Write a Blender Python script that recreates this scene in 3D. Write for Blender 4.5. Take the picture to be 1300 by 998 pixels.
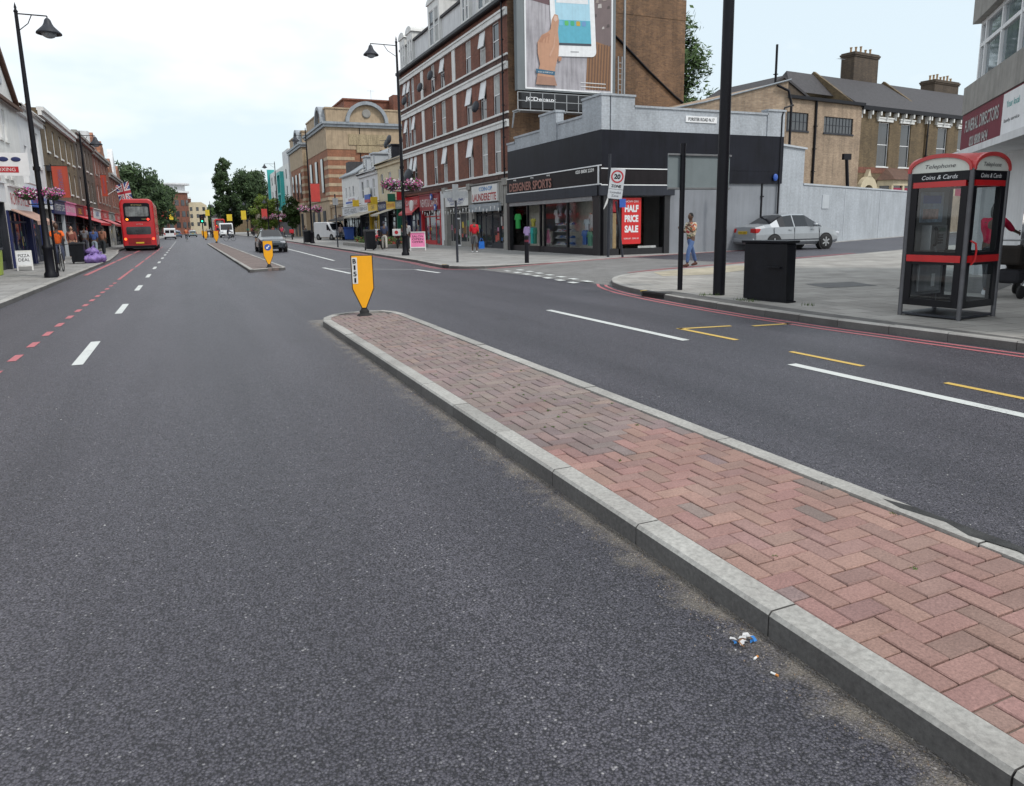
import bpy, bmesh, math, random
from mathutils import Vector, Matrix
random.seed(7)
R=math.radians; PI=math.pi
S=bpy.context.scene
for o in list(bpy.data.objects): bpy.data.objects.remove(o)
COL=S.collection
# ---------------------------------------------------------------- camera
cam=bpy.data.cameras.new('camera'); co=bpy.data.objects.new('camera',cam); COL.objects.link(co)
r_=Vector((0.91276,-0.40812,-0.01769)); u_=Vector((0.09053,0.15986,0.98298)); f_=Vector((0.39834,0.89883,-0.18286))
m=Matrix((r_,u_,-f_)).transposed().to_4x4(); m.translation=(0,0,1.6); co.matrix_world=m
cam.sensor_width=36; cam.lens=36*914/1300; cam.shift_y=-44.5/1300; cam.clip_start=.05; cam.clip_end=6000
S.camera=co
# ---------------------------------------------------------------- world, sun, exposure
SUN_EL,SUN_AZ=52,150     # degrees; azimuth clockwise from +Y
W=bpy.data.worlds.new('World'); S.world=W; W.use_nodes=True
nt=W.node_tree; nt.nodes.clear()
out=nt.nodes.new('ShaderNodeOutputWorld'); bg=nt.nodes.new('ShaderNodeBackground'); bg.inputs[1].default_value=0.1
sky=nt.nodes.new('ShaderNodeTexSky'); sky.sky_type='NISHITA'; sky.sun_disc=False; sky.sun_elevation=R(SUN_EL); sky.sun_rotation=R(SUN_AZ); sky.air_density=1.2; sky.dust_density=2.0
tc=nt.nodes.new('ShaderNodeTexCoord'); mp=nt.nodes.new('ShaderNodeMapping'); mp.inputs['Scale'].default_value=(1,1,2.6)
ns=nt.nodes.new('ShaderNodeTexNoise'); ns.inputs['Scale'].default_value=2.3; ns.inputs['Detail'].default_value=5; ns.inputs['Roughness'].default_value=.5
cr=nt.nodes.new('ShaderNodeValToRGB'); cr.color_ramp.elements[0].position=.40; cr.color_ramp.elements[0].color=(.62,.62,.62,1); cr.color_ramp.elements[1].position=.54; cr.color_ramp.elements[1].color=(.98,.98,.98,1)
mx=nt.nodes.new('ShaderNodeMixRGB'); mx.inputs[2].default_value=(8.7,8.9,9.15,1)
sc=nt.nodes.new('ShaderNodeMixRGB'); sc.blend_type='MULTIPLY'; sc.inputs[0].default_value=1; sc.inputs[2].default_value=(1.6,1.6,1.6,1)
L=nt.links.new
c2=nt.nodes.new('ShaderNodeValToRGB'); c2.color_ramp.elements[0].position=.43; c2.color_ramp.elements[0].color=(5.9,6.8,7.3,1); c2.color_ramp.elements[1].position=.57; c2.color_ramp.elements[1].color=(8.2,8.3,8.4,1)
L(tc.outputs['Generated'],mp.inputs[0]); L(mp.outputs[0],ns.inputs[0]); L(ns.outputs[0],cr.inputs[0]); L(ns.outputs[0],c2.inputs[0]); mx.inputs[0].default_value=.88; L(c2.outputs[0],mx.inputs[2]); L(sky.outputs[0],sc.inputs[1]); L(sc.outputs[0],mx.inputs[1]); L(mx.outputs[0],bg.inputs[0]); L(bg.outputs[0],out.inputs[0])
sl=bpy.data.lights.new('sun','SUN'); sl.energy=1.5; sl.angle=R(10); sl.color=(1,.97,.92)
so=bpy.data.objects.new('sun',sl); COL.objects.link(so)
az=R(SUN_AZ); el=R(SUN_EL); sd=Vector((math.sin(az)*math.cos(el),math.cos(az)*math.cos(el),math.sin(el)))
so.rotation_euler=sd.to_track_quat('Z','Y').to_euler()
S.view_settings.view_transform='Standard'; S.view_settings.look='None'; S.view_settings.exposure=0.45; S.view_settings.gamma=1; S.view_settings.use_curve_mapping=False
S.render.engine='CYCLES'
# ---------------------------------------------------------------- materials
def nodes(name):
    m=bpy.data.materials.new(name); m.use_nodes=True; t=m.node_tree; b=t.nodes['Principled BSDF']; return m,t,b
def N(t,typ,**k):
    n=t.nodes.new(typ)
    for a,v in k.items():
        if a.startswith('i_'):
            key=a[2:]; n.inputs[int(key) if key.isdigit() else key.replace('_',' ')].default_value=v
        else: setattr(n,a,v)
    return n
def rgb(c): return (c[0],c[1],c[2],1)
def sc_(c,k): return (min(1,c[0]*k),min(1,c[1]*k),min(1,c[2]*k),1)
def ramp(t,els):
    n=t.nodes.new('ShaderNodeValToRGB'); e=n.color_ramp.elements
    while len(e)<len(els): e.new(.5)
    for i,(p,c) in enumerate(els): e[i].position=p; e[i].color=c if len(c)==4 else rgb(c)
    return n
MC={}
def mat(name,c,rough=.6,var=.18,scale=3.,bump=0.,bscale=40.,metal=0.,spec=.5,coat=0.):
    """painted / stone / cloth surface with mottled wear"""
    if name in MC: return MC[name]
    m,t,b=nodes(name); l=t.links.new
    tcn=N(t,'ShaderNodeTexCoord')
    n1=N(t,'ShaderNodeTexNoise',i_Scale=scale,i_Detail=6.,i_Roughness=.65); l(tcn.outputs['Object'],n1.inputs[0])
    rp=ramp(t,[(.3,sc_(c,1-var)),(.7,sc_(c,1+var*.7))]); l(n1.outputs[0],rp.inputs[0])
    ms_=N(t,'ShaderNodeMapping'); ms_.inputs['Scale'].default_value=(5,5,.35); l(tcn.outputs['Object'],ms_.inputs[0]); n9=N(t,'ShaderNodeTexNoise',i_Scale=1.,i_Detail=5.,i_Roughness=.6); l(ms_.outputs[0],n9.inputs[0]); r9=ramp(t,[(.3,(1-var*1.1,)*3),(.55,(1,1,1))]); l(n9.outputs[0],r9.inputs[0]); mu=N(t,'ShaderNodeMixRGB',blend_type='MULTIPLY'); mu.inputs[0].default_value=1; l(rp.outputs[0],mu.inputs[1]); l(r9.outputs[0],mu.inputs[2]); l(mu.outputs[0],b.inputs['Base Color'])
    b.inputs['Roughness'].default_value=rough; b.inputs['Metallic'].default_value=metal; b.inputs['Specular IOR Level'].default_value=spec
    b.inputs['Coat Weight'].default_value=coat; b.inputs['Coat Roughness'].default_value=.08
    if bump:
        n2=N(t,'ShaderNodeTexNoise',i_Scale=bscale,i_Detail=4.); l(tcn.outputs['Object'],n2.inputs[0])
        bp=N(t,'ShaderNodeBump',i_Strength=bump,i_Distance=.02); l(n2.outputs[0],bp.inputs['Height']); l(bp.outputs[0],b.inputs['Normal'])
    MC[name]=m; return m
def brick(name,c1,c2,mortar,bw=.225,bh=.075,stain=.35):
    if name in MC: return MC[name]
    m,t,b=nodes(name); l=t.links.new
    tcn=N(t,'ShaderNodeTexCoord'); sx=N(t,'ShaderNodeSeparateXYZ'); l(tcn.outputs['Object'],sx.inputs[0])
    ad=N(t,'ShaderNodeMath',operation='ADD'); l(sx.outputs[0],ad.inputs[0]); l(sx.outputs[1],ad.inputs[1])
    cb=N(t,'ShaderNodeCombineXYZ'); l(ad.outputs[0],cb.inputs[0]); l(sx.outputs[2],cb.inputs[1])
    br=N(t,'ShaderNodeTexBrick',i_Scale=1.,i_Mortar_Size=.006,i_Mortar_Smooth=.3,i_Bias=0.,i_Brick_Width=bw,i_Row_Height=bh)
    br.inputs['Color1'].default_value=rgb(c1); br.inputs['Color2'].default_value=rgb(c2); br.inputs['Mortar'].default_value=rgb(mortar)
    l(cb.outputs[0],br.inputs[0])
    n1=N(t,'ShaderNodeTexNoise',i_Scale=.55,i_Detail=8.,i_Roughness=.7); l(tcn.outputs['Object'],n1.inputs[0])
    rp=ramp(t,[(.32,(1-stain,1-stain,1-stain)),(.62,(1.0,1.0,1.0)),(.8,(1.,.97,.92))]); l(n1.outputs[0],rp.inputs[0])
    n3=N(t,'ShaderNodeTexNoise',i_Scale=9.,i_Detail=3.); l(cb.outputs[0],n3.inputs[0])
    rp3=ramp(t,[(.3,(.78,.76,.76)),(.7,(1.,1.,1.))]); l(n3.outputs[0],rp3.inputs[0])
    mm=N(t,'ShaderNodeMixRGB',blend_type='MULTIPLY'); mm.inputs[0].default_value=1; l(br.outputs[0],mm.inputs[1]); l(rp.outputs[0],mm.inputs[2])
    m2=N(t,'ShaderNodeMixRGB',blend_type='MULTIPLY'); m2.inputs[0].default_value=1; l(mm.outputs[0],m2.inputs[1]); l(rp3.outputs[0],m2.inputs[2])
    ms_=N(t,'ShaderNodeMapping'); ms_.inputs['Scale'].default_value=(2.5,2.5,.22); l(tcn.outputs['Object'],ms_.inputs[0]); n9=N(t,'ShaderNodeTexNoise',i_Scale=1.,i_Detail=6.,i_Roughness=.65); l(ms_.outputs[0],n9.inputs[0]); r9=ramp(t,[(.35,(1-stain*.7,)*3),(.56,(1,1,1))]); l(n9.outputs[0],r9.inputs[0]); m7=N(t,'ShaderNodeMixRGB',blend_type='MULTIPLY'); m7.inputs[0].default_value=1; l(m2.outputs[0],m7.inputs[1]); l(r9.outputs[0],m7.inputs[2]); m2=m7
    l(m2.outputs[0],b.inputs['Base Color']); b.inputs['Roughness'].default_value=.85
    bp=N(t,'ShaderNodeBump',i_Strength=.4,i_Distance=.01,invert=True); l(br.outputs['Fac'],bp.inputs['Height']); l(bp.outputs[0],b.inputs['Normal'])
    MC[name]=m; return m
def vcol(name,rough=.8,bump=0.,bs=120.,att='col',mot=.2):
    m,t,b=nodes(name); l=t.links.new
    a=N(t,'ShaderNodeAttribute',attribute_name=att); tcn=N(t,'ShaderNodeTexCoord')
    n=N(t,'ShaderNodeTexNoise',i_Scale=bs,i_Detail=5.,i_Roughness=.7); l(tcn.outputs['Object'],n.inputs[0])
    nb=N(t,'ShaderNodeTexNoise',i_Scale=2.2,i_Detail=6.,i_Roughness=.7); l(tcn.outputs['Object'],nb.inputs[0])
    rp=ramp(t,[(.3,(1-mot,)*3),(.7,(1,1,1))]); l(n.outputs[0],rp.inputs[0])
    rq=ramp(t,[(.3,(.72,.70,.70)),(.65,(1,1,1))]); l(nb.outputs[0],rq.inputs[0])
    mm=N(t,'ShaderNodeMixRGB',blend_type='MULTIPLY'); mm.inputs[0].default_value=1; l(a.outputs[0],mm.inputs[1]); l(rp.outputs[0],mm.inputs[2])
    m2=N(t,'ShaderNodeMixRGB',blend_type='MULTIPLY'); m2.inputs[0].default_value=1; l(mm.outputs[0],m2.inputs[1]); l(rq.outputs[0],m2.inputs[2])
    l(m2.outputs[0],b.inputs['Base Color']); b.inputs['Roughness'].default_value=rough
    if bump:
        bp=N(t,'ShaderNodeBump',i_Strength=bump,i_Distance=.004); l(n.outputs[0],bp.inputs['Height']); l(bp.outputs[0],b.inputs['Normal'])
    return m
def glass(name,tint=(.8,.86,.86),fac=.16,bl=.25):
    if name in MC: return MC[name]
    m=bpy.data.materials.new(name); m.use_nodes=True; t=m.node_tree; t.nodes.clear(); l=t.links.new
    o=N(t,'ShaderNodeOutputMaterial'); tr=N(t,'ShaderNodeBsdfTransparent'); tr.inputs[0].default_value=rgb(tint)
    gl=N(t,'ShaderNodeBsdfGlossy',i_Roughness=.03); lw=N(t,'ShaderNodeLayerWeight',i_Blend=bl); mr=N(t,'ShaderNodeMath',operation='ADD'); mr.inputs[1].default_value=fac; mr.use_clamp=True
    mx=N(t,'ShaderNodeMixShader'); l(lw.outputs['Fresnel'],mr.inputs[0]); l(mr.outputs[0],mx.inputs[0]); l(tr.outputs[0],mx.inputs[1]); l(gl.outputs[0],mx.inputs[2]); l(mx.outputs[0],o.inputs[0])
    MC[name]=m; return m
def emit(name,c,s):
    if name in MC: return MC[name]
    m,t,b=nodes(name); b.inputs['Base Color'].default_value=rgb(c); b.inputs['Emission Color'].default_value=rgb(c); b.inputs['Emission Strength'].default_value=s; MC[name]=m; return m
# asphalt: coated dark chippings, pale worn stones, binder pits, wheel polish
def asphalt():
    m,t,b=nodes('asphalt'); l=t.links.new
    tcn=N(t,'ShaderNodeTexCoord'); P=tcn.outputs['Object']
    v=N(t,'ShaderNodeTexVoronoi',i_Scale=105.,i_Randomness=1.); l(P,v.inputs[0])
    v2=N(t,'ShaderNodeTexVoronoi',i_Scale=190.); l(P,v2.inputs[0])
    sx=N(t,'ShaderNodeSeparateColor'); l(v.outputs['Color'],sx.inputs[0])
    rp=ramp(t,[(0,(.056,.053,.069)),(.5,(.087,.083,.104)),(.9,(.116,.111,.134)),(.985,(.15,.145,.165)),(.998,(.33,.32,.33))]); l(sx.outputs[0],rp.inputs[0])
    rd=ramp(t,[(.0,(1.08,1.08,1.08)),(.42,(.9,.9,.9)),(.70,(.20,.20,.22))]); l(v.outputs['Distance'],rd.inputs[0])
    mm=N(t,'ShaderNodeMixRGB',blend_type='MULTIPLY'); mm.inputs[0].default_value=1.; l(rp.outputs[0],mm.inputs[1]); l(rd.outputs[0],mm.inputs[2])
    # mid patches
    mp=N(t,'ShaderNodeMapping'); mp.inputs['Scale'].default_value=(1,.22,1); l(P,mp.inputs[0])
    n1=N(t,'ShaderNodeTexNoise',i_Scale=1.1,i_Detail=7.,i_Roughness=.62); l(mp.outputs[0],n1.inputs[0])
    rn=ramp(t,[(.28,(.74,.74,.76)),(.72,(1.12,1.12,1.10))]); l(n1.outputs[0],rn.inputs[0])
    m2=N(t,'ShaderNodeMixRGB',blend_type='MULTIPLY'); m2.inputs[0].default_value=1.; l(mm.outputs[0],m2.inputs[1]); l(rn.outputs[0],m2.inputs[2])
    n4=N(t,'ShaderNodeTexNoise',i_Scale=14.,i_Detail=4.); l(P,n4.inputs[0])
    r4=ramp(t,[(.3,(.86,.86,.86)),(.7,(1.1,1.1,1.1))]); l(n4.outputs[0],r4.inputs[0])
    m4=N(t,'ShaderNodeMixRGB',blend_type='MULTIPLY'); m4.inputs[0].default_value=1.; l(m2.outputs[0],m4.inputs[1]); l(r4.outputs[0],m4.inputs[2])
    mt_=N(t,'ShaderNodeMapping'); mt_.inputs['Scale'].default_value=(1.,.012,1); l(P,mt_.inputs[0]); nt_=N(t,'ShaderNodeTexNoise',i_Scale=1.5,i_Detail=2.); l(mt_.outputs[0],nt_.inputs[0]); rt_=ramp(t,[(.35,(.86,.86,.87)),(.62,(1.13,1.12,1.11))]); l(nt_.outputs[0],rt_.inputs[0])
    m5=N(t,'ShaderNodeMixRGB',blend_type='MULTIPLY'); m5.inputs[0].default_value=1.; l(m4.outputs[0],m5.inputs[1]); l(rt_.outputs[0],m5.inputs[2]); m4=m5
    vo=N(t,'ShaderNodeTexVoronoi',i_Scale=.55); l(P,vo.inputs[0]); ro=ramp(t,[(.03,(.72,.72,.72)),(.10,(1,1,1))]); l(vo.outputs['Distance'],ro.inputs[0]); m6=N(t,'ShaderNodeMixRGB',blend_type='MULTIPLY'); m6.inputs[0].default_value=1.; l(m4.outputs[0],m6.inputs[1]); l(ro.outputs[0],m6.inputs[2]); m4=m6
    # dust lying along the island kerb
    sp=N(t,'ShaderNodeSeparateXYZ'); l(P,sp.inputs[0])
    dx=N(t,'ShaderNodeMath',operation='SUBTRACT'); dx.inputs[0].default_value=1.9; l(sp.outputs[0],dx.inputs[1])
    n5=N(t,'ShaderNodeTexNoise',i_Scale=5.,i_Detail=6.,i_Roughness=.7); l(P,n5.inputs[0])
    ms=N(t,'ShaderNodeMath',operation='MULTIPLY_ADD'); ms.inputs[1].default_value=.75; l(n5.outputs[0],ms.inputs[0]); ms.inputs[2].default_value=-.235
    df=N(t,'ShaderNodeMath',operation='SUBTRACT'); l(ms.outputs[0],df.inputs[0]); l(dx.outputs[0],df.inputs[1])
    gt=N(t,'ShaderNodeMath',operation='GREATER_THAN'); l(dx.outputs[0],gt.inputs[0]); gt.inputs[1].default_value=-.3
    rd2=ramp(t,[(.0,(0,0,0)),(.2,(.62,.62,.62))]); l(df.outputs[0],rd2.inputs[0])
    yl=N(t,'ShaderNodeMath',operation='LESS_THAN'); l(sp.outputs[1],yl.inputs[0]); yl.inputs[1].default_value=12.9
    mk=N(t,'ShaderNodeMath',operation='MULTIPLY'); l(rd2.outputs[0],mk.inputs[0]); l(gt.outputs[0],mk.inputs[1])
    mk2=N(t,'ShaderNodeMath',operation='MULTIPLY'); l(mk.outputs[0],mk2.inputs[0]); l(yl.outputs[0],mk2.inputs[1])
    rdc=ramp(t,[(0,(.13,.115,.095)),(1,(.33,.29,.235))]); l(v2.outputs['Distance'],rdc.inputs[0])
    md=N(t,'ShaderNodeMixRGB'); l(mk2.outputs[0],md.inputs[0]); l(m4.outputs[0],md.inputs[1]); l(rdc.outputs[0],md.inputs[2])
    l(md.outputs[0],b.inputs['Base Color']); b.inputs['Roughness'].default_value=.48; b.inputs['Specular IOR Level'].default_value=.6
    ad=N(t,'ShaderNodeMath',operation='MULTIPLY_ADD'); l(v.outputs['Distance'],ad.inputs[0]); ad.inputs[1].default_value=1.; 
    vv=N(t,'ShaderNodeMath',operation='MULTIPLY'); l(v2.outputs['Distance'],vv.inputs[0]); vv.inputs[1].default_value=.5; l(vv.outputs[0],ad.inputs[2])
    bp=N(t,'ShaderNodeBump',i_Strength=1.,i_Distance=.007,invert=True); l(ad.outputs[0],bp.inputs['Height']); l(bp.outputs[0],b.inputs['Normal'])
    return m
def slabs(name,c,w,h,joint,rot=0.):
    m,t,b=nodes(name); l=t.links.new
    tcn=N(t,'ShaderNodeTexCoord'); mp=N(t,'ShaderNodeMapping'); mp.inputs['Rotation'].default_value=(0,0,rot); l(tcn.outputs['Object'],mp.inputs[0])
    br=N(t,'ShaderNodeTexBrick',i_Scale=1.,i_Mortar_Size=.008,i_Mortar_Smooth=.2,i_Brick_Width=w,i_Row_Height=h)
    br.inputs['Color1'].default_value=sc_(c,.86); br.inputs['Color2'].default_value=sc_(c,1.1); br.inputs['Mortar'].default_value=rgb(joint); l(mp.outputs[0],br.inputs[0])
    n=N(t,'ShaderNodeTexNoise',i_Scale=.8,i_Detail=8.,i_Roughness=.7); l(tcn.outputs['Object'],n.inputs[0])
    rp=ramp(t,[(.3,(.68,.67,.66)),(.6,(1,1,1))]); l(n.outputs[0],rp.inputs[0])
    n2=N(t,'ShaderNodeTexVoronoi',i_Scale=5.); l(tcn.outputs['Object'],n2.inputs[0])
    rp2=ramp(t,[(.05,(.55,.54,.53)),(.1,(1,1,1))]); l(n2.outputs['Distance'],rp2.inputs[0])   # trodden gum spots
    mm=N(t,'ShaderNodeMixRGB',blend_type='MULTIPLY'); mm.inputs[0].default_value=1; l(br.outputs[0],mm.inputs[1]); l(rp.outputs[0],mm.inputs[2])
    m2=N(t,'ShaderNodeMixRGB',blend_type='MULTIPLY'); m2.inputs[0].default_value=.6; l(mm.outputs[0],m2.inputs[1]); l(rp2.outputs[0],m2.inputs[2])
    l(m2.outputs[0],b.inputs['Base Color']); b.inputs['Roughness'].default_value=.8
    bp=N(t,'ShaderNodeBump',i_Strength=.3,i_Distance=.01,invert=True); l(br.outputs['Fac'],bp.inputs['Height']); l(bp.outputs[0],b.inputs['Normal'])
    return m
def paint(name,c,wear=.4):
    """road paint with aggregate showing through the worn bits"""
    if name in MC: return MC[name]
    m,t,b=nodes(name); l=t.links.new
    tcn=N(t,'ShaderNodeTexCoord'); n=N(t,'ShaderNodeTexNoise',i_Scale=45.,i_Detail=5.,i_Roughness=.8); l(tcn.outputs['Object'],n.inputs[0])
    n2=N(t,'ShaderNodeTexNoise',i_Scale=2.,i_Detail=4.); l(tcn.outputs['Object'],n2.inputs[0])
    ad=N(t,'ShaderNodeMath',operation='MULTIPLY_ADD'); ad.inputs[1].default_value=.5; l(n2.outputs[0],ad.inputs[0]); l(n.outputs[0],ad.inputs[2])
    rp=ramp(t,[(wear+.12,(.12,.12,.13)),(wear+.24,sc_(c,.85)),(.95,rgb(c))]); l(ad.outputs[0],rp.inputs[0]); l(rp.outputs[0],b.inputs['Base Color']); b.inputs['Roughness'].default_value=.7
    MC[name]=m; return m
def leafmat(name,c):
    if name in MC: return MC[name]
    m,t,b=nodes(name); l=t.links.new
    a=N(t,'ShaderNodeAttribute',attribute_name='col'); l(a.outputs[0],b.inputs['Base Color']); b.inputs['Roughness'].default_value=.6
    b.inputs['Specular IOR Level'].default_value=.25
    m['c']=c; MC[name]=m; return m
# ---------------------------------------------------------------- mesh builder
class MB:
    def __init__(s): s.v=[]; s.f=[]; s.mi=[]; s.M=Matrix.Identity(4); s.cols=[]; s.sm=[]
    def add(s,vs,fs,mi=0,col=None,smooth=False):
        n=len(s.v); s.v+=[s.M@Vector(v) for v in vs]
        for f in fs: s.f.append([n+i for i in f]); s.mi.append(mi); s.cols.append(col); s.sm.append(smooth)
        return s
    def box(s,x0,x1,y0,y1,z0,z1,mi=0,col=None):
        vs=[(x0,y0,z0),(x1,y0,z0),(x1,y1,z0),(x0,y1,z0),(x0,y0,z1),(x1,y0,z1),(x1,y1,z1),(x0,y1,z1)]
        return s.add(vs,[(3,2,1,0),(4,5,6,7),(0,1,5,4),(1,2,6,5),(2,3,7,6),(3,0,4,7)],mi,col)
    def prism(s,poly,z0,z1,mi=0,col=None):          # poly in xy
        a=sum(poly[i][0]*poly[(i+1)%len(poly)][1]-poly[(i+1)%len(poly)][0]*poly[i][1] for i in range(len(poly)))
        if a<0: poly=poly[::-1]
        n=len(poly); vs=[(p[0],p[1],z0) for p in poly]+[(p[0],p[1],z1) for p in poly]
        return s.add(vs,[tuple(range(n-1,-1,-1)),tuple(range(n,2*n))]+[(i,(i+1)%n,n+(i+1)%n,n+i) for i in range(n)],mi,col)
    def slab(s,poly,y0,y1,mi=0,col=None):           # poly in xz, thickness along y
        a=sum(poly[i][0]*poly[(i+1)%len(poly)][1]-poly[(i+1)%len(poly)][0]*poly[i][1] for i in range(len(poly)))
        if a<0: poly=poly[::-1]
        n=len(poly); vs=[(p[0],y0,p[1]) for p in poly]+[(p[0],y1,p[1]) for p in poly]
        return s.add(vs,[tuple(range(n)),tuple(range(2*n-1,n-1,-1))]+[((i+1)%n,i,n+i,n+(i+1)%n) for i in range(n)],mi,col)
    def slabx(s,poly,x0,x1,mi=0):                   # poly in yz
        a=sum(poly[i][0]*poly[(i+1)%len(poly)][1]-poly[(i+1)%len(poly)][0]*poly[i][1] for i in range(len(poly)))
        if a<0: poly=poly[::-1]
        n=len(poly); vs=[(x0,p[0],p[1]) for p in poly]+[(x1,p[0],p[1]) for p in poly]
        return s.add(vs,[tuple(range(n-1,-1,-1)),tuple(range(n,2*n))]+[(i,(i+1)%n,n+(i+1)%n,n+i) for i in range(n)],mi)
    def quad(s,a,b,c,d,mi=0,col=None): return s.add([a,b,c,d],[(0,1,2,3)],mi,col)
    def tube(s,pts,rad,n=10,mi=0,cap=True,col=None):
        pts=[Vector(p) for p in pts]; rs=rad if isinstance(rad,(list,tuple)) else [rad]*len(pts)
        vs=[];fs=[]; up=None
        for i,p in enumerate(pts):
            d=(pts[min(i+1,len(pts)-1)]-pts[max(i-1,0)]).normalized()
            if up is None: up=Vector((0,0,1)) if abs(d.z)<.9 else Vector((1,0,0))
            a=d.cross(up).normalized(); b=a.cross(d).normalized(); up=b
            for k in range(n):
                t=2*PI*k/n; vs.append(p+a*math.cos(t)*rs[i]+b*math.sin(t)*rs[i])
        for i in range(len(pts)-1):
            for k in range(n): fs.append((i*n+k,i*n+(k+1)%n,(i+1)*n+(k+1)%n,(i+1)*n+k))
        s.add(vs,fs,mi,col,True)
        if cap: s.add(vs[:n],[tuple(range(n))],mi,col); s.add(vs[-n:],[tuple(range(n-1,-1,-1))],mi,col)
        return s
    def lathe(s,prof,c=(0,0,0),n=20,mi=0,smooth=True,col=None):
        vs=[];fs=[]
        for (r,z) in prof:
            for k in range(n): vs.append((c[0]+r*math.cos(2*PI*k/n),c[1]+r*math.sin(2*PI*k/n),c[2]+z))
        for i in range(len(prof)-1):
            for k in range(n): fs.append((i*n+k,i*n+(k+1)%n,(i+1)*n+(k+1)%n,(i+1)*n+k))
        s.add(vs,fs,mi,col,smooth); s.add(vs[:n],[tuple(range(n-1,-1,-1))],mi,col); s.add(vs[-n:],[tuple(range(n))],mi,col); return s
    def ball(s,c,r,mi=0,n=12,k=8,col=None):
        rx,ry,rz=(r,r,r) if not isinstance(r,(list,tuple)) else r
        vs=[(c[0],c[1],c[2]-rz)];fs=[]
        for i in range(1,k):
            p=PI*i/k
            for j in range(n): t=2*PI*j/n; vs.append((c[0]+rx*math.sin(p)*math.cos(t),c[1]+ry*math.sin(p)*math.sin(t),c[2]-rz*math.cos(p)))
        vs.append((c[0],c[1],c[2]+rz)); e=len(vs)-1
        for j in range(n): fs.append((0,1+(j+1)%n,1+j)); fs.append((e,e-n+j,e-n+(j+1)%n))
        for i in range(k-2):
            for j in range(n): a=1+i*n; fs.append((a+j,a+(j+1)%n,a+n+(j+1)%n,a+n+j))
        return s.add(vs,fs,mi,col,True)
    def build(s,name,mats,parent=None,bevel=0,merge=False):
        me=bpy.data.meshes.new(name); me.from_pydata([tuple(v) for v in s.v],[],s.f)
        if not isinstance(mats,(list,tuple)): mats=[mats]
        for q in mats: me.materials.append(q)
        me.polygons.foreach_set('material_index',s.mi); me.polygons.foreach_set('use_smooth',s.sm)
        if any(c is not None for c in s.cols):
            ca=me.color_attributes.new('col','FLOAT_COLOR','CORNER'); buf=[]
            for p,c in zip(me.polygons,s.cols):
                c=c or (.5,.5,.5)
                for _ in range(p.loop_total): buf+= [c[0],c[1],c[2],1]
            ca.data.foreach_set('color',buf)
        me.validate(); me.update()
        o=bpy.data.objects.new(name,me); COL.objects.link(o)
        if parent: o.parent=parent
        if bevel:
            b=o.modifiers.new('bevel','BEVEL'); b.width=bevel; b.segments=2; b.limit_method='ANGLE'; b.angle_limit=R(35); b.harden_normals=False
        return o
def tag(o,label=None,cat=None,group=None,kind=None):
    if label: o['label']=label
    if cat: o['category']=cat
    if group: o['group']=group
    if kind: o['kind']=kind
    return o
def thing(name,label,cat,loc=(0,0,0),rz=0.,group=None,sc=1.,kind=None):
    o=bpy.data.objects.new(name,None); COL.objects.link(o); o.location=loc; o.rotation_euler=(0,0,rz); o.scale=(sc,)*3; o.empty_display_size=.2
    return tag(o,label,cat,group,kind)
def dup(root,label=None,loc=None,rz=None,group=None,sc=None):
    c=root.copy(); COL.objects.link(c)
    if label: c['label']=label
    if group: c['group']=group
    if loc is not None: c.location=loc
    if rz is not None: c.rotation_euler=(0,0,rz)
    if sc: c.scale=(sc,)*3
    def rec(a,b):
        for ch in list(a.children):
            d=ch.copy(); COL.objects.link(d); d.parent=b; rec(ch,d)
    rec(root,c); return c
def bake(o):
    """apply modifiers into a plain mesh"""
    dg=bpy.context.evaluated_depsgraph_get(); dg.update(); e=o.evaluated_get(dg); me=bpy.data.meshes.new_from_object(e); o.modifiers.clear(); old=o.data; o.data=me; me.name=o.name; bpy.data.meshes.remove(old); return o
def lettering(body,w,h,material,parent,M,name='lettering',ext=.004,bold=0.,shear=0.,space=1.):
    """text facing local -y at M, centred, fitted into w x h"""
    cu=bpy.data.curves.new(name,'FONT'); cu.body=body; cu.align_x='CENTER'; cu.align_y='CENTER'; cu.size=1; cu.extrude=0.0; cu.offset=bold; cu.shear=shear; cu.space_character=space; cu.resolution_u=3
    t=bpy.data.objects.new(name,cu); COL.objects.link(t); dg=bpy.context.evaluated_depsgraph_get(); me=bpy.data.meshes.new_from_object(t.evaluated_get(dg)); bpy.data.objects.remove(t); bpy.data.curves.remove(cu)
    xs=[v.co.x for v in me.vertices]; ys=[v.co.y for v in me.vertices]
    if not xs: return None
    sx=w/(max(xs)-min(xs)); sy=h/(max(ys)-min(ys)); cx=(max(xs)+min(xs))/2; cy=(max(ys)+min(ys))/2
    for v in me.vertices: v.co=M@Vector(((v.co.x-cx)*sx,-ext,(v.co.y-cy)*sy))
    me.materials.append(material); o=bpy.data.objects.new(name,me); COL.objects.link(o); o.parent=parent; me.name=name; return o
def T(x,y,z,rz=0.): return Matrix.Translation((x,y,z))@Matrix.Rotation(rz,4,'Z')
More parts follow.
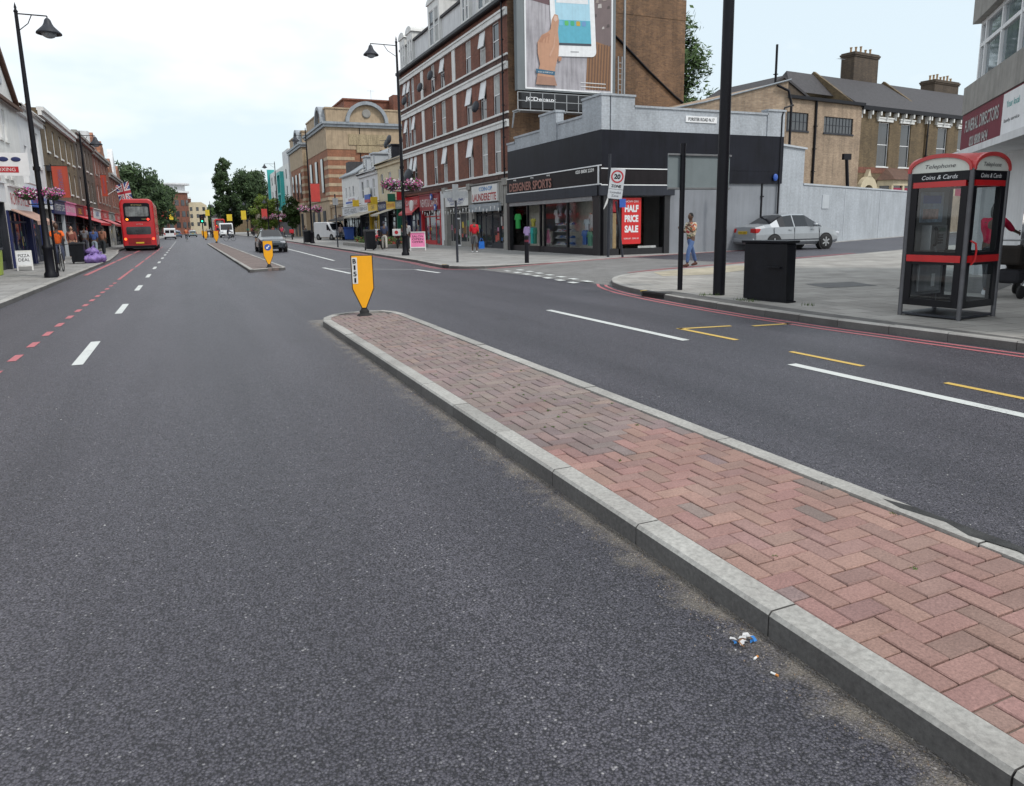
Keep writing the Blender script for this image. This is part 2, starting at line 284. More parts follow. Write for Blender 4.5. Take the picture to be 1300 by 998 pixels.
# palette
M_=dict(
 black=mat('black_paint',(.006,.006,.010),.45,.3,6,.1,60,spec=.25), white=mat('white_paint',(.72,.72,.70),.55,.12,1.5), cream=mat('cream_render',(.62,.54,.38),.8,.15,1.2),
 wrender=mat('white_render',(.70,.71,.72),.8,.14,.8), grey=mat('grey_paint',(.30,.32,.35),.6,.1,.7,.1,30), pgrey=mat('pale_grey_paint',(.47,.50,.53),.7,.1,.7,.15,30),
 dgrey=mat('dark_grey_metal',(.035,.038,.048),.5,.2,3,spec=.3), red=mat('red_paint',(.50,.02,.03),.4,.12,3), maroon=mat('maroon_sign',(.16,.012,.03),.5,.1,2),
 navy=mat('navy_paint',(.02,.03,.12),.5,.15,2), blue=mat('blue_paint',(.03,.10,.42),.5,.1,2), green=mat('green_paint',(.01,.14,.08),.5,.15,2), teal=mat('teal_panel',(.04,.38,.36),.5,.1,1),
 yellow=mat('yellow_plastic',(.90,.40,.004),.45,.06,4), ysign=mat('yellow_sign',(.75,.50,.03),.5,.1,2), purple=mat('purple_bag',(.26,.17,.46),.5,.35,7,1.,9), pink=mat('pink_board',(.80,.22,.42),.6,.1,3),
 steel=mat('galvanised_steel',(.35,.36,.37),.45,.15,5,0,40,.6), alu=mat('brushed_aluminium',(.45,.46,.47),.35,.1,4,0,40,.8),
 slate=mat('slate_roof',(.05,.046,.05),.7,.3,4,.4,12), tile=mat('brown_roof_tiles',(.12,.065,.045),.8,.3,4,.4,12), lead=mat('lead_roof',(.30,.33,.36),.6,.2,1.5),
 stone=mat('buff_stone',(.42,.32,.215),.8,.22,1.2,.2,20), conc=mat('concrete',(.30,.29,.27),.85,.2,2.2,.35,50), kerbm=mat('kerb_concrete',(.33,.325,.30),.85,.25,7,.5,90),
 rubber=mat('rubber',(.015,.015,.016),.8,.2,8), pane=mat('window_glass',(.035,.042,.05),.06,.3,.6,spec=.9), curt=mat('net_curtain',(.45,.46,.45),.8,.25,4), wframe=mat('white_window_frame',(.78,.79,.80),.5,.06,3),
 rbrick=brick('red_brick',(.31,.115,.07),(.22,.08,.052),(.17,.12,.10)), dbrick=brick('dark_red_brick',(.15,.07,.055),(.10,.05,.042),(.10,.08,.07)),
 ybrick=brick('brown_stock_brick',(.25,.18,.095),(.16,.115,.065),(.17,.14,.10)), lbrick=brick('pale_stock_brick',(.52,.39,.27),(.40,.29,.20),(.36,.32,.27),stain=.35),
 gbrick=brick('gable_brick',(.30,.165,.085),(.19,.105,.06),(.22,.18,.13),stain=.45), bbrick=brick('bright_red_brick',(.44,.185,.10),(.34,.14,.08),(.28,.19,.13)),
 obrick=brick('sooty_stock_brick',(.15,.11,.075),(.10,.075,.055),(.09,.08,.07)), pbrick=brick('painted_brick',(.50,.54,.58),(.47,.51,.55),(.42,.46,.50),stain=.2),
 clear=glass('clear_glass',(.80,.84,.85),.06), shopglass=glass('shop_glass',(.93,.95,.96),-.01,.10), dkglass=glass('smoked_glass',(.35,.40,.42),.14),
)
A=M_
# ================================================================ setting: ground, road, pavements, markings
def struct(name,mb,mats,label,cat,parent=None,kind='structure',bevel=0):
    o=mb.build(name,mats,parent,bevel); return tag(o,label,cat,None,kind)
def part(name,mb,mats,parent,bevel=0,label=None):
    o=mb.build(name,mats,parent,bevel)
    if label: o['label']=label
    return o
g=MB(); g.quad((-3000,-2000,-.04),(3000,-2000,-.04),(3000,4000,-.04),(-3000,4000,-.04))
struct('ground',g,mat('far_ground',(.10,.10,.095),.9,.3,.05),'flat grey ground reaching the horizon under the street','ground')
ASP=asphalt()
g=MB(); g.quad((-6,-30,0),(70,-30,0),(70,60,0),(-6,60,0)); g.quad((-6,60,0),(30,60,0),(30,900,0),(-6,900,0))
road=struct('road',g,ASP,'dark grey asphalt high street with painted lines','road')
# side street: raised strip of setts at its mouth, then asphalt
SETT=slabs('granite_setts',(.21,.205,.20),.22,.11,(.09,.09,.085),.2)
sq=[(9.6,15.7),(9.3,24.9)]; 
near=[(9.85,16.0),(11.2,17.9),(13.6,18.7),(17.7,19.75),(26,22.1),(60,32.5)]
far=[(9.55,24.6),(11.2,24.75),(13.0,25.1),(17.2,26.6),(26,28.6),(60,43.0)]
hz=[.004,.03,.10,.11,.11,.11]
g=MB()
for i in range(5):
    a,b,c,d=near[i],near[i+1],far[i+1],far[i]
    g.quad((a[0],a[1]-.3,hz[i]),(b[0],b[1]-.3,hz[i+1]),(c[0],c[1]+.3,hz[i+1]),(d[0],d[1]+.3,hz[i]),0 if i<3 else 1)
side_road=struct('side_road',g,[SETT,ASP],'side street with pale setts across its mouth running off to the right','road')
def offs(pl,d):
    o=[]
    for i,p in enumerate(pl):
        a=Vector(pl[max(i-1,0)]);b=Vector(pl[min(i+1,len(pl)-1)]); t=(b-a).normalized(); n=Vector((t.y,-t.x)); o.append((p[0]+n.x*d,p[1]+n.y*d))
    return o
def densify(pl,step=.9):
    o=[]
    for a,b in zip(pl,pl[1:]):
        L_=math.dist(a,b); n=max(1,round(L_/step)); 
        for i in range(n): o.append((a[0]+(b[0]-a[0])*i/n,a[1]+(b[1]-a[1])*i/n))
    o.append(pl[-1]); return o
def smooth(pl,it=2):
    for _ in range(it):
        o=[pl[0]]
        for a,b in zip(pl,pl[1:]): o+=[(a[0]*.75+b[0]*.25,a[1]*.75+b[1]*.25),(a[0]*.25+b[0]*.75,a[1]*.25+b[1]*.75)]
        o.append(pl[-1]); pl=o
    return pl
def kerb(pl,inward,parent,w=.15,h=.115,z0=-.02,maxd=60,jitter=.004,gap=.007):
    """kerb stones butted end to end along the outer line pl"""
    mb=MB(); n=0; rnd=random.Random(3)
    pin=offs(pl,inward*w); D=0
    for i in range(len(pl)-1):
        a,b=Vector(pl[i]),Vector(pl[i+1]); c,d=Vector(pin[i+1]),Vector(pin[i]); L_=(b-a).length
        if L_<1e-4: continue
        gp=gap/2 if L_>.45 and math.hypot(*a)<maxd else 0
        t=(b-a)/L_; dz=rnd.uniform(-jitter,jitter); k=rnd.uniform(.85,1.1); cc=(.47*k,.46*k,.43*k); cf=(.15*k,.145*k,.14*k)  # cf darkens outer and end faces: road grime plus shade painted into the colour
        q=[a+t*gp,b-t*gp,c-t*gp,d+t*gp]; inn=(d-a).normalized()*.014
        vs=[(p.x,p.y,z0) for p in q]+[(q[0].x,q[0].y,h+dz-.016),(q[1].x,q[1].y,h+dz-.016),(q[2].x,q[2].y,h+dz),(q[3].x,q[3].y,h+dz)]+[((q[0]+inn).x,(q[0]+inn).y,h+dz),((q[1]+inn).x,(q[1]+inn).y,h+dz)]
        fs=[(0,1,5,4),(4,5,9,8),(8,9,6,7),(1,2,6,9,5),(3,0,4,8,7),(2,3,7,6)]
        if inward<0: fs=[f[::-1] for f in fs]
        fs=[f[::-1] for f in fs] if False else fs
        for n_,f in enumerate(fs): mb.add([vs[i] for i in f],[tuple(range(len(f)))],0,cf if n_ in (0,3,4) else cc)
    return part('kerb',mb,KM,parent)
KM=vcol('kerb_stone',.85,.35,70.,mot=.3)
PAVE=slabs('paving_slabs',(.30,.295,.285),.9,.6,(.12,.115,.11)); PAVE2=slabs('paving_slabs_corner',(.345,.33,.305),.63,.45,(.12,.115,.11),R(8))
def pavement(outline,kl,inward,mat_,label,z=.112):
    g=MB(); g.prism(outline,-.03,z); o=struct('pavement',g,mat_,label,'pavement'); 
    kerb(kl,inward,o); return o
# left pavement
kl=[(-3.8,-30),(-3.8,44),(-4.3,56),(-5.0,66),(-5.1,110),(-4.4,150),(-3.4,210),(-2.8,900)]; kd=densify(kl[:4],.92)+densify(kl[3:],6)[1:]
pin=offs(kl,-.14)
leftpav=pavement([(-60,-30)]+pin+[(-60,900)],kd,-1,PAVE,'grey slab pavement along the left hand shops')
# far right pavement with its corner
kl=[(12,900),(11.9,150),(11.4,100),(10.3,64),(9.9,48),(9.5,38),(9.25,31),(8.95,28)]
arc=[(8.95,28),(8.8,26),(9.1,25.1),(9.9,24.65)]
kl2=[(9.9,24.65),(12.8,25.1),(17.2,26.7),(26,28.7),(60,43.1),(90,55.5)]
full=densify(kl[:3],6)+densify(kl[2:],.92)[1:]+smooth(arc,2)[1:]+densify(kl2,1.1)[1:]
outer=kl[:-1]+smooth(arc,2)+kl2[1:]; ino=offs(outer,-.14)
rightpav=pavement(ino+[(200,120),(200,900)],full,-1,PAVE,'wide slab pavement in front of the right hand shops')
# near right corner pavement
kl=[(9.35,-30),(9.2,2),(8.95,5.3),(8.72,8.6),(8.85,11.2),(9.05,12.9),(9.35,14.5),(9.95,16.1),(11.0,17.5),(12.3,18.3),(13.8,18.75)]
near_k=smooth(kl[1:],1); kl2=[(13.8,18.75),(17.7,19.75),(26,22.1),(60,32.5)]
full=densify(kl[:2],.92)+densify(near_k,.92)[1:]+densify(kl2,1.1)[1:]
outer=[kl[0]]+near_k+kl2[1:]; ino=offs(outer,.14)
nearpav=pavement(ino+[(90,42),(90,-30)],full,1,PAVE2,'slab pavement corner with the phone box and black bin')
g=MB(); 
def sheet(mb,poly,z,mi=0): mb.add([(p[0],p[1],z) for p in poly],[tuple(range(len(poly)))] if sum(poly[i][0]*poly[(i+1)%len(poly)][1]-poly[(i+1)%len(poly)][0]*poly[i][1] for i in range(len(poly)))>0 else [tuple(range(len(poly)-1,-1,-1))],mi)
sheet(g,[(11.9,16.5),(13.2,16.2),(16.9,17.6),(16.6,19.0),(13.9,18.35),(12.6,17.95)],.117)
part('tactile_paving',g,slabs('buff_tactile',(.44,.39,.29),.4,.4,(.25,.22,.16),.2),nearpav)
g=MB(); sheet(g,[(9.0,-20),(9.45,-20),(9.2,8.6),(9.33,11.2),(9.5,12.9),(9.1,12.9),(8.93,11.2),(8.9,8.6),(9.1,2)],.116)
part('asphalt_margin',g,mat('old_asphalt',(.13,.125,.12),.9,.25,3,.3,90),nearpav)
g=MB(); sheet(g,[(12.6,11.5),(13.9,11.3),(14.3,12.3),(13.0,12.5)],.117); part('manhole_cover',g,mat('cast_iron_cover',(.12,.12,.12),.7,.3,6,.4,60),nearpav)
g=MB(); sheet(g,[(14.0,8.9),(18,10.6),(17.3,12.4),(13.6,10.6)],.1165); part('tarmac_patch',g,mat('old_asphalt',(.13,.125,.12)),nearpav)
# ---- painted markings (sheets 4 mm above the road)
WP=paint('worn_white_paint',(.62,.64,.62),.40); RP=paint('worn_red_paint',(.46,.14,.155),.42); YP=paint('worn_yellow_paint',(.62,.42,.10),.36)
def strip(x0,x1,y0,y1,m,name,par=road,z=.004,n=0):
    g=MB(); g.quad((x0,y0,z),(x1,y0,z),(x1,y1,z),(x0,y1,z)); return part(name,g,m,par)
def line2(a,b,w,m,name,par=road,z=.004):
    a,b=Vector(a),Vector(b); t=(b-a).normalized(); n=Vector((t.y,-t.x))*w/2; g=MB(); sheet(g,[a+n,b+n,b-n,a-n],z); return part(name,g,m,par)
for i in range(18): strip(-1.415,-1.29,10.05+6*i,12.1+6*i,WP,'lane_dash')
for i in range(14): strip(-2.21,-2.11,9.55+1.22*i,10.08+1.22*i,RP,'red_dash')
for i in range(6): strip(-2.23,-2.13,27.4+i*9,34.9+i*9,RP,'red_line')
for i in range(3): strip(-3.62,-3.46,31+i*14,44+i*14 if i<1 else 43+i*14,RP,'red_line')
strip(6.02,6.15,7.87,12.0,WP,'lane_line'); strip(6.0,6.13,-6,5.96,WP,'lane_line')
line2((5.14,25.33),(4.95,29.8),.15,WP,'lane_line'); line2((7.8,23.6),(7.68,26.0),.16,WP,'lane_line'); line2((5.05,28.9),(7.7,25.95),.07,WP,'junction_line')
line2((6.48,35.8),(7.2,60),.16,WP,'lane_line'); line2((7.35,66),(7.6,88),.16,WP,'lane_line')
strip(6.64,6.73,7.56,8.85,YP,'bay_line'); line2((6.66,8.80),(7.52,8.65),.09,YP,'bay_line'); line2((7.79,8.47),(8.45,8.38),.09,YP,'bay_line')
for a,b in ((5.5,6.55),(3.6,4.55),(1.6,2.6)): strip(6.6,6.68,a,b,YP,'bay_line')
def follow(pl,d,w,m,name,par,z=.004):
    a=offs(pl,d-w/2); b=offs(pl,d+w/2); g=MB()
    for i in range(len(pl)-1): g.quad((a[i][0],a[i][1],z),(b[i][0],b[i][1],z),(b[i+1][0],b[i+1][1],z),(a[i+1][0],a[i+1][1],z))
    o=part(name,g,m,par); me=o.data
    return o
nk=[(9.35,-30)]+near_k[:-3]
follow(nk,-.17,.075,RP,'double_red_line',road); follow(nk,-.36,.075,RP,'double_red_line',road)
fk=[(11.4,100),(10.3,64),(9.9,48),(9.5,38),(9.25,31)]+smooth(arc,2)
follow(fk,.16,.075,RP,'double_red_line',road); follow(fk,.34,.075,RP,'double_red_line',road)
sk=[(12.3,18.3),(13.8,18.75),(17.7,19.75),(26,22.1)]
def follow3(pl,d,w,m,name,par,zs):
    a=offs(pl,d-w/2); b=offs(pl,d+w/2); g=MB()
    for i in range(len(pl)-1): g.quad((a[i][0],a[i][1],zs[i]),(b[i][0],b[i][1],zs[i]),(b[i+1][0],b[i+1][1],zs[i+1]),(a[i+1][0],a[i+1][1],zs[i+1]))
    return part(name,g,m,par)
for d in (-.2,-.4): follow3(sk,d,.09,RP,'double_red_line',side_road,[.082,.108,.116,.116])
for d in (.2,.4): follow3([(9.9,24.65),(12.8,25.1),(17.2,26.7),(26,28.7)],d,.09,RP,'double_red_line',side_road,[.02,.10,.117,.117])
for r in range(2):
    for k in range(7):
        a=(9.35+r*.45+k*.10,17.0+k*.95); g=MB(); x,y=a; zz=.012+r*.012
        sheet(g,[(x,y),(x+.22,y),(x+.27,y+.45),(x+.05,y+.45)],zz); part('give_way_mark',g,WP,side_road)
# ---- traffic islands
def clip_bricks(x0,x1,y0,y1,inside,parent,near):
    mb=MB(); rnd=random.Random(5); w=.1035
    i0,i1=int(x0/w)-3,int(x1/w)+3; j0,j1=int(y0/w)-3,int(y1/w)+3
    for i in range(i0,i1):
        for j in range(j0,j1):
            q=(i-j)%4
            if q==0: bx=(i*w,(i+2)*w,j*w,(j+1)*w)
            elif q==3: bx=(i*w,(i+1)*w,j*w,(j+2)*w)
            else: continue
            a,b,c,d=max(bx[0],x0),min(bx[1],x1),max(bx[2],y0),min(bx[3],y1)
            if b-a<.015 or d-c<.015: continue
            cx,cy=(a+b)/2,(c+d)/2
            if not inside(cx,cy): continue
            edge=4.15+.25*math.sin(cx*7)
            new=cy<edge
            r=rnd.random()
            if new:
                base=(.42,.25,.215) if r<.60 else ((.375,.235,.205) if r<.96 else (.32,.235,.22))
            else:
                base=(.32,.245,.228) if r<.7 else ((.29,.23,.218) if r<.92 else (.34,.24,.215))
            k=rnd.uniform(.88,1.10); base=(base[0]*k,base[1]*k*rnd.uniform(.95,1.06),base[2]*k)
            gp=.0033 if new else .0042; h=.1+rnd.uniform(-.003,.003); s=.0045
            t=rnd.uniform(-.0025,.0025)
            a+=gp;b-=gp;c+=gp;d-=gp
            vs=[(a,c,.06),(b,c,.06),(b,d,.06),(a,d,.06),(a,c,h-s),(b,c,h-s),(b,d,h-s),(a,d,h-s),(a+s,c+s,h+t),(b-s,c+s,h),(b-s,d-s,h-t),(a+s,d-s,h)]
            mb.add(vs,[(0,1,5,4),(1,2,6,5),(2,3,7,6),(3,0,4,7),(4,5,9,8),(5,6,10,9),(6,7,11,10),(7,4,8,11),(8,9,10,11)],0,base)
    return part('brick_paving',mb,vcol('clay_pavers',.85,.6,90.,mot=.45),parent)
KM=vcol('kerb_stone_island',.85,.6,45.,mot=.42)
t1=struct('traffic_island',MB().prism([(2.0,-20),(3.2,-20),(3.2,12.0),(2.9,12.5),(2.3,12.45),(2.0,12.1)],-.03,.088),mat('sand_joint',(.17,.145,.12),.95,.3,9),'long herringbone brick traffic island in the foreground between the lanes','traffic island')
isl=[(1.93,-20),(1.93,12.0),(2.12,12.62),(2.5,12.88),(3.15,12.86),(3.36,12.4),(3.36,12.0),(3.36,-20)]
full=densify([(1.93,-20),(1.93,12.0)],.915)+[(2.0,12.35),(2.2,12.7),(2.5,12.88),(2.85,12.93),(3.15,12.82),(3.31,12.5)]+densify([(3.36,12.05),(3.36,-20)],.915)
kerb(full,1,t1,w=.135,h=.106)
ins=lambda x,y: y<12.0 or (y-12.0)<(.78-abs(x-2.65)*.75)
clip_bricks(2.072,3.218,-.6,12.75,ins,t1,True)
# cracked tarmac repair over the right kerb, near the camera
g=MB(); sheet(g,[(3.30,2.55),(3.27,2.42),(3.31,2.2),(3.26,2.05),(3.30,1.85),(3.25,1.6),(3.26,1.2),(3.35,1.2),(3.355,1.9),(3.345,2.4)],.111); part('tar_repair',g,mat('tar_repair',(.035,.035,.035),.7,.4,12,.6,60),t1)
t2=struct('traffic_island',MB().prism([(2.2,28.9),(3.3,29.2),(3.3,86),(3.1,89),(2.5,89),(2.2,86)],-.03,.105),slabs('old_pavers_far',(.20,.15,.135),.2,.1,(.1,.09,.08)),'second brick traffic island further up the road with pale kerbs','traffic island')
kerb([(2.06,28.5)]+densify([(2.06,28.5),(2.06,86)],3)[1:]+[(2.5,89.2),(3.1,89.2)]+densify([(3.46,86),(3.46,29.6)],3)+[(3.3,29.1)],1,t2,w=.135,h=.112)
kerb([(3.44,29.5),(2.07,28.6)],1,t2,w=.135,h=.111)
# grit lying in the channel
def grit():
    mb=MB(); rnd=random.Random(9)
    for _ in range(3800):
        y=rnd.uniform(.9,12.5)**1.0; x=1.925-abs(rnd.gauss(0,.10)); s=rnd.uniform(.0015,.0045)*(1.5 if rnd.random()<.05 else 1)
        c=rnd.choice([(.30,.26,.21),(.18,.15,.12),(.38,.35,.31),(.10,.09,.08),(.25,.19,.14)])
        vs=[(x+rnd.uniform(-1,1)*s,y+rnd.uniform(-1,1)*s,z*s) for z in (0,0,0,1.2)]
        vs=[(x-s,y-s,0),(x+s,y-s*.6,0),(x,y+s,0),(x+rnd.uniform(-.4,.4)*s,y,s*1.1)]
        mb.add(vs,[(0,1,3),(1,2,3),(2,0,3)],0,c)
    for _ in range(500):     # loose pale chippings over the lanes
        x=rnd.uniform(-3.5,9); y=rnd.uniform(1,20)
        if 1.9<x<3.4: continue
        s=rnd.uniform(.002,.007); vs=[(x-s,y-s,0.001),(x+s,y-s*.6,0.001),(x,y+s,0.001),(x,y,s*.8)]; mb.add(vs,[(0,1,3),(1,2,3),(2,0,3)],0,(.5,.5,.49))
    return mb
tag(grit().build('grit',vcol('grit_stone',.9)),'fine pale grit and sand lying along the island kerb','grit',None,'stuff')
def tufts():
    mb=MB(); rnd=random.Random(4)
    spots=[(rnd.uniform(2.15,3.15),rnd.uniform(4.2,8.5),.1) for _ in range(30)]+[(2.75,1.95,.1),(2.4,3.75,.1),(3.19,2.4,.1),(2.3,2.3,.1)]
    spots+=[(9.45,10.35,.117),(9.4,10.6,.117),(9.75,9.3,.117),(9.7,11.6,.117),(9.45,11.7,.117)]
    for (x,y,z) in spots:
        big=x>9
        for k in range(26 if big else 12):
            a=rnd.uniform(0,6.28); r=rnd.uniform(0,.16 if big else .018); h=rnd.uniform(.02,.07) if big else rnd.uniform(.004,.012); px,py=x+r*math.cos(a),y+r*math.sin(a); w=.006 if big else .004
            mb.add([(px-w,py,z),(px+w,py,z),(px+rnd.uniform(-.02,.02)*(1 if big else .4),py+rnd.uniform(-.02,.02)*(1 if big else .4),z+h)],[(0,1,2)],0,rnd.choice([(.07,.12,.03),(.10,.15,.04),(.05,.09,.02)]))
    return mb
tag(tufts().build('weeds',leafmat('weed_leaf',0)),'small green weeds and moss between the bricks and by the bin','weeds',None,'stuff')
# litter
def crumple(mb,c,s,cols,seed):
    rnd=random.Random(seed); 
    for k in range(16):
        a=rnd.uniform(0,6.28); x=c[0]+rnd.uniform(-s,s); y=c[1]+rnd.uniform(-.5,.5)*s; z=rnd.uniform(.003,.02)
        u=Vector((math.cos(a),math.sin(a),rnd.uniform(-.3,.3)))*s*.38; v=Vector((-math.sin(a),math.cos(a),rnd.uniform(.1,.6)))*s*.3; p=Vector((x,y,z))
        mb.add([p-u,p+v*.3,p+u,p+u*.7+v,p-u*.6+v],[(0,1,2,3,4)],0,rnd.choice(cols))
mb=MB(); crumple(mb,(1.815,1.95),.040,[(.75,.75,.74),(.6,.6,.6),(.03,.22,.6),(.7,.7,.7),(.35,.18,.08)],2)
tag(mb.build('crumpled_wrapper',vcol('wrapper',.35,mot=.05)),'crumpled white and blue wrapper lying by the island kerb','litter')
def butt(x,y,a,lab):
    m=MB(); m.M=T(x,y,.006,a); m.tube([(-.014,0,0),(.004,0,0)],.0042,8,1); m.tube([(.004,0,0),(.014,0,0)],.0043,8,0)
    o=m.build('cigarette_end',[mat('cork_paper',(.55,.22,.05),.7),A['white']]); tag(o,lab,'litter','cigarette ends by the kerb')
butt(1.785,1.85,.3,'orange and white cigarette end just below the wrapper'); butt(1.775,1.745,-1.2,'cigarette end lying upright to the kerb, furthest from the wrapper')
for (x,y,rz,par,w_) in ((8.985,12.75,R(6),nearpav,.75),(8.82,26.1,R(-10),rightpav,.6)):
    m=MB(); m.M=T(x,y,0,rz) if False else Matrix.Translation((x,y,0))@Matrix.Rotation(rz,4,'Z'); m.box(-.03,.16,-w_/2,w_/2,.01,.125); m.box(-.035,-.028,-w_/2+.05,w_/2-.05,.03,.09,1); m.box(-.02,.14,w_/2+.003,w_/2+.06,.115,.128,2)
    part('kerb_drain',m,[mat('drain_iron',(.02,.02,.02),.5,.3,8,.2,40),mat('drain_slot',(.004,.004,.004),.9),A['ysign']],par)
for (x,y) in ((1.2,17.5),(-3.5,15.0),(4.6,9.5)):
    if x==-3.5: 
        m=MB(); 
        for k in range(8): m.box(-3.76,-3.36,y+k*.055,y+k*.055+.03,.001,.012)
        m.box(-3.78,-3.34,y-.03,y,.001,.013); m.box(-3.78,-3.34,y+.44,y+.47,.001,.013); part('gully_grate',m,mat('drain_iron',(.02,.02,.02)),road)
# ================================================================ building helpers
I4=Matrix.Identity(4)
def wallface(mb,x0,x1,z0,z1,y,ops,dep=.14,mi=0):
    xs=sorted({x0,x1,*[max(x0,min(x1,v)) for o in ops for v in o[:2]]}); zs=sorted({z0,z1,*[max(z0,min(z1,v)) for o in ops for v in o[2:4]]})
    for a,b in zip(xs,xs[1:]):
        for c,d in zip(zs,zs[1:]):
            mx_,mz=(a+b)/2,(c+d)/2
            if any(o[0]<mx_<o[1] and o[2]<mz<o[3] for o in ops): continue
            mb.quad((a,y,c),(b,y,c),(b,y,d),(a,y,d),mi)
    for (a,b,c,d) in [o[:4] for o in ops]:
        mb.quad((a,y,c),(a,y,d),(a,y+dep,d),(a,y+dep,c),mi); mb.quad((b,y,d),(b,y,c),(b,y+dep,c),(b,y+dep,d),mi)
        mb.quad((a,y,d),(b,y,d),(b,y+dep,d),(a,y+dep,d),mi); mb.quad((b,y,c),(a,y,c),(a,y+dep,c),(b,y+dep,c),mi)
def window(root,x0,x1,z0,z1,y,M=I4,fr=None,style='sash',sill=None,dep=.09,curtain=True,hopper=False,seed=0):
    fr=fr or A['wframe']; m=MB(); m.M=M; t=.055; Y0=y+dep-.03; Y1=y+dep+.03
    m.box(x0,x0+t,Y0,Y1,z0,z1); m.box(x1-t,x1,Y0,Y1,z0,z1); m.box(x0+t,x1-t,Y0,Y1,z0,z0+t); m.box(x0+t,x1-t,Y0,Y1,z1-t,z1)
    zm=z0+(z1-z0)*.5
    if style=='sash': m.box(x0+t,x1-t,Y0,Y1-.01,zm-.03,zm+.03)
    if style=='grid':
        k=max(2,round((x1-x0)/.45))
        for i in range(1,k): xx=x0+(x1-x0)*i/k; m.box(xx-.02,xx+.02,Y0,Y1-.01,z0+t,z1-t)
        m.box(x0+t,x1-t,Y0+.005,Y1-.015,zm-.02,zm+.02)
    if style=='mull': xx=(x0+x1)/2; m.box(xx-.03,xx+.03,Y0,Y1-.01,z0+t,z1-t); 
    if hopper:   # top light swung outwards
        z2=z0+(z1-z0)*.52; L_=z1-z2
        a=R(10); m.M=M@Matrix.Translation((0,Y0,z1-t))@Matrix.Rotation(-a,4,'X')
        m.box(x0+t,x0+2*t,-.04,0,-L_+t,0); m.box(x1-2*t,x1-t,-.04,0,-L_+t,0); m.box(x0+2*t,x1-2*t,-.04,0,-L_+t,-L_+2.2*t); m.box(x0+2*t,x1-2*t,-.04,0,-t,0); m.box(x0+1.8*t,x1-1.8*t,-.022,-.018,-L_+2.*t,-t*.8)
        m.M=M
    w=part('window',m,fr,root)
    p=MB(); p.M=M; p.box(x0+t*.5,x1-t*.5,y+dep+.0,y+dep+.012,z0+t*.5,z1-t*.5); part('pane',p,A['pane'],w)
    if curtain and (seed*7919)%3!=0:
        p=MB(); p.M=M; hz_=z0+t if (seed*31)%2 else zm; p.box(x0+t,x1-t,y+dep-.008,y+dep-.004,hz_,z1-t if hz_<zm else z1-t); part('net_curtain',p,A['curt'],w)
    if sill: p=MB(); p.M=M; p.box(x0-.08,x1+.08,y-.07,y+dep,z0-.11,z0-.003); part('sill',p,sill,w)
    return w
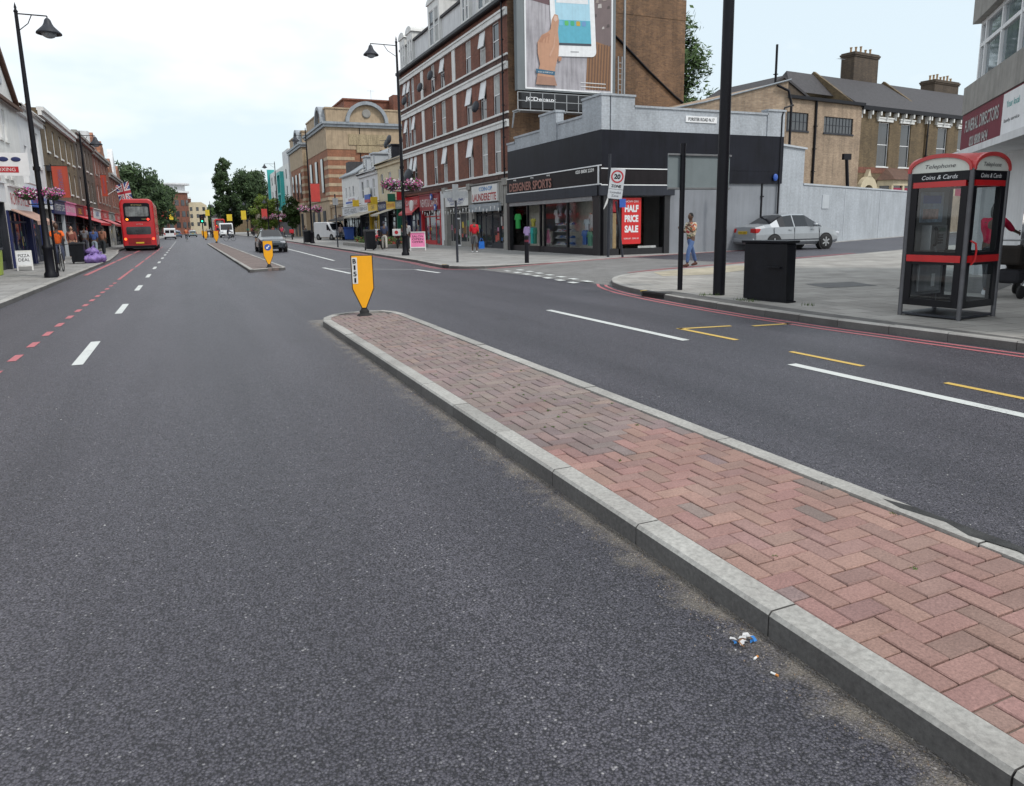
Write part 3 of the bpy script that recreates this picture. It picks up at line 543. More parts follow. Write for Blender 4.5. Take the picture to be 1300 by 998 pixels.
def shopfront(root,x0,x1,zt,spec,M=I4,z0=.0,y=0.):
    """pilasters, stallriser, panes, door, fascia with its writing, awning"""
    fm=spec.get('frame',A['dgrey']); sh=spec.get('sh',.75)
    m=MB(); m.M=M; zs=zt-sh
    for a in (x0,x1-.22): m=MB(); m.M=M; m.box(a,a+.22,y-.06,y+.3,z0,zs); part('pilaster',m,spec.get('pil',fm),root)
    m=MB(); m.M=M; dx0=x0+.3+(x1-x0-1.6)*spec.get('door',.5)
    m.box(x0+.22,dx0-.05,y+.1,y+.22,z0,z0+.45); m.box(dx0+1.05,x1-.22,y+.1,y+.22,z0,z0+.45)
    for a in (x0+.22,dx0-.05,dx0+1.0,x1-.29,(x0+dx0)/2,(dx0+1.1+x1)/2): m.box(a,a+.06,y+.1,y+.2,z0+.45,zs)
    m.box(x0+.22,x1-.22,y+.1,y+.2,zs-.5,zs-.42)
    fr=part('shop_frame',m,fm,root)
    m=MB(); m.M=M; m.box(x0+.22,x1-.22,y+.155,y+.165,z0+.4,zs); part('shop_pane',m,A['pane'],fr)
    m=MB(); m.M=M
    m.box(dx0,dx0+.08,y+.11,y+.15,z0,z0+2.1); m.box(dx0+.92,dx0+1.0,y+.11,y+.15,z0,z0+2.1); m.box(dx0+.08,dx0+.92,y+.11,y+.15,z0,z0+.2); m.box(dx0+.08,dx0+.92,y+.11,y+.15,z0+2.0,z0+2.1); m.box(dx0+.08,dx0+.92,y+.125,y+.135,z0+.2,z0+2.,1); m.box(dx0+.84,dx0+.88,y+.06,y+.11,z0+.9,z0+1.3)
    part('door',m,[spec.get('doorm',fm),A['pane']],root)
    m=MB(); m.M=M; m.box(x0,x1,y-.16,y+.05,zs,zt); m.box(x0,x1,y-.24,y+.02,zt,zt+.07)
    sg=part('fascia_sign',m,spec.get('sign',A['white']),root)
    if spec.get('text'):
        n=len(spec['text']); h=sh*spec.get('th',.5); w=min((x1-x0)*.86,n*h*.95)
        lettering(spec['text'],w,h,spec.get('tm',A['black']),sg,M@T((x0+x1)/2,y-.163,(zs+zt)/2))
    # goods and posters behind or on the glass
    rnd=random.Random(int(x0*13+zt*100)+len(spec.get('text','')))
    m=MB(); m.M=M; 
    for k in range(int((x1-x0)*3)):
        xx=rnd.uniform(x0+.3,x1-.7)
        if dx0-.35<xx<dx0+1: continue
        zz=z0+rnd.uniform(.5,1.7); s=rnd.uniform(.15,.4); m.box(xx,xx+s,y+.150,y+.154+k*.0001,zz,zz+s*rnd.uniform(.7,1.5),0,rnd.choice([(.6,.6,.58),(.5,.08,.06),(.08,.2,.45),(.6,.45,.05),(.1,.35,.2),(.5,.2,.35),(.15,.15,.15)]))
    if m.v: part('window_posters',m,PC,root)
    if spec.get('awn'):
        m=MB(); m.M=M; L_=spec.get('al',1.1); m.slabx([(y-.17,zs+.05),(y-.17-L_,zs-.45),(y-.17-L_,zs-.62),(y-.15-L_,zs-.62),(y-.15-L_,zs-.47),(y-.165,zs+.0)],x0+.1,x1-.1); part('awning',m,spec['awn'],root)
    if spec.get('hang'):
        hm=spec['hang']; m=MB(); m.M=M; m.box(x0+.35,x0+.43,y-.95,y-.25,zt-.1,zt+.6); m.box(x0+.37,x0+.41,y-.25,y-.05,zt+.2,zt+.25,1); part('hanging_sign',m,[hm,A['black']],root)
PC=vcol('poster_print',.5,mot=.15)
def chimney(root,x,y,z,w=1.0,d=.6,h=1.6,pots=4,mt=None,M=I4,cap=True):
    m=MB(); m.M=M; m.box(x-w/2,x+w/2,y-d/2,y+d/2,z,z+h); 
    m.box(x-w/2-.07,x+w/2+.07,y-d/2-.07,y+d/2+.07,z+h,z+h+.14); m.box(x-w/2-.13,x+w/2+.13,y-d/2-.13,y+d/2+.13,z+h+.14,z+h+.3); m.box(x-w/2-.04,x+w/2+.04,y-d/2-.04,y+d/2+.04,z+h+.3,z+h+.42)
    c=part('chimney',m,mt or A['ybrick'],root)
    for i in range(pots):
        px=x-w/2+w*(i+.5)/pots; p=MB(); p.M=M; hh=.5+.12*((i*7)%3); p.lathe([(.11,z+h+.42),(.13,z+h+.46),(.10,z+h+.5),(.095,z+h+.42+hh-.1),(.13,z+h+.42+hh-.06),(.13,z+h+.42+hh)],(px,y,0),10)
        part('chimney_pot',p,mat('terracotta_pot',(.45,.30,.17),.8,.25,5),c)
def downpipe(root,x,y,z0,z1,M=I4,mt=None,w=.05):
    m=MB(); m.M=M; m.tube([(x,y,z0),(x,y,z1)],w,8)
    for k in range(int((z1-z0)/1.8)): m.box(x-w*1.5,x+w*1.5,y-w*1.3,y+w*1.6,z0+.8+k*1.8,z0+.86+k*1.8)
    part('downpipe',m,mt or A['black'],root)
def aerial(root,x,y,z,M=I4):
    m=MB(); m.M=M; m.tube([(x,y,z),(x,y,z+1.6)],.02,6); m.tube([(x-.5,y,z+1.5),(x+.5,y,z+1.5)],.012,5)
    for k in range(6): m.tube([(x-.45+k*.16,y-.2,z+1.5),(x-.45+k*.16,y+.2,z+1.5)],.006,4)
    part('aerial',m,A['steel'],root)
def block(root,W,H,D,wm,gs,ops,roofm=None,par=0.,M=I4,sidem=None,ridge=0.,roof_over=.0,dep=.14,gable_sides=True,y0=0.):
    """walls with openings; flat roof behind a parapet, or a pitched roof with its ridge along the facade"""
    m=MB(); m.M=M; wallface(m,0,W,gs,H,y0,ops,dep)
    m.quad((0,D,0),(0,y0,0),(0,y0,H),(0,D,H),1); m.quad((W,y0,0),(W,D,0),(W,D,H),(W,y0,H),1); m.quad((W,D,0),(0,D,0),(0,D,H),(W,D,H),1)
    m.quad((0,y0+.35,gs),(W,y0+.35,gs),(W,y0,gs),(0,y0,gs),1); m.quad((0,y0+.35,0),(W,y0+.35,0),(W,y0+.35,gs),(0,y0+.35,gs),1)
    if ridge and gable_sides:
        m.add([(0,y0,H),(0,D,H),(0,(D+y0)/2,H+ridge)],[(0,2,1)],1); m.add([(W,y0,H),(W,D,H),(W,(D+y0)/2,H+ridge)],[(0,1,2)],1)
    w=part('wall',m,[wm,sidem or wm],root)
    r=MB(); r.M=M
    if ridge:
        yc=(D+y0)/2; e=.3; t=.12
        r.slabx([(y0-e,H-.02-e*ridge/(yc-y0)),(yc,H+ridge),(D+e,H-.02-e*ridge/(D-yc)),(D+e,H+t-e*ridge/(D-yc)),(yc,H+ridge+t+.05),(y0-e,H+t-e*ridge/(yc-y0))],-.05,W+.05)
    else: r.box(.02,W-.02,y0+.02,D-.02,H-par-.12,H-par)
    part('roof',r,roofm or A['slate'],root); return w
# world position helper rotations: right row faces -X, left row faces +X
RR,LR=R(-90),R(90)
# ================================================================ right hand side buildings
# ---- brick tenement with white bands
ZG=.112
HT=14.1; WT=22.6
ten=thing('brick_tenement','tall red brick tenement with white bands and satellite dishes above the launderette','building',(17.8,62.6,0),RR)
fl=[(4.55,7.2),(7.95,10.4),(11.15,13.3)]      # storey bands, sill to lintel
cols=[(.8,1.7),(1.95,2.8),(3.1,3.95), (8.3,9.25),(10.5,11.5), (15.7,16.75),(18.2,19.25),(20.3,21.35)]
ops=[(a,b,z0+.15,z1) for (z0,z1) in fl for (a,b) in cols]
block(ten,WT,HT,12.4,A['rbrick'],4.1,ops,A['slate'],.2,sidem=A['gbrick'])
k=0
for fi,(z0,z1) in enumerate(fl):
    for (a,b) in cols:
        k+=1; window(ten,a,b,z0+.15,z1,0,hopper=(k%3!=1 and (k*5)%4!=0),seed=k,dep=.1)
    m=MB(); m.box(-.05,WT+.02,-.12,.0,z1+.02,z1+.42); m.box(-.05,WT+.02,-.18,-.12,z1+.30,z1+.42); part('stone_band',m,A['white'],ten)
    m=MB(); m.box(-.05,WT+.02,-.1,.0,z0+.02,z0+.13); part('sill_band',m,A['white'],ten)
    m=MB(); m.box(0,WT,-.03,.0,z0-.28,z0+.02); 
    for x in (1.2,3.4,7.2,9.3,11.8,15.2,17.6,20.): m.box(x,x+1.0,-.05,-.03,z0-.24,z0-.05)
    part('recessed_brick_course',m,A['dbrick'],ten)
    for x in (5.9,13.2): m=MB(); m.box(x,x+.62,-.05,.0,z0+.14,z1+.01); part('white_pilaster',m,A['white'],ten)
m=MB(); m.box(-.1,WT+.05,-.32,.05,HT-.02,HT+.14); m.box(-.1,WT+.05,-.36,-.28,HT+.02,HT+.2); part('gutter',m,A['black'],ten)
# attic storey: rendered wall with white dormers
m=MB(); m.box(.1,WT-.1,.15,8,HT+.14,HT+1.9); part('attic_wall',m,A['wrender'],ten)
m=MB(); m.slabx([(.0,HT+1.9),(.0,HT+2.05),(4.5,HT+5),(9,HT+5),(12.4,HT+2),(12.4,HT+1.9)],.05,WT-.05); part('attic_roof',m,A['slate'],ten)
for x,w,tall in ((.5,1.5,0),(2.6,1.5,0),(8.3,2.6,1),(15.2,1.6,0),(18.,2.4,1)):
    m=MB(); h=HT+.14+(3.2 if tall else 2.5); wallface(m,x,x+w,HT+.14,h,-.05,[(x+.28,x+w/2-.12,HT+.5,h-.5),(x+w/2+.12,x+w-.28,HT+.5,h-.5)],.1); m.box(x,x+.02,-.05,2.6,HT+.14,h); m.box(x+w-.02,x+w,-.05,2.6,HT+.14,h)
    n=9; pts=[(x-.12,h)]+[(x+w/2-(w/2+.12)*math.cos(PI*i/n),h+(.5)*math.sin(PI*i/n)) for i in range(0,n+1)]
    m.slab(pts[1:],-.14,2.6); d=part('dormer',m,A['white'],ten)
    for s in (0,1):
        a=x+.28 if s==0 else x+w/2+.12; b=x+w/2-.12 if s==0 else x+w-.28
        window(d,a,b,HT+.5,h-.5,-.05,dep=.06,seed=int(x*3)+s)
for x in (5.6,13.4): chimney(ten,x,2.6,HT+1.9,1.9,1.0,2.6,5,A['rbrick'])
downpipe(ten,WT-.35,-.2,4,HT); downpipe(ten,.08,-.15,.1,HT)
def dish(root,x,z,r=.34,y=-.42,M=I4):
    m=MB(); m.M=M@T(x,y,z)@Matrix.Rotation(R(80),4,'X')@Matrix.Rotation(R(18),4,'Y'); m.lathe([(.02,.1),(r*.5,.07),(r*.85,.02),(r,0),(r,.015),(r*.5,.085),(.02,.115)],n=16); m.M=M; m.tube([(x,y,z),(x,y*.4,z-.12),(x,-.01,z-.12)],.022,6); m.tube([(x,y,z-.2),(x,y-.4,z-.12)],.012,5); part('satellite_dish',m,A['dgrey'],root)
for x,z in ((2.5,11.7),(6.9,12.0),(9.5,12.4),(18.4,8.9),(2.6,5.7)): dish(ten,x,z,.36 if z>6 else .6)
# gable end furniture
m=MB(); m.tube([(WT+.07,6.0,HT+1.8),(WT+.07,6.0,HT-.6),(WT+.07,7.5,HT-1.6),(WT+.07,9.6,HT-3.2),(WT+.07,11.6,HT-4.6),(WT+.07,12.3,HT-5.0)],.07,8); part('gable_pipe',m,A['black'],ten)
m=MB(); m.box(WT-.3,WT+.02,0,12.42,HT-.02,HT+1.2); part('gable_parapet',m,A['gbrick'],ten)
# ground floor: four shops, left (far) to right (near)
WL=dict(pil=A['pgrey'])
def stuc(x): 
    m=MB(); m.box(x-.28,x+.28,-.14,.3,0,3.9); m.box(x-.34,x+.34,-.2,.3,0,.5); m.box(x-.33,x+.33,-.26,.2,3.9,4.3); part('stone_pier',m,A['conc'],ten)
shopfront(ten,.35,4.6,3.9,dict(sign=A['red'],text='CAFE  BAR',tm=A['white'],frame=A['navy'],awn=A['red'],al=.6,door=.3,sh=.8,hang=A['red']))
shopfront(ten,4.7,9.7,3.95,dict(sign=mat('dark_red_sign',(.30,.03,.04),.5),text='NEWS & CARDS',tm=A['white'],frame=A['red'],door=.9,sh=1.2,pil=A['red']))
m=MB(); m.box(9.8,10.9,-.05,.3,0,4.1); m.box(10.0,10.7,-.07,-.05,1.6,2.0); part('rendered_bay',m,A['wrender'],ten)
shopfront(ten,11.2,15.9,4.05,dict(sign=A['white'],text='NEW CONCEPT',tm=mat('sign_blue_ink',(.05,.08,.25),.6),frame=A['conc'],door=.35,sh=1.15,pil=A['conc'],doorm=A['wframe'],th=.32))
shopfront(ten,16.5,21.9,4.15,dict(sign=A['conc'],frame=A['dgrey'],door=.42,sh=1.45,pil=A['conc']))
for x in (11.05,16.2,22.25): stuc(x)
m=MB(); m.box(16.95,21.3,-.28,-.165,3.0,4.08); m.box(16.9,21.35,-.30,-.27,2.98,3.02,1); m.box(16.9,21.35,-.30,-.27,4.06,4.10,1); m.box(16.6,21.6,-.34,-.165,2.42,2.9,2)
ls=part('launderette_sign',m,[A['white'],A['dgrey'],A['lead']],ten)
lettering('LAUNDERETTE',4.0,.46,mat('sign_red_ink',(.40,.03,.03),.6),ls,T(19.12,-.285,3.32),bold=.02); lettering('COIN-OP',2.2,.26,mat('sign_light_blue',(.08,.25,.55),.6),ls,T(19.4,-.285,3.82),bold=.02)
lettering('LADIES & GENTS',3.0,.2,mat('sign_blue_ink',(.05,.08,.25)),ten,T(13.6,-.165,3.3)); lettering('HAIR & BEAUTY',2.6,.16,mat('sign_blue_ink',(.05,.08,.25)),ten,T(13.6,-.165,3.08))
m=MB(); m.M=T(3.6,-.5,3.2)@Matrix.Rotation(R(90),4,'X'); m.lathe([(.42,-.06),(.48,-.06),(.48,.06),(.42,.06)],n=24); m.lathe([(.41,-.055),(.41,.055)],n=24,mi=1); part('round_sign',m,[A['white'],mat('cyan_sign',(.05,.50,.65),.5)],ten)
for x in (8.3,9.2): m=MB(); m.M=T(x,-.3,3.75 if x<9 else 2.95)@Matrix.Rotation(R(90),4,'X'); m.lathe([(.24,-.04),(.24,.04)],n=18); m.lathe([(.12,-.045),(.12,.045)],n=14,mi=1); part('lottery_sign',m,[A['blue'],A['white']],ten)
# bunting of little white pennants over the shop doors
m=MB(); rnd=random.Random(2); 
for i in range(26):
    x=6.0+i*.62; z=2.75-.18*math.sin(i*.8)**2; m.add([(x,-.35,z),(x+.22,-.35,z-.02),(x+.1,-.37,z-.3)],[(0,1,2)]); m.add([(x,-.352,z),(x+.1,-.372,z-.3),(x+.22,-.352,z-.02)],[(0,1,2)])
m.tube([(6,-.35,2.75),(22.3,-.35,2.75)],.006,4); tag(m.build('bunting',A['white'],None),'string of small white pennants hung over the launderette and neighbouring doors','bunting')
bunting=bpy.data.objects['bunting']; bunting.location=(17.8,62.6,0); bunting.rotation_euler=(0,0,RR)
# ---- sports shop on the corner
sp=thing('corner_sports_shop','single storey black and grey corner sports shop with empty sign panels','shop',(17.2,38.7,0),RR)
# local x: 0 at far end -> 10.2 at the corner; -y outward; y=D goes to +X
WS=10.2; TOP=5.62; SM=T(WS,0,0)@Matrix.Rotation(R(90),4,'Z')   # side frame: x runs away from the corner (+X world) , -y faces -Y world
# side frame check: local(sideways) x -> root +y ; outward -y -> root +x
SIDE=10.4
PG=mat('shop_grey_render',(.235,.25,.275),.7,.12,.8,.2,25); PL=A['pbrick']; BK=mat('black_fascia',(.010,.011,.018),.5,.35,.9,spec=.2)
m=MB(); m.M=SM; wallface(m,0,SIDE,0,TOP,0,[(.55,3.55,.0,2.75)],.35); part('side_wall',m,PG,sp)
m=MB(); m.quad((0,0,2.95),(WS,0,2.95),(WS,0,TOP),(0,0,TOP)); m.quad((0,0,0),(0,0,TOP),(0,9,TOP),(0,9,0)); m.quad((0,SIDE,0),(0,SIDE,TOP),(WS,SIDE,TOP),(WS,SIDE,0)); m.quad((.0,0,2.95),(0,7,2.95),(WS-.4,7,2.95),(WS-.4,0,2.95)); m.quad((0,7,.12),(0,7,2.95),(WS-.4,7,2.95),(WS-.4,7,.12)); m.box(WS-.42,WS-.02,3.6,7,.1,2.95); part('shop_body',m,A['wrender'],sp)
m=MB(); m.box(0,WS+.0,.05,SIDE,TOP-.1,TOP+.02); part('flat_roof',m,A['lead'],sp)
m=MB(); m.box(-.02,WS+.10,-.1,0,4.1,TOP); m.M=SM; m.box(-.0,SIDE-.0,-.1,0,3.95,TOP); m.box(3.6,SIDE,-.09,0,3.35,3.95); part('upper_fascia',m,BK,sp)
m=MB(); m.box(-.02,WS+.16,-.16,0,3.28,4.08); m.M=SM; m.box(0.,3.62,-.16,0,3.25,3.93); sg=part('fascia_sign',m,mat('sign_black',(.014,.011,.013),.5,.3,1.2,spec=.2),sp)
m=MB(); 
for z in (3.26,4.07): m.box(0,WS+.17,-.19,-.155,z,z+.05)
m.box(WS-.1,WS+.0,-.195,-.155,3.3,4.08); m.M=SM
for z in (3.22,3.93): m.box(-.17,3.7,-.19,-.155,z,z+.045)
m.box(3.62,3.68,-.19,-.155,3.22,3.97); part('sign_trim',m,A['wframe'],sg)
lettering('DESIGNER SPORTS',5.2,.46,mat('faded_letter_red',(.30,.13,.10),.5,.25,6),sg,T(3.0,-.17,3.60),bold=.03,ext=.03)
lettering('020 8808 2239',1.7,.16,A['white'],sg,T(8.9,-.17,3.93),bold=.03); 
for x in (1.1,3.3,5.2): lettering('RNJ',.34,.1,A['white'],sg,T(x,-.17,3.98 if x<5 else 3.98),bold=.03)
m=MB(); m.box(-.02,WS+.1,-.26,0,2.78,3.24); m.M=SM; m.box(-.26,3.75,-.26,0,2.78,3.2); part('lower_fascia',m,mat('fascia_dark_grey',(.03,.034,.045),.5,.2,1,spec=.25),sp)
m=MB(); m.box(.35,WS-.55,-.20,.05,2.58,2.775); 
for k in range(3): m.box(.35,WS-.55,-.215,-.195,2.6+k*.06,2.62+k*.06)
part('rolled_shutter',m,A['steel'],sp)
# parapet, stepped, pale painted brick with piers
m=MB(); 
for a,b,h in ((-.1,.9,6.0),(.9,4.2,6.25),(4.2,6.0,6.95),(6.0,8.6,6.35),(8.6,WS+.10,7.05)): m.box(a,b,-.12 if h>6.5 else -.05,.3,TOP+.0,h); m.box(a-.04,b+.04,-.17 if h>6.5 else -.1,.35,h,h+.1)
m.M=SM
for a,b,h in ((.36,1.6,7.05),(1.6,SIDE-1.1,6.62),(SIDE-1.1,SIDE+.0,6.8)): m.box(a,b,-.10 if h>6.7 else -.05,.3,TOP+.0,h); m.box(a-.03,b+.03,-.15 if h>6.7 else -.1,.35,h,h+.09)
part('parapet',m,PL,sp)
m=MB(); m.M=SM; m.box(4.4,6.2,-.09,-.055,6.1,6.38); ns=part('street_name_plate',m,A['wframe'],sp); lettering('FORSTER ROAD N.17',1.5,.15,A['black'],ns,SM@T(5.3,-.092,6.24),bold=.02)
# shop window bays on the high street and corner post
m=MB(); m.box(0,.35,-.2,.3,.1,2.78); m.box(WS-.5,WS+.05,-.2,.05,.1,2.78); m.box(.35,WS-.5,-.05,.1,.1,.42)
for x in (2.3,3.9,4.35,6.9): m.box(x,x+.1,-.05,.08,.1,2.6)
m.M=SM; m.box(-.05,.12,-.2,.2,.1,2.78); m.box(3.3,3.6,-.12,.3,.1,2.78); m.box(.12,3.3,-.05,.08,.1,.4); m.box(.86,.94,-.05,.08,.1,2.78)
fr=part('shop_frame',m,mat('frame_black',(.015,.015,.018),.35,.3,4),sp,)
m=MB(); m.box(.35,2.3,0,.012,.42,2.58); m.box(4.45,6.9,0,.012,.42,2.58); m.box(7.,WS-.5,0,.012,.42,2.58); m.M=SM; m.box(.12,3.3,0,.012,.4,2.75); part('shop_pane',m,A['shopglass'],fr)
m=MB(); m.box(.36,2.35,1.0,1.1,.13,2.6); m.box(4.6,WS-.6,1.3,1.4,.13,2.7); part('display_wall',m,mat('display_cream',(.60,.56,.48),.8),sp)
m=MB(); m.box(7.4,WS-.7,1.2,1.28,1.5,2.5); part('red_sale_panel',m,A['red'],sp)
m=MB(); m.box(.1,WS-.1,.15,6.9,.1,.13); part('shop_floor',m,mat('shop_floor',(.22,.19,.16),.6),sp)
m=MB(); m.M=SM; m.box(.98,2.02,-.085,-.055,.60,2.68); m.M=I4
ps=part('sale_poster',m,mat('poster_red',(.62,.02,.02),.5,.05,2),sp)
for t,z in (('HALF',2.2),('PRICE',1.75),('SALE',1.28)): lettering(t,.74,.32,A['wframe'],ps,SM@T(1.50,-.088,z),bold=.05)
lettering('now on  now on',.8,.07,A['wframe'],ps,SM@T(1.50,-.088,.85)); lettering('NOW ON',.7,.1,A['wframe'],ps,SM@T(1.50,-.088,2.52))
m=MB(); m.M=SM; m.box(.2,.75,.02,.05,.42,2.0); part('plywood_board',m,mat('plywood',(.45,.30,.15),.7,.2,6),sp)
m=MB(); m.M=SM; m.box(.2,1.1,.02,.05,2.05,2.6); m.box(1.9,2.9,-.045,-.03,.15,.5,1); part('notice_board',m,[A['red'],A['curt']],sp)
downpipe(sp,WS+.0,9.2,.1,3.9,w=.055)
# alarm box
m=MB(); m.M=SM; m.ball((9.9,-.16,3.65),(.15,.06,.18)); part('alarm_box',m,A['blue'],sp)
# satellite view lamp
m=MB(); m.M=SM; m.tube([(10.2,-.1,.12),(10.2,-.1,6.6),(10.35,-.1,7.0),(10.9,-.1,7.15)],.045,8); part('cable_pole',m,A['black'],sp)
# goods in the window
def shirt_mesh(w,h,d=.05,legs=False):
    m=MB()
    m.slab([(-w*.28,h),(-w*.5,h*.9),(-w*.62,h*.62),(-w*.44,h*.58),(-w*.33,h*.74),(-w*.36,0),(w*.36,0),(w*.33,h*.74),(w*.44,h*.58),(w*.62,h*.62),(w*.5,h*.9),(w*.28,h),(w*.1,h*.95),(-w*.1,h*.95)],-d,d); return m
def shirt(lab,c,x,y,z,w=.55,h=.75,rz=RR,name='hanging_shirt',grp='clothes on show at the sports shop'):
    o=shirt_mesh(w,h).build(name,mat('cloth_%d_%d_%d'%tuple(int(v*99) for v in c),c,.9,.15,5,.3,20)); P_=sp.matrix_world; 
    q=T(17.2,38.7,0)@Matrix.Rotation(RR,4,'Z')@T(x,y,z)@Matrix.Rotation(rz-RR,4,'Z'); o.matrix_world=q; tag(o,lab,'shirt',grp); return o
shirt('green football shirt hanging at the left end of the shop window',(.02,.30,.06),1.55,-.22,1.35,.6,.8)
shirt('grey striped shirt hanging left of the green one',(.25,.28,.3),.95,.18,1.3,.5,.8)
shirt('lilac shirt with red collar hanging in the open shop doorway',(.48,.34,.62),3.0,-.35,.55,.62,.9)
shirt('teal shirt next to the lilac one in the doorway',(.02,.30,.28),3.55,-.3,.55,.3,.85)
shirt('dark green shirt in the doorway, second from the lilac one',(.02,.14,.09),3.85,-.28,.55,.26,.85)
shirt('yellow and black top hanging high in the shop doorway',(.30,.28,.04),3.3,-.12,1.45,.4,.42)
for i,(c,x,z,n_) in enumerate([((.6,.6,.58),7.9,1.35,'ivory'),((.12,.3,.2),8.3,.5,'bottle green'),((.35,.2,.45),9.2,.5,'violet'),((.3,.3,.34),5.2,1.95,'slate grey'),((.5,.5,.48),5.9,2.0,'off white'),((.55,.55,.55),4.9,1.6,'pale grey'),((.25,.25,.28),5.5,1.6,'charcoal'),((.42,.42,.46),6.1,1.6,'mid grey'),((.55,.58,.6),7.4,1.1,'white'),((.05,.12,.35),7.8,.55,'blue'),((.45,.05,.06),8.8,1.5,'crimson')]): shirt(n_+' top displayed behind the sports shop glass',c,x,.5 if i%2 else .85,z,.5,.7)
m=MB(); rnd=random.Random(8)
for r in range(4):
    z=.5+r*.33; m.box(4.9,6.7,.35,.75,z,z+.03,0,(.5,.5,.5))
    for k in range(6): x=4.95+k*.29; m.slabx([(.38,z+.03),(.68,z+.03),(.68,z+.12),(.56,z+.15),(.45,z+.08),(.38,z+.07)],x,x+.1); m.cols[-6:]; 
for i in range(len(m.cols)):
    if m.cols[i] is None: m.cols[i]=random.choice([(.7,.7,.7),(.6,.6,.62),(.1,.1,.12),(.4,.05,.05),(.05,.15,.4)])
sr=m.build('shoe_rack',PC); sr.matrix_world=T(17.2,38.7,0)@Matrix.Rotation(RR,4,'Z'); tag(sr,'shelved rack of white and coloured trainers behind the shop glass','shoe rack')
# ---- billboard fixed above the sports shop
bb=thing('advertising_billboard','huge portrait billboard advertising a white tablet computer on the brick gable','billboard',(18.5,39.2,8.35),sc=.86)
BW,BH=6.75,9.2
m=MB(); m.box(-.55,BW+.25,0,.45,.9,BH+.9); part('frame',m,mat('billboard_grey',(.16,.18,.19),.6,.1,.6),bb)
m=MB(); m.box(0,.1,-.03,0,1.0,BH+.8); m.box(BW-.1,BW,-.03,0,1.0,BH+.8); m.box(.1,BW-.1,-.03,0,1.0,1.1); part('trim',m,A['wframe'],bb)
m=MB(); m.box(.1,BW-.1,-.015,.0,1.1,BH+.8); po=part('poster',m,mat('poster_paper',(.42,.40,.43),.6,.35,.35),bb)
def flat(poly,y,c,name,par,lab=None,M=I4,ext=.006):
    m=MB(); m.M=M; m.slab(poly,y-ext,y); return part(name,m,c if not isinstance(c,tuple) else mat('print_%d_%d_%d'%tuple(int(v*99) for v in c),c,.5,.08,3),par,0,lab)
# photo background behind the tablet: mauve table, dark room, basket seat
flat([(.1,6.6),(.1,BH+.8),(2.2,BH+.8),(2.2,6.3)],-.018,(.13,.07,.08),'background_room',po)
flat([(5.0,4.6),(5.0,BH+.8),(6.6,BH+.8),(6.6,3.9),(5.6,4.0)],-.018,(.16,.12,.12),'background_room',po)
flat([(4.6,1.2),(4.8,4.5),(6.6,4.1),(6.6,1.2)],-.019,(.26,.13,.06),'basket_chair',po)
for k in range(8): flat([(4.75+k*.23,1.2),(4.9+k*.23,4.2),(5.0+k*.23,4.2),(4.87+k*.23,1.2)],-.026,(.14,.07,.04),'basket_weave',po)
rnd=random.Random(12)
for k in range(16):
    x=rnd.uniform(5.1,6.3); z=rnd.uniform(4.8,9.5); s=rnd.uniform(.15,.4); flat([(x,z),(x+s,z+.05),(x+s*.9,z+s),(x+.05,z+s*.8)],-.026-k*.0005,rnd.choice([(.30,.25,.22),(.08,.06,.06),(.45,.42,.40),(.25,.1,.08)]),'background_blur',po)
def rrect(x0,x1,z0,z1,r,n=5):
    p=[]
    for cx,cz,a0 in ((x1-r,z0+r,-90),(x1-r,z1-r,0),(x0+r,z1-r,90),(x0+r,z0+r,180)):
        for i in range(n+1): a=R(a0+90*i/n); p.append((cx+r*math.cos(a),cz+r*math.sin(a)))
    return p
# tablet tilts slightly; it runs off the top of what one sees
TM=Matrix.Translation((3.5,0,6.45))@Matrix.Scale(1.06,4,(1,0,0))@Matrix.Rotation(R(-3),4,'Y')
tb=flat(rrect(-1.55,1.65,-3.2,3.6,.35),-.045,(.80,.81,.82),'tablet_picture',po,M=TM,ext=.03)
flat([(-1.2,-2.5),(-1.2,3.2),(1.3,3.2),(1.3,-2.5)],-.076,(.38,.62,.74),'screen_picture',tb,M=TM)
flat([(-1.2,-2.5),(-1.2,-2.35),(1.3,-2.35),(1.3,-2.5)],-.083,(.05,.06,.08),'screen_bar',tb,M=TM)
flat([(-1.2,-2.35),(-1.2,-.9),(1.3,-.9),(1.3,-2.35)],-.080,(.10,.40,.52),'screen_water',tb,M=TM)
flat([(-1.1,.15),(-1.1,.95),(1.2,.95),(1.2,.15)],-.083,(.72,.74,.76),'screen_widget',tb,M=TM)
flat([(.15,1.15),(.15,2.0),(1.2,2.0),(1.2,1.15)],-.083,(.06,.07,.12),'screen_clock',tb,M=TM)
for i,c in enumerate([(.15,.45,.65),(.10,.45,.12),(.05,.40,.20),(.55,.35,.05),(.15,.30,.55)]): flat(rrect(-1.0+i*.42,-.72+i*.42,-1.25,-.95,.06,3),-.087,c,'app_icon',tb,M=TM)
for i,c in enumerate([(.75,.55,.05),(.5,.5,.5)]): flat([(-.9+.35*math.cos(a*PI/4)+i*.3,1.55+.18*math.sin(a*PI/4)) for a in range(8)],-.084-i*.004,c,'weather_icon',tb,M=TM)
flat([(-.25,-2.93),(-.25,-2.87),(.35,-2.87),(.35,-2.93)],-.078,(.3,.3,.32),'tablet_mark',tb,M=TM)
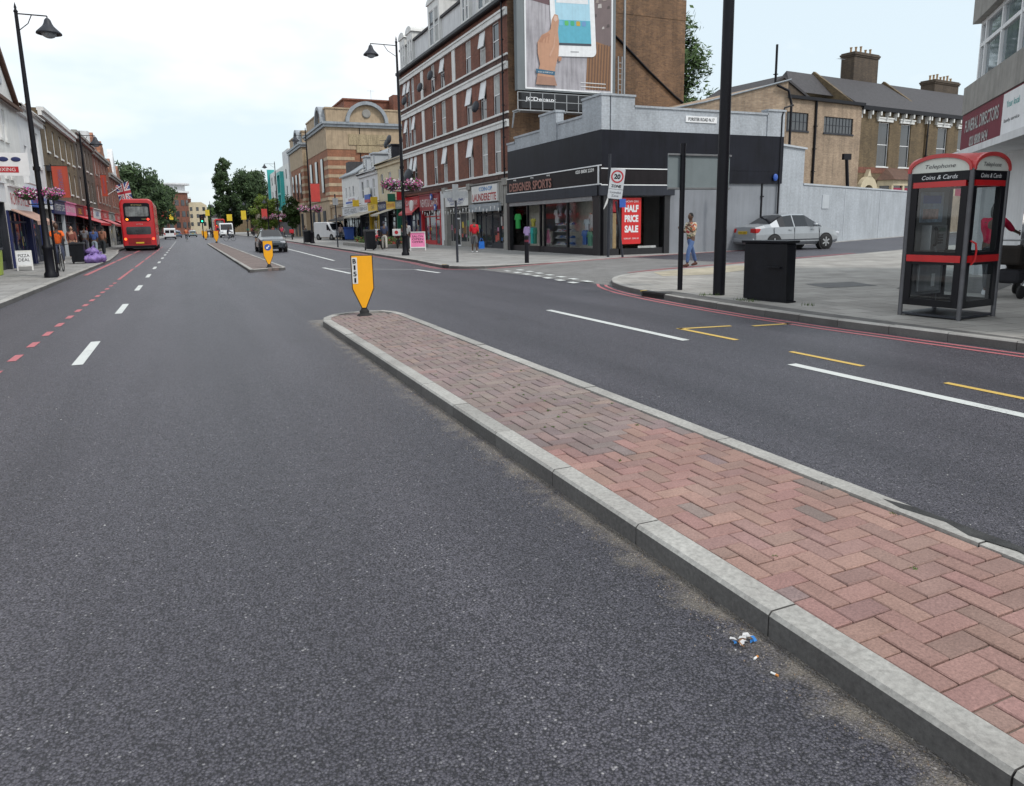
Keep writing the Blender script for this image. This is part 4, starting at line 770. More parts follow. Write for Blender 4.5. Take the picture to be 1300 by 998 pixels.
# big hand holding the tablet: palm, thumb over the front, sleeve
SK=(.50,.27,.17); SK2=(.42,.21,.13)
HM=T(.15,0,.35)@Matrix.Scale(.80,4,(1,0,0))@Matrix.Scale(.86,4,(0,0,1))
hand=flat([(.9,1.75),(1.15,2.6),(.95,3.4),(.95,4.2),(1.35,4.75),(1.9,5.0),(2.15,5.2),(2.3,5.95),(2.55,6.35),(2.85,6.3),(2.95,5.9),(2.85,5.1),(2.95,4.3),(2.9,3.4),(2.6,2.5),(2.45,1.7)],-.088,SK,'hand_picture',po,ext=.02,M=HM)
flat([(1.1,4.25),(1.35,4.7),(1.95,4.95),(2.1,4.8),(1.6,4.55),(1.3,4.2)],-.11,SK2,'knuckle_shade',hand,M=HM)
flat([(2.42,5.95),(2.55,6.25),(2.78,6.22),(2.82,5.95),(2.62,5.8)],-.11,(.66,.45,.36),'thumb_nail',hand,M=HM)
flat([(2.9,2.9),(3.15,3.0),(3.2,3.25),(2.85,3.3)],-.10,SK2,'fingertip',hand,M=HM)
flat([(.75,1.1),(.9,1.85),(2.5,1.75),(2.75,1.1)],-.10,(.36,.20,.14),'sleeve',hand,M=HM)
flat([(.8,1.95),(.75,2.25),(2.55,2.15),(2.5,1.85)],-.112,(.03,.12,.20),'caption_strip',hand,M=HM); lettering('more to hold on to',1.4,.12,A['wframe'],hand,HM@T(1.65,-.122,2.05))
for px_ in (1.35,1.62,1.88): flat([(px_,4.2),(px_+.05,4.2),(px_+.16,4.75),(px_+.11,4.75)],-.116,SK2,'finger_crease',hand,M=HM)
flat([(2.1,3.2),(2.5,3.9),(2.62,4.9),(2.55,4.95),(2.4,4.0),(2.0,3.3)],-.113,(.56,.33,.23),'thumb_light',hand,M=HM)
for z in (1.35,1.6): flat([(4.2,z),(4.2,z+.05),(6.2,z+.05),(6.2,z)],-.035,(.7,.7,.7),'small_print',po)
m=MB(); m.box(-.3,BW+.15,-.1,.4,-.25,.78); lb=part('lower_board',m,mat('board_black',(.01,.012,.015),.4,.2,2),bb); lettering('JCDecaux',2.3,.32,A['wframe'],lb,T(1.1,-.105,.32),bold=.02)
m=MB(); m.box(5.1,6.1,-.11,-.1,.1,.55); part('blue_plate',m,A['blue'],lb)
m=MB()   # maintenance walkway with rails
m.box(-1.0,BW+.5,-.95,-.05,-.55,-.48)
for x in [-1.0+i*.9 for i in range(9)]: m.box(x,x+.05,-.95,-.9,-.48,.6)
for z in (.05,.58): m.box(-1.0,BW+.5,-.96,-.91,z,z+.04)
for x in (-.9,2.5,6): m.slabx([(-.9,-.55),(0,-.55),(.3,-1.5),(.25,-1.5),(-.1,-.65),(-.9,-.62)],x,x+.08)
for x in (BW+.35,BW+.65): m.box(x,x+.06,-.2,-.14,-1,3.5)
for k in range(12): m.box(BW+.35,BW+.7,-.19,-.15,-.9+k*.36,-.86+k*.36)
part('walkway',m,A['steel'],bb)
m=MB(); m.tube([(BW+1.1,.2,-1.2),(BW+1.1,.2,8.2)],.09,10); part('support_pole',m,A['steel'],bb)
# ---- painted wall along the side street
dW=Vector((.9215,.3883)); aW=math.atan2(dW.y,dW.x)
wl=thing('painted_street_wall','long pale grey painted brick wall beside the silver car, tall at its left end','wall',(27.62,30.15,.1),aW)
m=MB(); m.box(.0,6.1,0,.35,0,5.45); m.box(-.0,1.0,-.08,.0,0,5.5); m.box(6.1,31,.02,.3,0,3.45); part('wall_panel',m,A['pbrick'],wl)
m=MB(); m.box(-.05,6.2,-.1,.4,5.45,5.55); m.box(6.15,31,-.03,.35,3.45,3.55); part('coping',m,A['pgrey'],wl)
m=MB(); m.box(13.2,13.3,-.005,.02,0,3.4); m.box(20.5,20.6,-.005,.02,0,3.4); m.box(9.2,10.3,-.02,.02,2.1,2.95); part('bricked_panel',m,A['pgrey'],wl)
m=MB(); m.box(31,34.5,.0,.3,0,4.2); m.box(34.5,60,.05,.3,0,3.4); part('far_wall_panel',m,A['lbrick'],wl)
# ---- brown brick wall building behind the shop
bw=thing('brick_side_building','brown brick wing with a sloping parapet behind the grey shop','building',(25.6,41.2,0),math.atan2(-9.3,5.6))
m=MB(); L_=12.5
bw.rotation_euler=(0,0,0); bw.location=(27.2,34.2,0)
m.add([(0,0,0),(4.6,-1.6,0),(4.6,-1.6,9.3),(0,0,8.1),(-6,2.6,7.0),(-6,2.6,0),(0,9,0),(6,7,0),(6,7,9.3),(-2,9,8.0)],[(0,1,2,3),(5,0,3,4),(1,7,8,2),(2,8,9,3)],0); part('wall',m,A['lbrick'],bw)
m=MB(); m.tube([(-6,2.55,7.03),(0,-.05,8.12),(4.7,-1.7,9.32)],.05,6); part('coping',m,A['lead'],bw)
m=MB(); m.tube([(4.75,-1.75,1),(4.75,-1.75,8.0),(4.55,-1.7,8.7),(3.9,-1.5,9.0)],.07,8); part('flue_pipe',m,A['black'],bw)
# ---- terrace houses
aH=math.atan2(.122,.9925)
th=thing('terrace_house','pale brick rear block and gabled brown house with pot topped chimney behind the wall','house',(42.9,45.36,0),aH)
m=MB(); ops=[(1.3,4.2,8.6,10.0),(6.2,10.1,8.6,9.9),(5.6,10.2,1.6,4.0),(2.8,3.6,2.0,4.2)]
wallface(m,0,11.2,0,11.0,0,ops,.15); m.quad((0,7,0),(0,0,0),(0,0,11),(0,7,11)); m.quad((11.2,0,0),(11.2,7,0),(11.2,7,11),(11.2,0,11)); part('rear_block_wall',m,A['lbrick'],th)
for o in ops: window(th,*o,0,fr=A['dgrey'] if o[2]>5 else A['wframe'],style='grid',dep=.1,curtain=False,sill=A['dgrey'])
m=MB(); m.box(-.15,11.35,-.25,7,11.0,11.25); part('block_gutter',m,A['black'],th)
downpipe(th,5.0,-.1,1,11,w=.1); downpipe(th,-.1,-.1,1,14.8,w=.09)
wins=[(14.2,15.9),(17.6,19.2)]; bay=(13.6,19.6)
ops=[(a,b,6.1,9.9) for a,b in wins]+[(12.0,13.6,.2,4.1)]
m=MB(); wallface(m,11.2,21.6,0,11.0,.3,ops,.2); part('wall',m,A['ybrick'],th)
for a,b in wins: window(th,a,b,6.1,9.9,.3,sill=A['white'],dep=.15,curtain=False,fr=A['wframe'])
m=MB(); m.box(11.2,21.6,.27,.3,5.5,6.0); part('red_brick_band',m,A['rbrick'],th)
def terr_trim(root,x0,x1,wins,y=.3):
    m=MB(); m.box(x0,x1,y-.45,y+.1,10.75,11.1)
    n=int((x1-x0)/1.3)
    part('gutter',m,A['black'],root)
    for i in range(n+1):
        x=x0+.2+(x1-x0-.4)*i/n; m=MB(); m.box(x-.09,x+.09,y-.42,y,10.4,10.75); m.box(x-.07,x+.07,y-.22,y,10.1,10.4); part('eaves_bracket',m,A['white'],root)
    for a,b in wins: m=MB(); m.box(a-.3,b+.3,y-.12,y,9.95,10.2); m.box(a-.4,b+.4,y-.18,y,10.2,10.32); part('window_head',m,A['white'],root)
terr_trim(th,11.2,21.6,wins)
m=MB(); pts=[]   # white arched porch
n=10; outer=[(12.8+1.35*math.cos(PI*i/n),3.6+1.6*math.sin(PI*i/n)) for i in range(n+1)]; inner=[(12.8+.85*math.cos(PI*i/n),3.5+.95*math.sin(PI*i/n)) for i in range(n,-1,-1)]
for i in range(n): m.slab([outer[i],outer[i+1],inner[n-1-i],inner[n-i]],-.1,.3)
m.box(11.45,11.95,-.1,.3,0,3.6); m.box(13.65,14.15,-.1,.3,0,3.6); m.slab([(12.5,5.1),(13.1,5.1),(12.8,5.8)],-.1,.3); part('arched_porch',m,A['cream'],th)
def baywin(root,x0,x1):
    m=MB(); w=x1-x0; DZ=1.0
    m.prism([(x0,.3),(x0+.8,-.7),(x1-.8,-.7),(x1,.3)],0,2.2); m.prism([(x0,.3),(x0+.8,-.7),(x1-.8,-.7),(x1,.3)],4.4,4.9)
    for x,y in ((x0+.8,-.68),(x1-.8,-.68),(x0+.1,.2),(x1-.1,.2),((x0+x1)/2,-.68)): m.box(x-.14,x+.14,y,y+.25,2.2,4.4)
    b=part('bay_window',m,A['cream'],root)
    m=MB(); m.prism([(x0+.2,.3),(x0+.9,-.55),(x1-.9,-.55),(x1-.2,.3)],2.2,4.4); part('pane',m,A['pane'],b)
    m=MB(); m.box(x0+1.1,x0+w/2-.2,-.57,-.553,2.4,4.2); m.box(x0+w/2+.2,x1-1.1,-.57,-.553,2.4,4.2); part('curtain',m,mat('crimson_curtain',(.35,.03,.08),.8),b)
    m=MB(); a=[(x0-.2,.3,4.9),(x0+.7,-.95,4.9),(x1-.7,-.95,4.9),(x1+.2,.3,4.9),(x0+1.2,.3,6.0),(x1-1.2,.3,6.0)]; m.add(a,[(0,1,4),(1,2,5,4),(2,3,5),(0,3,2,1),(0,4,5,3)]); part('bay_roof',m,A['tile'],b)
baywin(th,14.6,19.6)
def mainroof(root,x0,x1,D=9,H=11.0,rh=3.4,y=.3):
    m=MB(); m.slabx([(y-.35,H+.05),(y+D/2,H+rh),(y+D+.3,H),(y+D+.3,H-.15),(y+D/2,H+rh-.18),(y-.35,H-.1)],x0,x1); part('roof',m,A['slate'],root)
    m=MB(); m.slabx([(y-.2,H+.0),(y+D/2,H+rh+.25),(y+D,H),(y+D,0),(y-.0,0)],x0-.15,x0+.15); part('party_wall',m,A['ybrick'],root)
mainroof(th,11.0,21.6)
m=MB(); m.add([(.2,2,11.2),(7.6,2,11.2),(3.4,2,13.0),(.2,8,11.2),(7.6,8,11.2),(3.4,8,13)],[(0,1,2),(3,5,4),(0,2,5,3),(1,4,5,2)]); part('gable_wall',m,A['obrick'],th)
m=MB(); m.slab([(-.1,11.15),(3.4,13.0),(8.0,11.05),(8.1,11.2),(3.4,13.2),(-.2,11.3)],1.9,9); part('rear_roof',m,A['slate'],th)
m=MB(); m.add([(5.2,2.6,12.25),(11.1,2.6,12.2),(11.1,4.8,14.4),(7.2,4.8,14.4)],[(0,1,2,3)]); m.add([(5.2,2.6,12.25),(7.2,4.8,14.4),(7.2,9,11)],[(0,1,2)]); part('return_roof',m,A['slate'],th)
chimney(th,19.6,6.2,12.9,3.8,1.4,3.9,5,A['obrick'])
aerial(th,12.2,3,14); 
# second house
t2h=thing('terrace_house','terrace house with white sash windows above the phone box','house',(42.9,45.36,0),aH)
t2h.location=(42.9+21.6*math.cos(aH),45.36+21.6*math.sin(aH),0)
wins=[(2.0,3.7),(5.6,7.3)]; m=MB(); wallface(m,0,10.4,0,11.,.3,[(a,b,6.1,9.9) for a,b in wins],.2); m.quad((10.4,.3,0),(10.4,9,0),(10.4,9,11),(10.4,.3,11)); part('wall',m,A['ybrick'],t2h)
for a,b in wins: window(t2h,a,b,6.1,9.9,.3,sill=A['white'],dep=.15,curtain=False)
m=MB(); m.box(0,10.4,.27,.3,5.5,6.0); part('red_brick_band',m,A['rbrick'],t2h)
terr_trim(t2h,0,10.4,wins); baywin(t2h,3.2,8.4); mainroof(t2h,0,15); chimney(t2h,12.2,6.2,12.4,4.6,1.5,3.0,7,A['obrick']); downpipe(t2h,0.0,.15,1,11,w=.1)
# ---- funeral directors corner
fd=thing('funeral_parlour','concrete fronted corner building with a maroon funeral directors sign and large upper windows','building',(0,0,0),0)
P1=Vector((19.45,13.25)); dF=Vector((-.695,-.719)); aF=math.atan2(dF.y,dF.x); fd.location=(P1.x,P1.y,.1); fd.rotation_euler=(0,0,aF)
LF=13.
m=MB(); m.box(-.15,LF,-.25,5,4.15,4.85); m.box(.30,LF,-.28,5,6.35,7.2); part('concrete_band',m,A['conc'],fd)
m=MB(); m.box(0,1.6,0,5,0,3.3); m.box(1.6,LF,.3,5,0,3.3); m.box(1.6,LF,.1,.3,0,.5); m.box(-.1,LF,-.6,5,2.95,3.1); part('wall',m,A['wrender'],fd)
m=MB(); m.box(4.2,LF,.25,.29,.5,2.95); part('shop_pane',m,A['pane'],fd)
m=MB(); m.box(-.15,LF,-.22,.1,3.1,4.14); sg=part('maroon_sign',m,A['maroon'],fd)
lettering('FUNERAL DIRECTORS',3.15,.31,A['curt'],sg,T(1.85,-.225,3.8),bold=.02); lettering('020 8808 0434',1.75,.24,A['curt'],sg,T(1.75,-.225,3.38),bold=.02)
m=MB(); m.box(3.75,5.6,-.235,-.221,3.2,4.1); wp=part('white_panel',m,A['wframe'],sg); lettering('Your local',.9,.14,A['teal'],wp,T(4.5,-.237,3.85)); lettering('family service',1.1,.1,A['dgrey'],wp,T(4.5,-.237,3.5))
m=MB(); x=.55
m.box(.5,.58,-.1,5,4.85,6.35); 
for x in (.5,.95,2.4,3.9,5.4,6.9,8.4,9.9,11.4): m.box(x,x+.1,-.12,0,4.85,6.35)
for z in (4.85,5.72,6.25): m.box(.5,LF,-.11,-.01,z,z+.09)
fr=part('upper_window_frame',m,A['wframe'],fd)
m=MB(); m.box(.55,LF,-.06,-.05,4.9,6.35); m.box(.53,.54,-.05,4.9,4.9,6.35); part('pane',m,mat('sky_window_glass',(.16,.20,.22),.04,.2,1,spec=1.),fr)
m=MB(); m.box(.9,LF,.9,4.9,4.86,6.34); part('upper_room',m,mat('dim_room',(.16,.17,.17),.9),fd)
# ================================================================ right row beyond the tenement
def rowb(name,label,X,Y,rz,W,H,D,wm,gs,wins,shops,roofm=None,ridge=0.,par=.25,frame=None,sill=None,z0=0,style='sash',cornice=None,band=None,sidem=None):
    b=thing(name,label,'building',(X,Y,0),rz); block(b,W,H,D,wm,gs,wins,roofm,par,ridge=ridge,sidem=sidem)
    for i,o in enumerate(wins): window(b,*o,0,fr=frame,style=style,sill=sill,seed=i+int(abs(Y)),dep=.1)
    for s in shops: shopfront(b,s['x'][0],s['x'][1],gs,s)
    if cornice: m=MB(); m.box(-.05,W+.05,-.3,.05,H-.15,H+.05); m.box(-.05,W+.05,-.18,.0,H-.4,H-.15); part('cornice',m,cornice,b)
    if band: m=MB(); m.box(0,W,-.08,0,band,band+.25); part('band',m,cornice or A['white'],b)
    return b
ys=A['ysign']
r1=rowb('cream_shop_building','cream rendered two storey building with a green shop and yellow signs beside the brick tenement',18.0,72.9,RR,10.2,7.6,9,A['cream'],3.9,[(1.2,2.2,4.7,6.6),(4.2,5.2,4.7,6.6),(7.6,8.6,4.7,6.6)],
  [dict(x=(0.1,3.4),sign=A['navy'],text='PHONE SHOP',tm=A['white'],frame=A['dgrey'],hang=ys),dict(x=(3.5,6.7),sign=ys,text='FOOD & WINE',tm=A['red'],frame=A['black'],awn=mat('faded_awning',(.45,.42,.35),.8),al=1.6),dict(x=(6.8,10.1),sign=mat('grey_shop_sign',(.25,.27,.26),.6),text='GROCERS',tm=A['white'],frame=A['green'],pil=A['green'],door=.5,hang=A['green'])],A['slate'],ridge=1.9,cornice=A['cream'])
chimney(r1,.4,3,8.4,1.6,.8,1.5,3,A['conc']); chimney(r1,5.2,3.5,9,1.2,.8,.9,3,A['ybrick']); downpipe(r1,10.05,-.1,.1,7.6)
for x in (2,6.5):
    m=MB(); m.box(x,x+1.3,.7,3.6,7.7,9.2); m.box(x-.1,x+1.4,.6,3.6,9.2,9.32); d=part('dormer',m,A['dgrey'],r1); window(d,x+.15,x+1.15,7.95,9.0,.7,dep=-.06)
for x,z in ((.6,9.6),(1.6,9.9)): dish(r1,x,z,.45,y=.9)
r2=rowb('grey_dormer_building','pale grey building with mansard dormers and a tiny flag sign left of the cream one',18.0,81.4,RR,8.5,7.2,9,A['wrender'],3.9,[(1.0,2.0,4.6,6.4),(3.6,4.6,4.6,6.4),(6.2,7.2,4.6,6.4)],
  [dict(x=(.1,4.2),sign=A['wframe'],text='KEBAB HOUSE',tm=A['navy'],frame=A['dgrey'],awn=mat('faded_awning',(.45,.42,.35)),al=1.8,hang=ys),dict(x=(4.3,8.4),sign=ys,text='CAFE',tm=A['navy'],frame=ys,awn=mat('faded_awning',(.45,.42,.35)),al=1.8)],A['slate'],ridge=2.1,cornice=A['wrender'])
for x in (1.2,4.8):
    m=MB(); m.box(x,x+1.6,.3,3.4,7.3,8.9); m.box(x-.15,x+1.75,.15,3.4,8.9,9.05); d=part('dormer',m,A['pgrey'],r2); window(d,x+.2,x+1.4,7.6,8.7,.3,dep=-.06)
m=MB(); m.box(3.5,5.9,-.3,-.18,4.4,4.9,0); m.box(3.5,5.9,-.3,-.18,4.9,5.6,1); m.box(3.5,5.9,-.3,-.18,4.1,4.4,2); part('flag_sign',m,[A['blue'],A['white'],A['red']],r2)
r3=rowb('white_shop_building','bright white rendered building with steep pale roof next to the striped brick hall',18.0,91.,RR,9.6,7.6,9,A['white'],3.9,[(2.,2.7,5.0,6.2),(4.0,4.7,5.0,6.2),(6.,6.7,5.0,6.2)],
  [dict(x=(.1,9.5),sign=A['wrender'],text='ESTATE  AGENTS',tm=A['dgrey'],frame=A['black'],awn=A['black'],al=1.8,sh=1.0)],A['lead'],ridge=2.8)
m=MB(); m.box(2.2,9.0,-.12,-.0,4.2,4.9); q=part('white_sign',m,A['wframe'],r3); lettering('TRUST  FUND',3.6,.25,A['red'],q,T(5.6,-.125,4.7)); m=MB(); m.box(2.4,8.8,-.14,-.115,4.3,4.5); part('blue_line',m,A['blue'],q)
m=MB(); m.box(1,3,.4,3,7.7,9.2); part('dormer',m,A['slate'],r3)
# low brick link
lk=rowb('low_brick_arcade','low brick and stone link between the white building and the big striped hall',18.4,101,RR,9.9,4.6,6,A['stone'],.1,[(1.2,3.2,.6,3.2),(4.2,6.2,.6,3.2),(7.2,9.2,.6,3.2)],[],A['lead'],cornice=A['stone'])
# striped brick hall, two pavilions
STR=A['bbrick']
def pavilion(name,label,loc,W,D,H,ped_x,ped_r):
    b=thing(name,label,'building',loc,0)
    m=MB(); m.box(0,W,0,D,5.2,H-3.2); part('brick_wall',m,STR,b)
    m=MB(); m.box(-.12,W+.1,-.12,D+.1,0,5.2); m.box(-.3,W+.2,-.3,D+.2,5.2,5.6); part('stone_base',m,A['stone'],b)
    m=MB(); m.box(-.06,W+.05,-.06,D+.05,H-3.2,H); part('stone_frieze',m,A['stone'],b)
    m=MB(); m.box(-.55,W+.3,-.55,D+.3,H,H+.3); m.box(-.35,W+.3,-.35,D+.3,H-.35,H); part('cornice',m,A['lead'],b)
    m=MB(); m.box(.1,W-.1,.1,D-.1,H+.3,H+2.0); m.box(0,W,0,D,H+2.0,H+2.2); part('attic',m,A['stone'],b)
    z=5.9
    while z<H-3.5:                                   # pale stone stripes at the corner piers
        m=MB(); m.box(-.04,3.6,-.04,.3,z,z+.42); m.box(-.04,.3,.3,3.0,z,z+.42); m.box(W-2.6,W+.02,-.04,.3,z,z+.42); part('stone_stripe',m,A['stone'],b); z+=1.15
    def arch(M,cx,r):
        n=14; m=MB(); m.M=M; o=[(cx+r*math.cos(PI*i/n),H+.3+r*.95*math.sin(PI*i/n)) for i in range(n+1)]; i2=[(cx+(r-.45)*math.cos(PI*i/n),H+.3+(r-.45)*.95*math.sin(PI*i/n)) for i in range(n+1)]
        for i in range(n): m.slab([o[i],o[i+1],i2[i+1],i2[i]],-.6,.8)
        p=part('curved_pediment',m,A['lead'],b); m=MB(); m.M=M; m.slab(i2,-.1,.7); part('tympanum',m,A['stone'],p)
        m=MB(); m.M=M@T(cx,-.1,H+.3+r*.42)@Matrix.Rotation(R(90),4,'X'); m.lathe([(r*.2,-.1),(r*.2,.12),(r*.14,.12)],n=18); part('round_window',m,A['conc'],p)
    arch(I4,ped_x,ped_r); arch(Matrix.Rotation(R(-90),4,'Z')@Matrix.Translation((-D,0,0)) if False else Matrix.Translation((0,D,0))@Matrix.Rotation(R(-90),4,'Z'),D-3.0,2.4)
    # carved panel, tall niches and entrance arches on the base
    m=MB(); m.box(ped_x-2.6,ped_x+2.6,-.16,-.05,H-2.6,H-1.2); m.box(ped_x-1.6,ped_x+1.6,-.2,-.1,H-3.6,H-2.7); part('carved_panel',m,mat('carved_stone',(.40,.32,.20),.85,.4,6,.8,12),b)
    for i in range(3):
        y=D*(.2+.28*i); m=MB(); m.box(-.16,-.05,y,y+1.6,6.4,H-4.2); part('tall_window',m,A['pane'],b)
        m=MB(); m.box(-.2,-.1,y-.2,y+1.8,.2,3.9); part('entrance_arch',m,A['dgrey'],b)
    for x in (1.0,): m=MB(); m.box(4.4,4.5,-.1,0,5.6,H); part('downpipe',m,A['black'],b)
    return b
pv=pavilion('striped_brick_hall','grand brick hall with pale stripes and a big curved pediment, nearest of the two',(18.3,101,0),18,17,15.1,5.5,2.9)
m=MB(); m.box(3.2,17.4,3,12,17.2,18.8); m.box(3.,17.6,2.8,12.2,18.8,19.0); part('roof_block',m,A['rbrick'],pv); chimney(pv,11.6,2.0,17.4,1.5,1.3,4.6,4,A['obrick']); m=MB(); m.box(9.5,17,.6,2.9,17.2,19.4); part('brick_upper_wall',m,A['rbrick'],pv); aerial(pv,7.5,5,19.0)
pavilion('striped_brick_hall','narrower striped brick hall with curved gable, left of the grand one and further away',(18.2,122,0),7.5,15,14.6,2.9,1.9)
# white and teal flats
tf=thing('white_teal_flats','white modern flats with turquoise end fin and turquoise framed balcony down the street','building',(18.0,170,0),RR)
ops=[(x,x+1.5,z,z+1.7) for x in (3,8,13,27) for z in (4.6,7.6,10.6)]
block(tf,32,13.2,10,A['white'],.2,ops,A['lead'],0.,sidem=A['white'])
for i,o in enumerate(ops): window(tf,*o,0,fr=A['dgrey'],dep=.1,curtain=False)
m=MB(); m.box(-.4,.3,-.5,1,0,14.2); part('turquoise_fin',m,A['teal'],tf)
m=MB()
for a,b,c,d in ((18.5,19.2,5,12.2),(23.3,24,5,12.2),(19.2,23.3,11.6,12.2),(19.2,23.3,7.9,8.3)): m.box(a,b,-.7,0,c,d)
part('turquoise_balcony_frame',m,A['teal'],tf)
m=MB(); m.box(19.2,23.3,-.05,.02,5,11.8); part('balcony_glass',m,A['pane'],tf); m=MB(); m.box(24,32,0,8,13.2,15.6); part('roof_storey',m,A['wrender'],tf)
m=MB(); m.box(0,17,-1.0,.0,2.9,3.3); part('shop_canopy',m,A['red'],tf); m=MB(); m.box(.5,31,-.04,0,.3,2.9); part('shop_windows',m,A['dgrey'],tf)
rowb('pale_shop_block','plain pale shops far down the right pavement beyond the turquoise flats',19,245,RR,60,9,12,A['lbrick'],3.6,[(4+i*5,5.6+i*5,4.6,6.6) for i in range(11)],[],A['slate'],ridge=2)
# ================================================================ left row
l0=rowb('pinkish_gabled_house','pinkish rendered house just entering the left edge of the picture',-6.8,24.5,LR,12.2,7.3,9,mat('pink_render',(.55,.42,.38),.8,.15,1),3.6,[(9.2,10.0,4.5,6.2)],[dict(x=(.2,5.9),sign=ys,text='MINI MARKET',frame=A['dgrey']),dict(x=(6.,11.9),sign=A['wframe'],text='BARBER',tm=A['navy'],frame=A['dgrey'],hang=ys)],A['tile'],ridge=2.2)
l1=rowb('white_gabled_house','white rendered house with a pointed gable above a pizza shop at the left edge',-6.8,36.8,LR,5.1,7.35,9,A['white'],3.55,[(.9,1.5,5.6,6.9),(1.9,2.5,5.6,6.9),(.9,1.5,4.0,4.9),(1.9,2.5,4.0,4.9)],[dict(x=(.1,5.0),sign=A['wframe'],text="ROMA'S PIZZA",tm=A['red'],frame=A['navy'],awn=mat('striped_awning',(.45,.28,.22),.8),al=.9,sh=1.0)],A['tile'],ridge=2.2,sill=A['white'])
m=MB(); m.slab([(0,7.3),(5.1,7.3),(2.4,9.2)],-.02,.3); part('front_gable',m,A['white'],l1); m=MB(); m.slab([(-.15,7.25),(2.4,9.35),(5.25,7.25),(5.25,7.45),(2.4,9.6),(-.15,7.45)],-.2,.35); part('gable_roof',m,A['tile'],l1); m=MB(); m.M=T(2.4,-.03,8.2)@Matrix.Rotation(R(90),4,'X'); m.lathe([(.22,-.02),(.22,.03)],n=14); part('round_vent',m,A['pgrey'],l1)
m=MB(); m.box(.6,3.4,-.9,-.7,3.7,4.55); bs=part('boxing_sign',m,A['wframe'],l1)
m=MB(); m.M=T(-3.2,0,3.75); m.box(0,.06,-1.55,-.1,0,.85); q=part('projecting_sign',m,A['wframe'],l1); m=MB(); m.M=T(-3.2,0,3.75); m.box(-.008,-.002,-1.2,-.3,.12,.34); part('red_strip',m,A['red'],q); lettering('BOXING',.7,.13,A['white'],q,T(-3.212,-.75,3.98,R(-90))@Matrix.Rotation(0,4,'Z'))
for k in (.75,1.15): m=MB(); m.M=T(-3.21,-k,4.36); m.ball((0,0,0),(.01,.16,.09)); part('glove_drawing',m,A['navy'],q)
l2=rowb('white_brown_roof_house','white rendered house with a brown tiled roof over a blue and red shop sign',-6.8,41.9,LR,6.3,7.6,9,A['wrender'],3.6,[(1.,1.7,4.3,5.8),(2.6,3.3,4.3,5.8),(4.6,5.3,5.0,6.8)],[dict(x=(.1,3.2),sign=A['blue'],text='NEWSAGENT',tm=A['red'],frame=A['dgrey'],pil=A['navy']),dict(x=(3.3,6.2),sign=A['wframe'],text='MINICABS',tm=A['blue'],frame=A['conc'])],A['tile'],ridge=2.0,cornice=A['white'],sill=A['white'])
l3=rowb('brown_parapet_terrace','brown brick three storey terrace with a white cornice and red banner',-6.8,48.3,LR,13.7,8.35,10,A['ybrick'],3.4,[(1.5+i*2.6,2.3+i*2.6,z,z+1.4) for i in range(5) for z in (4.1,6.2)],[dict(x=(.1,4.5),sign=A['navy'],text='INTERNET CAFE',tm=A['white'],frame=A['dgrey'],pil=A['pgrey']),dict(x=(4.6,9.2),sign=A['pink'],text='BEAUTY & NAILS',tm=A['white'],frame=A['dgrey']),dict(x=(9.3,13.6),sign=A['maroon'],text='GRILL',tm=ys,frame=A['black'],awn=A['red'],al=1.4)],A['slate'],cornice=A['white'],sill=A['white'])
chimney(l3,7.0,3,8.2,1.4,.8,1.0,4,A['obrick']); chimney(l3,13,3,8.2,1.2,.8,.9,3,A['obrick']); aerial(l3,3,2,8.2)
m=MB(); m.box(.3,3.0,-.5,.0,5.0,5.3); part('black_canopy',m,A['dgrey'],l3)
l4=rowb('dark_brick_terrace','soot brown brick terrace with white arched windows left of the bus',-6.8,62.1,LR,11.6,8.8,10,A['obrick'],3.4,[(1.2+i*2.5,2.0+i*2.5,z,z+1.6) for i in range(4) for z in (4.0,6.4)],[dict(x=(.1,5.7),sign=A['red'],text='OFF LICENCE',tm=A['white'],frame=A['black'],awn=A['red'],al=1.2),dict(x=(5.8,11.5),sign=A['wframe'],text='LAUNDRY',tm=A['blue'],frame=A['dgrey'])],A['slate'],cornice=A['conc'],sill=A['white'],par=.4)
chimney(l4,3,3,8.7,1.4,.8,1.1,4,A['obrick']); m=MB(); m.box(10.5,11.6,-.02,4,8.8,10); part('end_wall',m,A['wrender'],l4)
for (Y,W,H,gx,gh,lab) in ((73.8,14.2,8.6,0,0,'red brick shop building just left of the bus roof'),(88.1,16,7.6,8,3.4,'red brick building with a tall pointed Dutch gable behind the bus')):
    b=rowb('red_brick_building',lab,-6.8,Y,LR,W,H,11,A['rbrick'],3.4,[(1.5+i*3.1,2.5+i*3.1,z,z+1.5) for i in range(int(W/3.3)) for z in (4.2,6.1 if H<8 else 6.6)],[dict(x=(.1,W/2),sign=A['red'],text='CHICKEN',tm=A['white'],frame=A['dgrey'],awn=A['red'],al=1.0),dict(x=(W/2+.1,W-.1),sign=A['conc'],text='BANK',tm=A['black'],frame=A['conc'],pil=A['conc'])],A['slate'],cornice=A['conc'],sill=A['conc'],par=.2)
    for gx2 in ((2.5,9.5) if gx==0 else (2.8,8,13)):
        h=H+(3.2 if gx2==8 else 1.7); w=2.1
        m=MB(); m.slab([(gx2-w,H),(gx2-w,H+.5),(gx2-w*.75,H+.7),(gx2-w*.7,H+1.1),(gx2,h),(gx2+w*.7,H+1.1),(gx2+w*.75,H+.7),(gx2+w,H+.5),(gx2+w,H)],-.05,.5); part('front_gable',m,A['bbrick'] if gx2!=8 else A['wrender'],b)
b=rowb('grey_stone_shops','plain stone fronted shops beyond the red brick gables, mostly behind the bus',-6.8,104.3,LR,20,6.0,11,A['conc'],3.4,[(2+i*4,3.4+i*4,4,5.4) for i in range(4)],[],A['slate'],ridge=1.6)
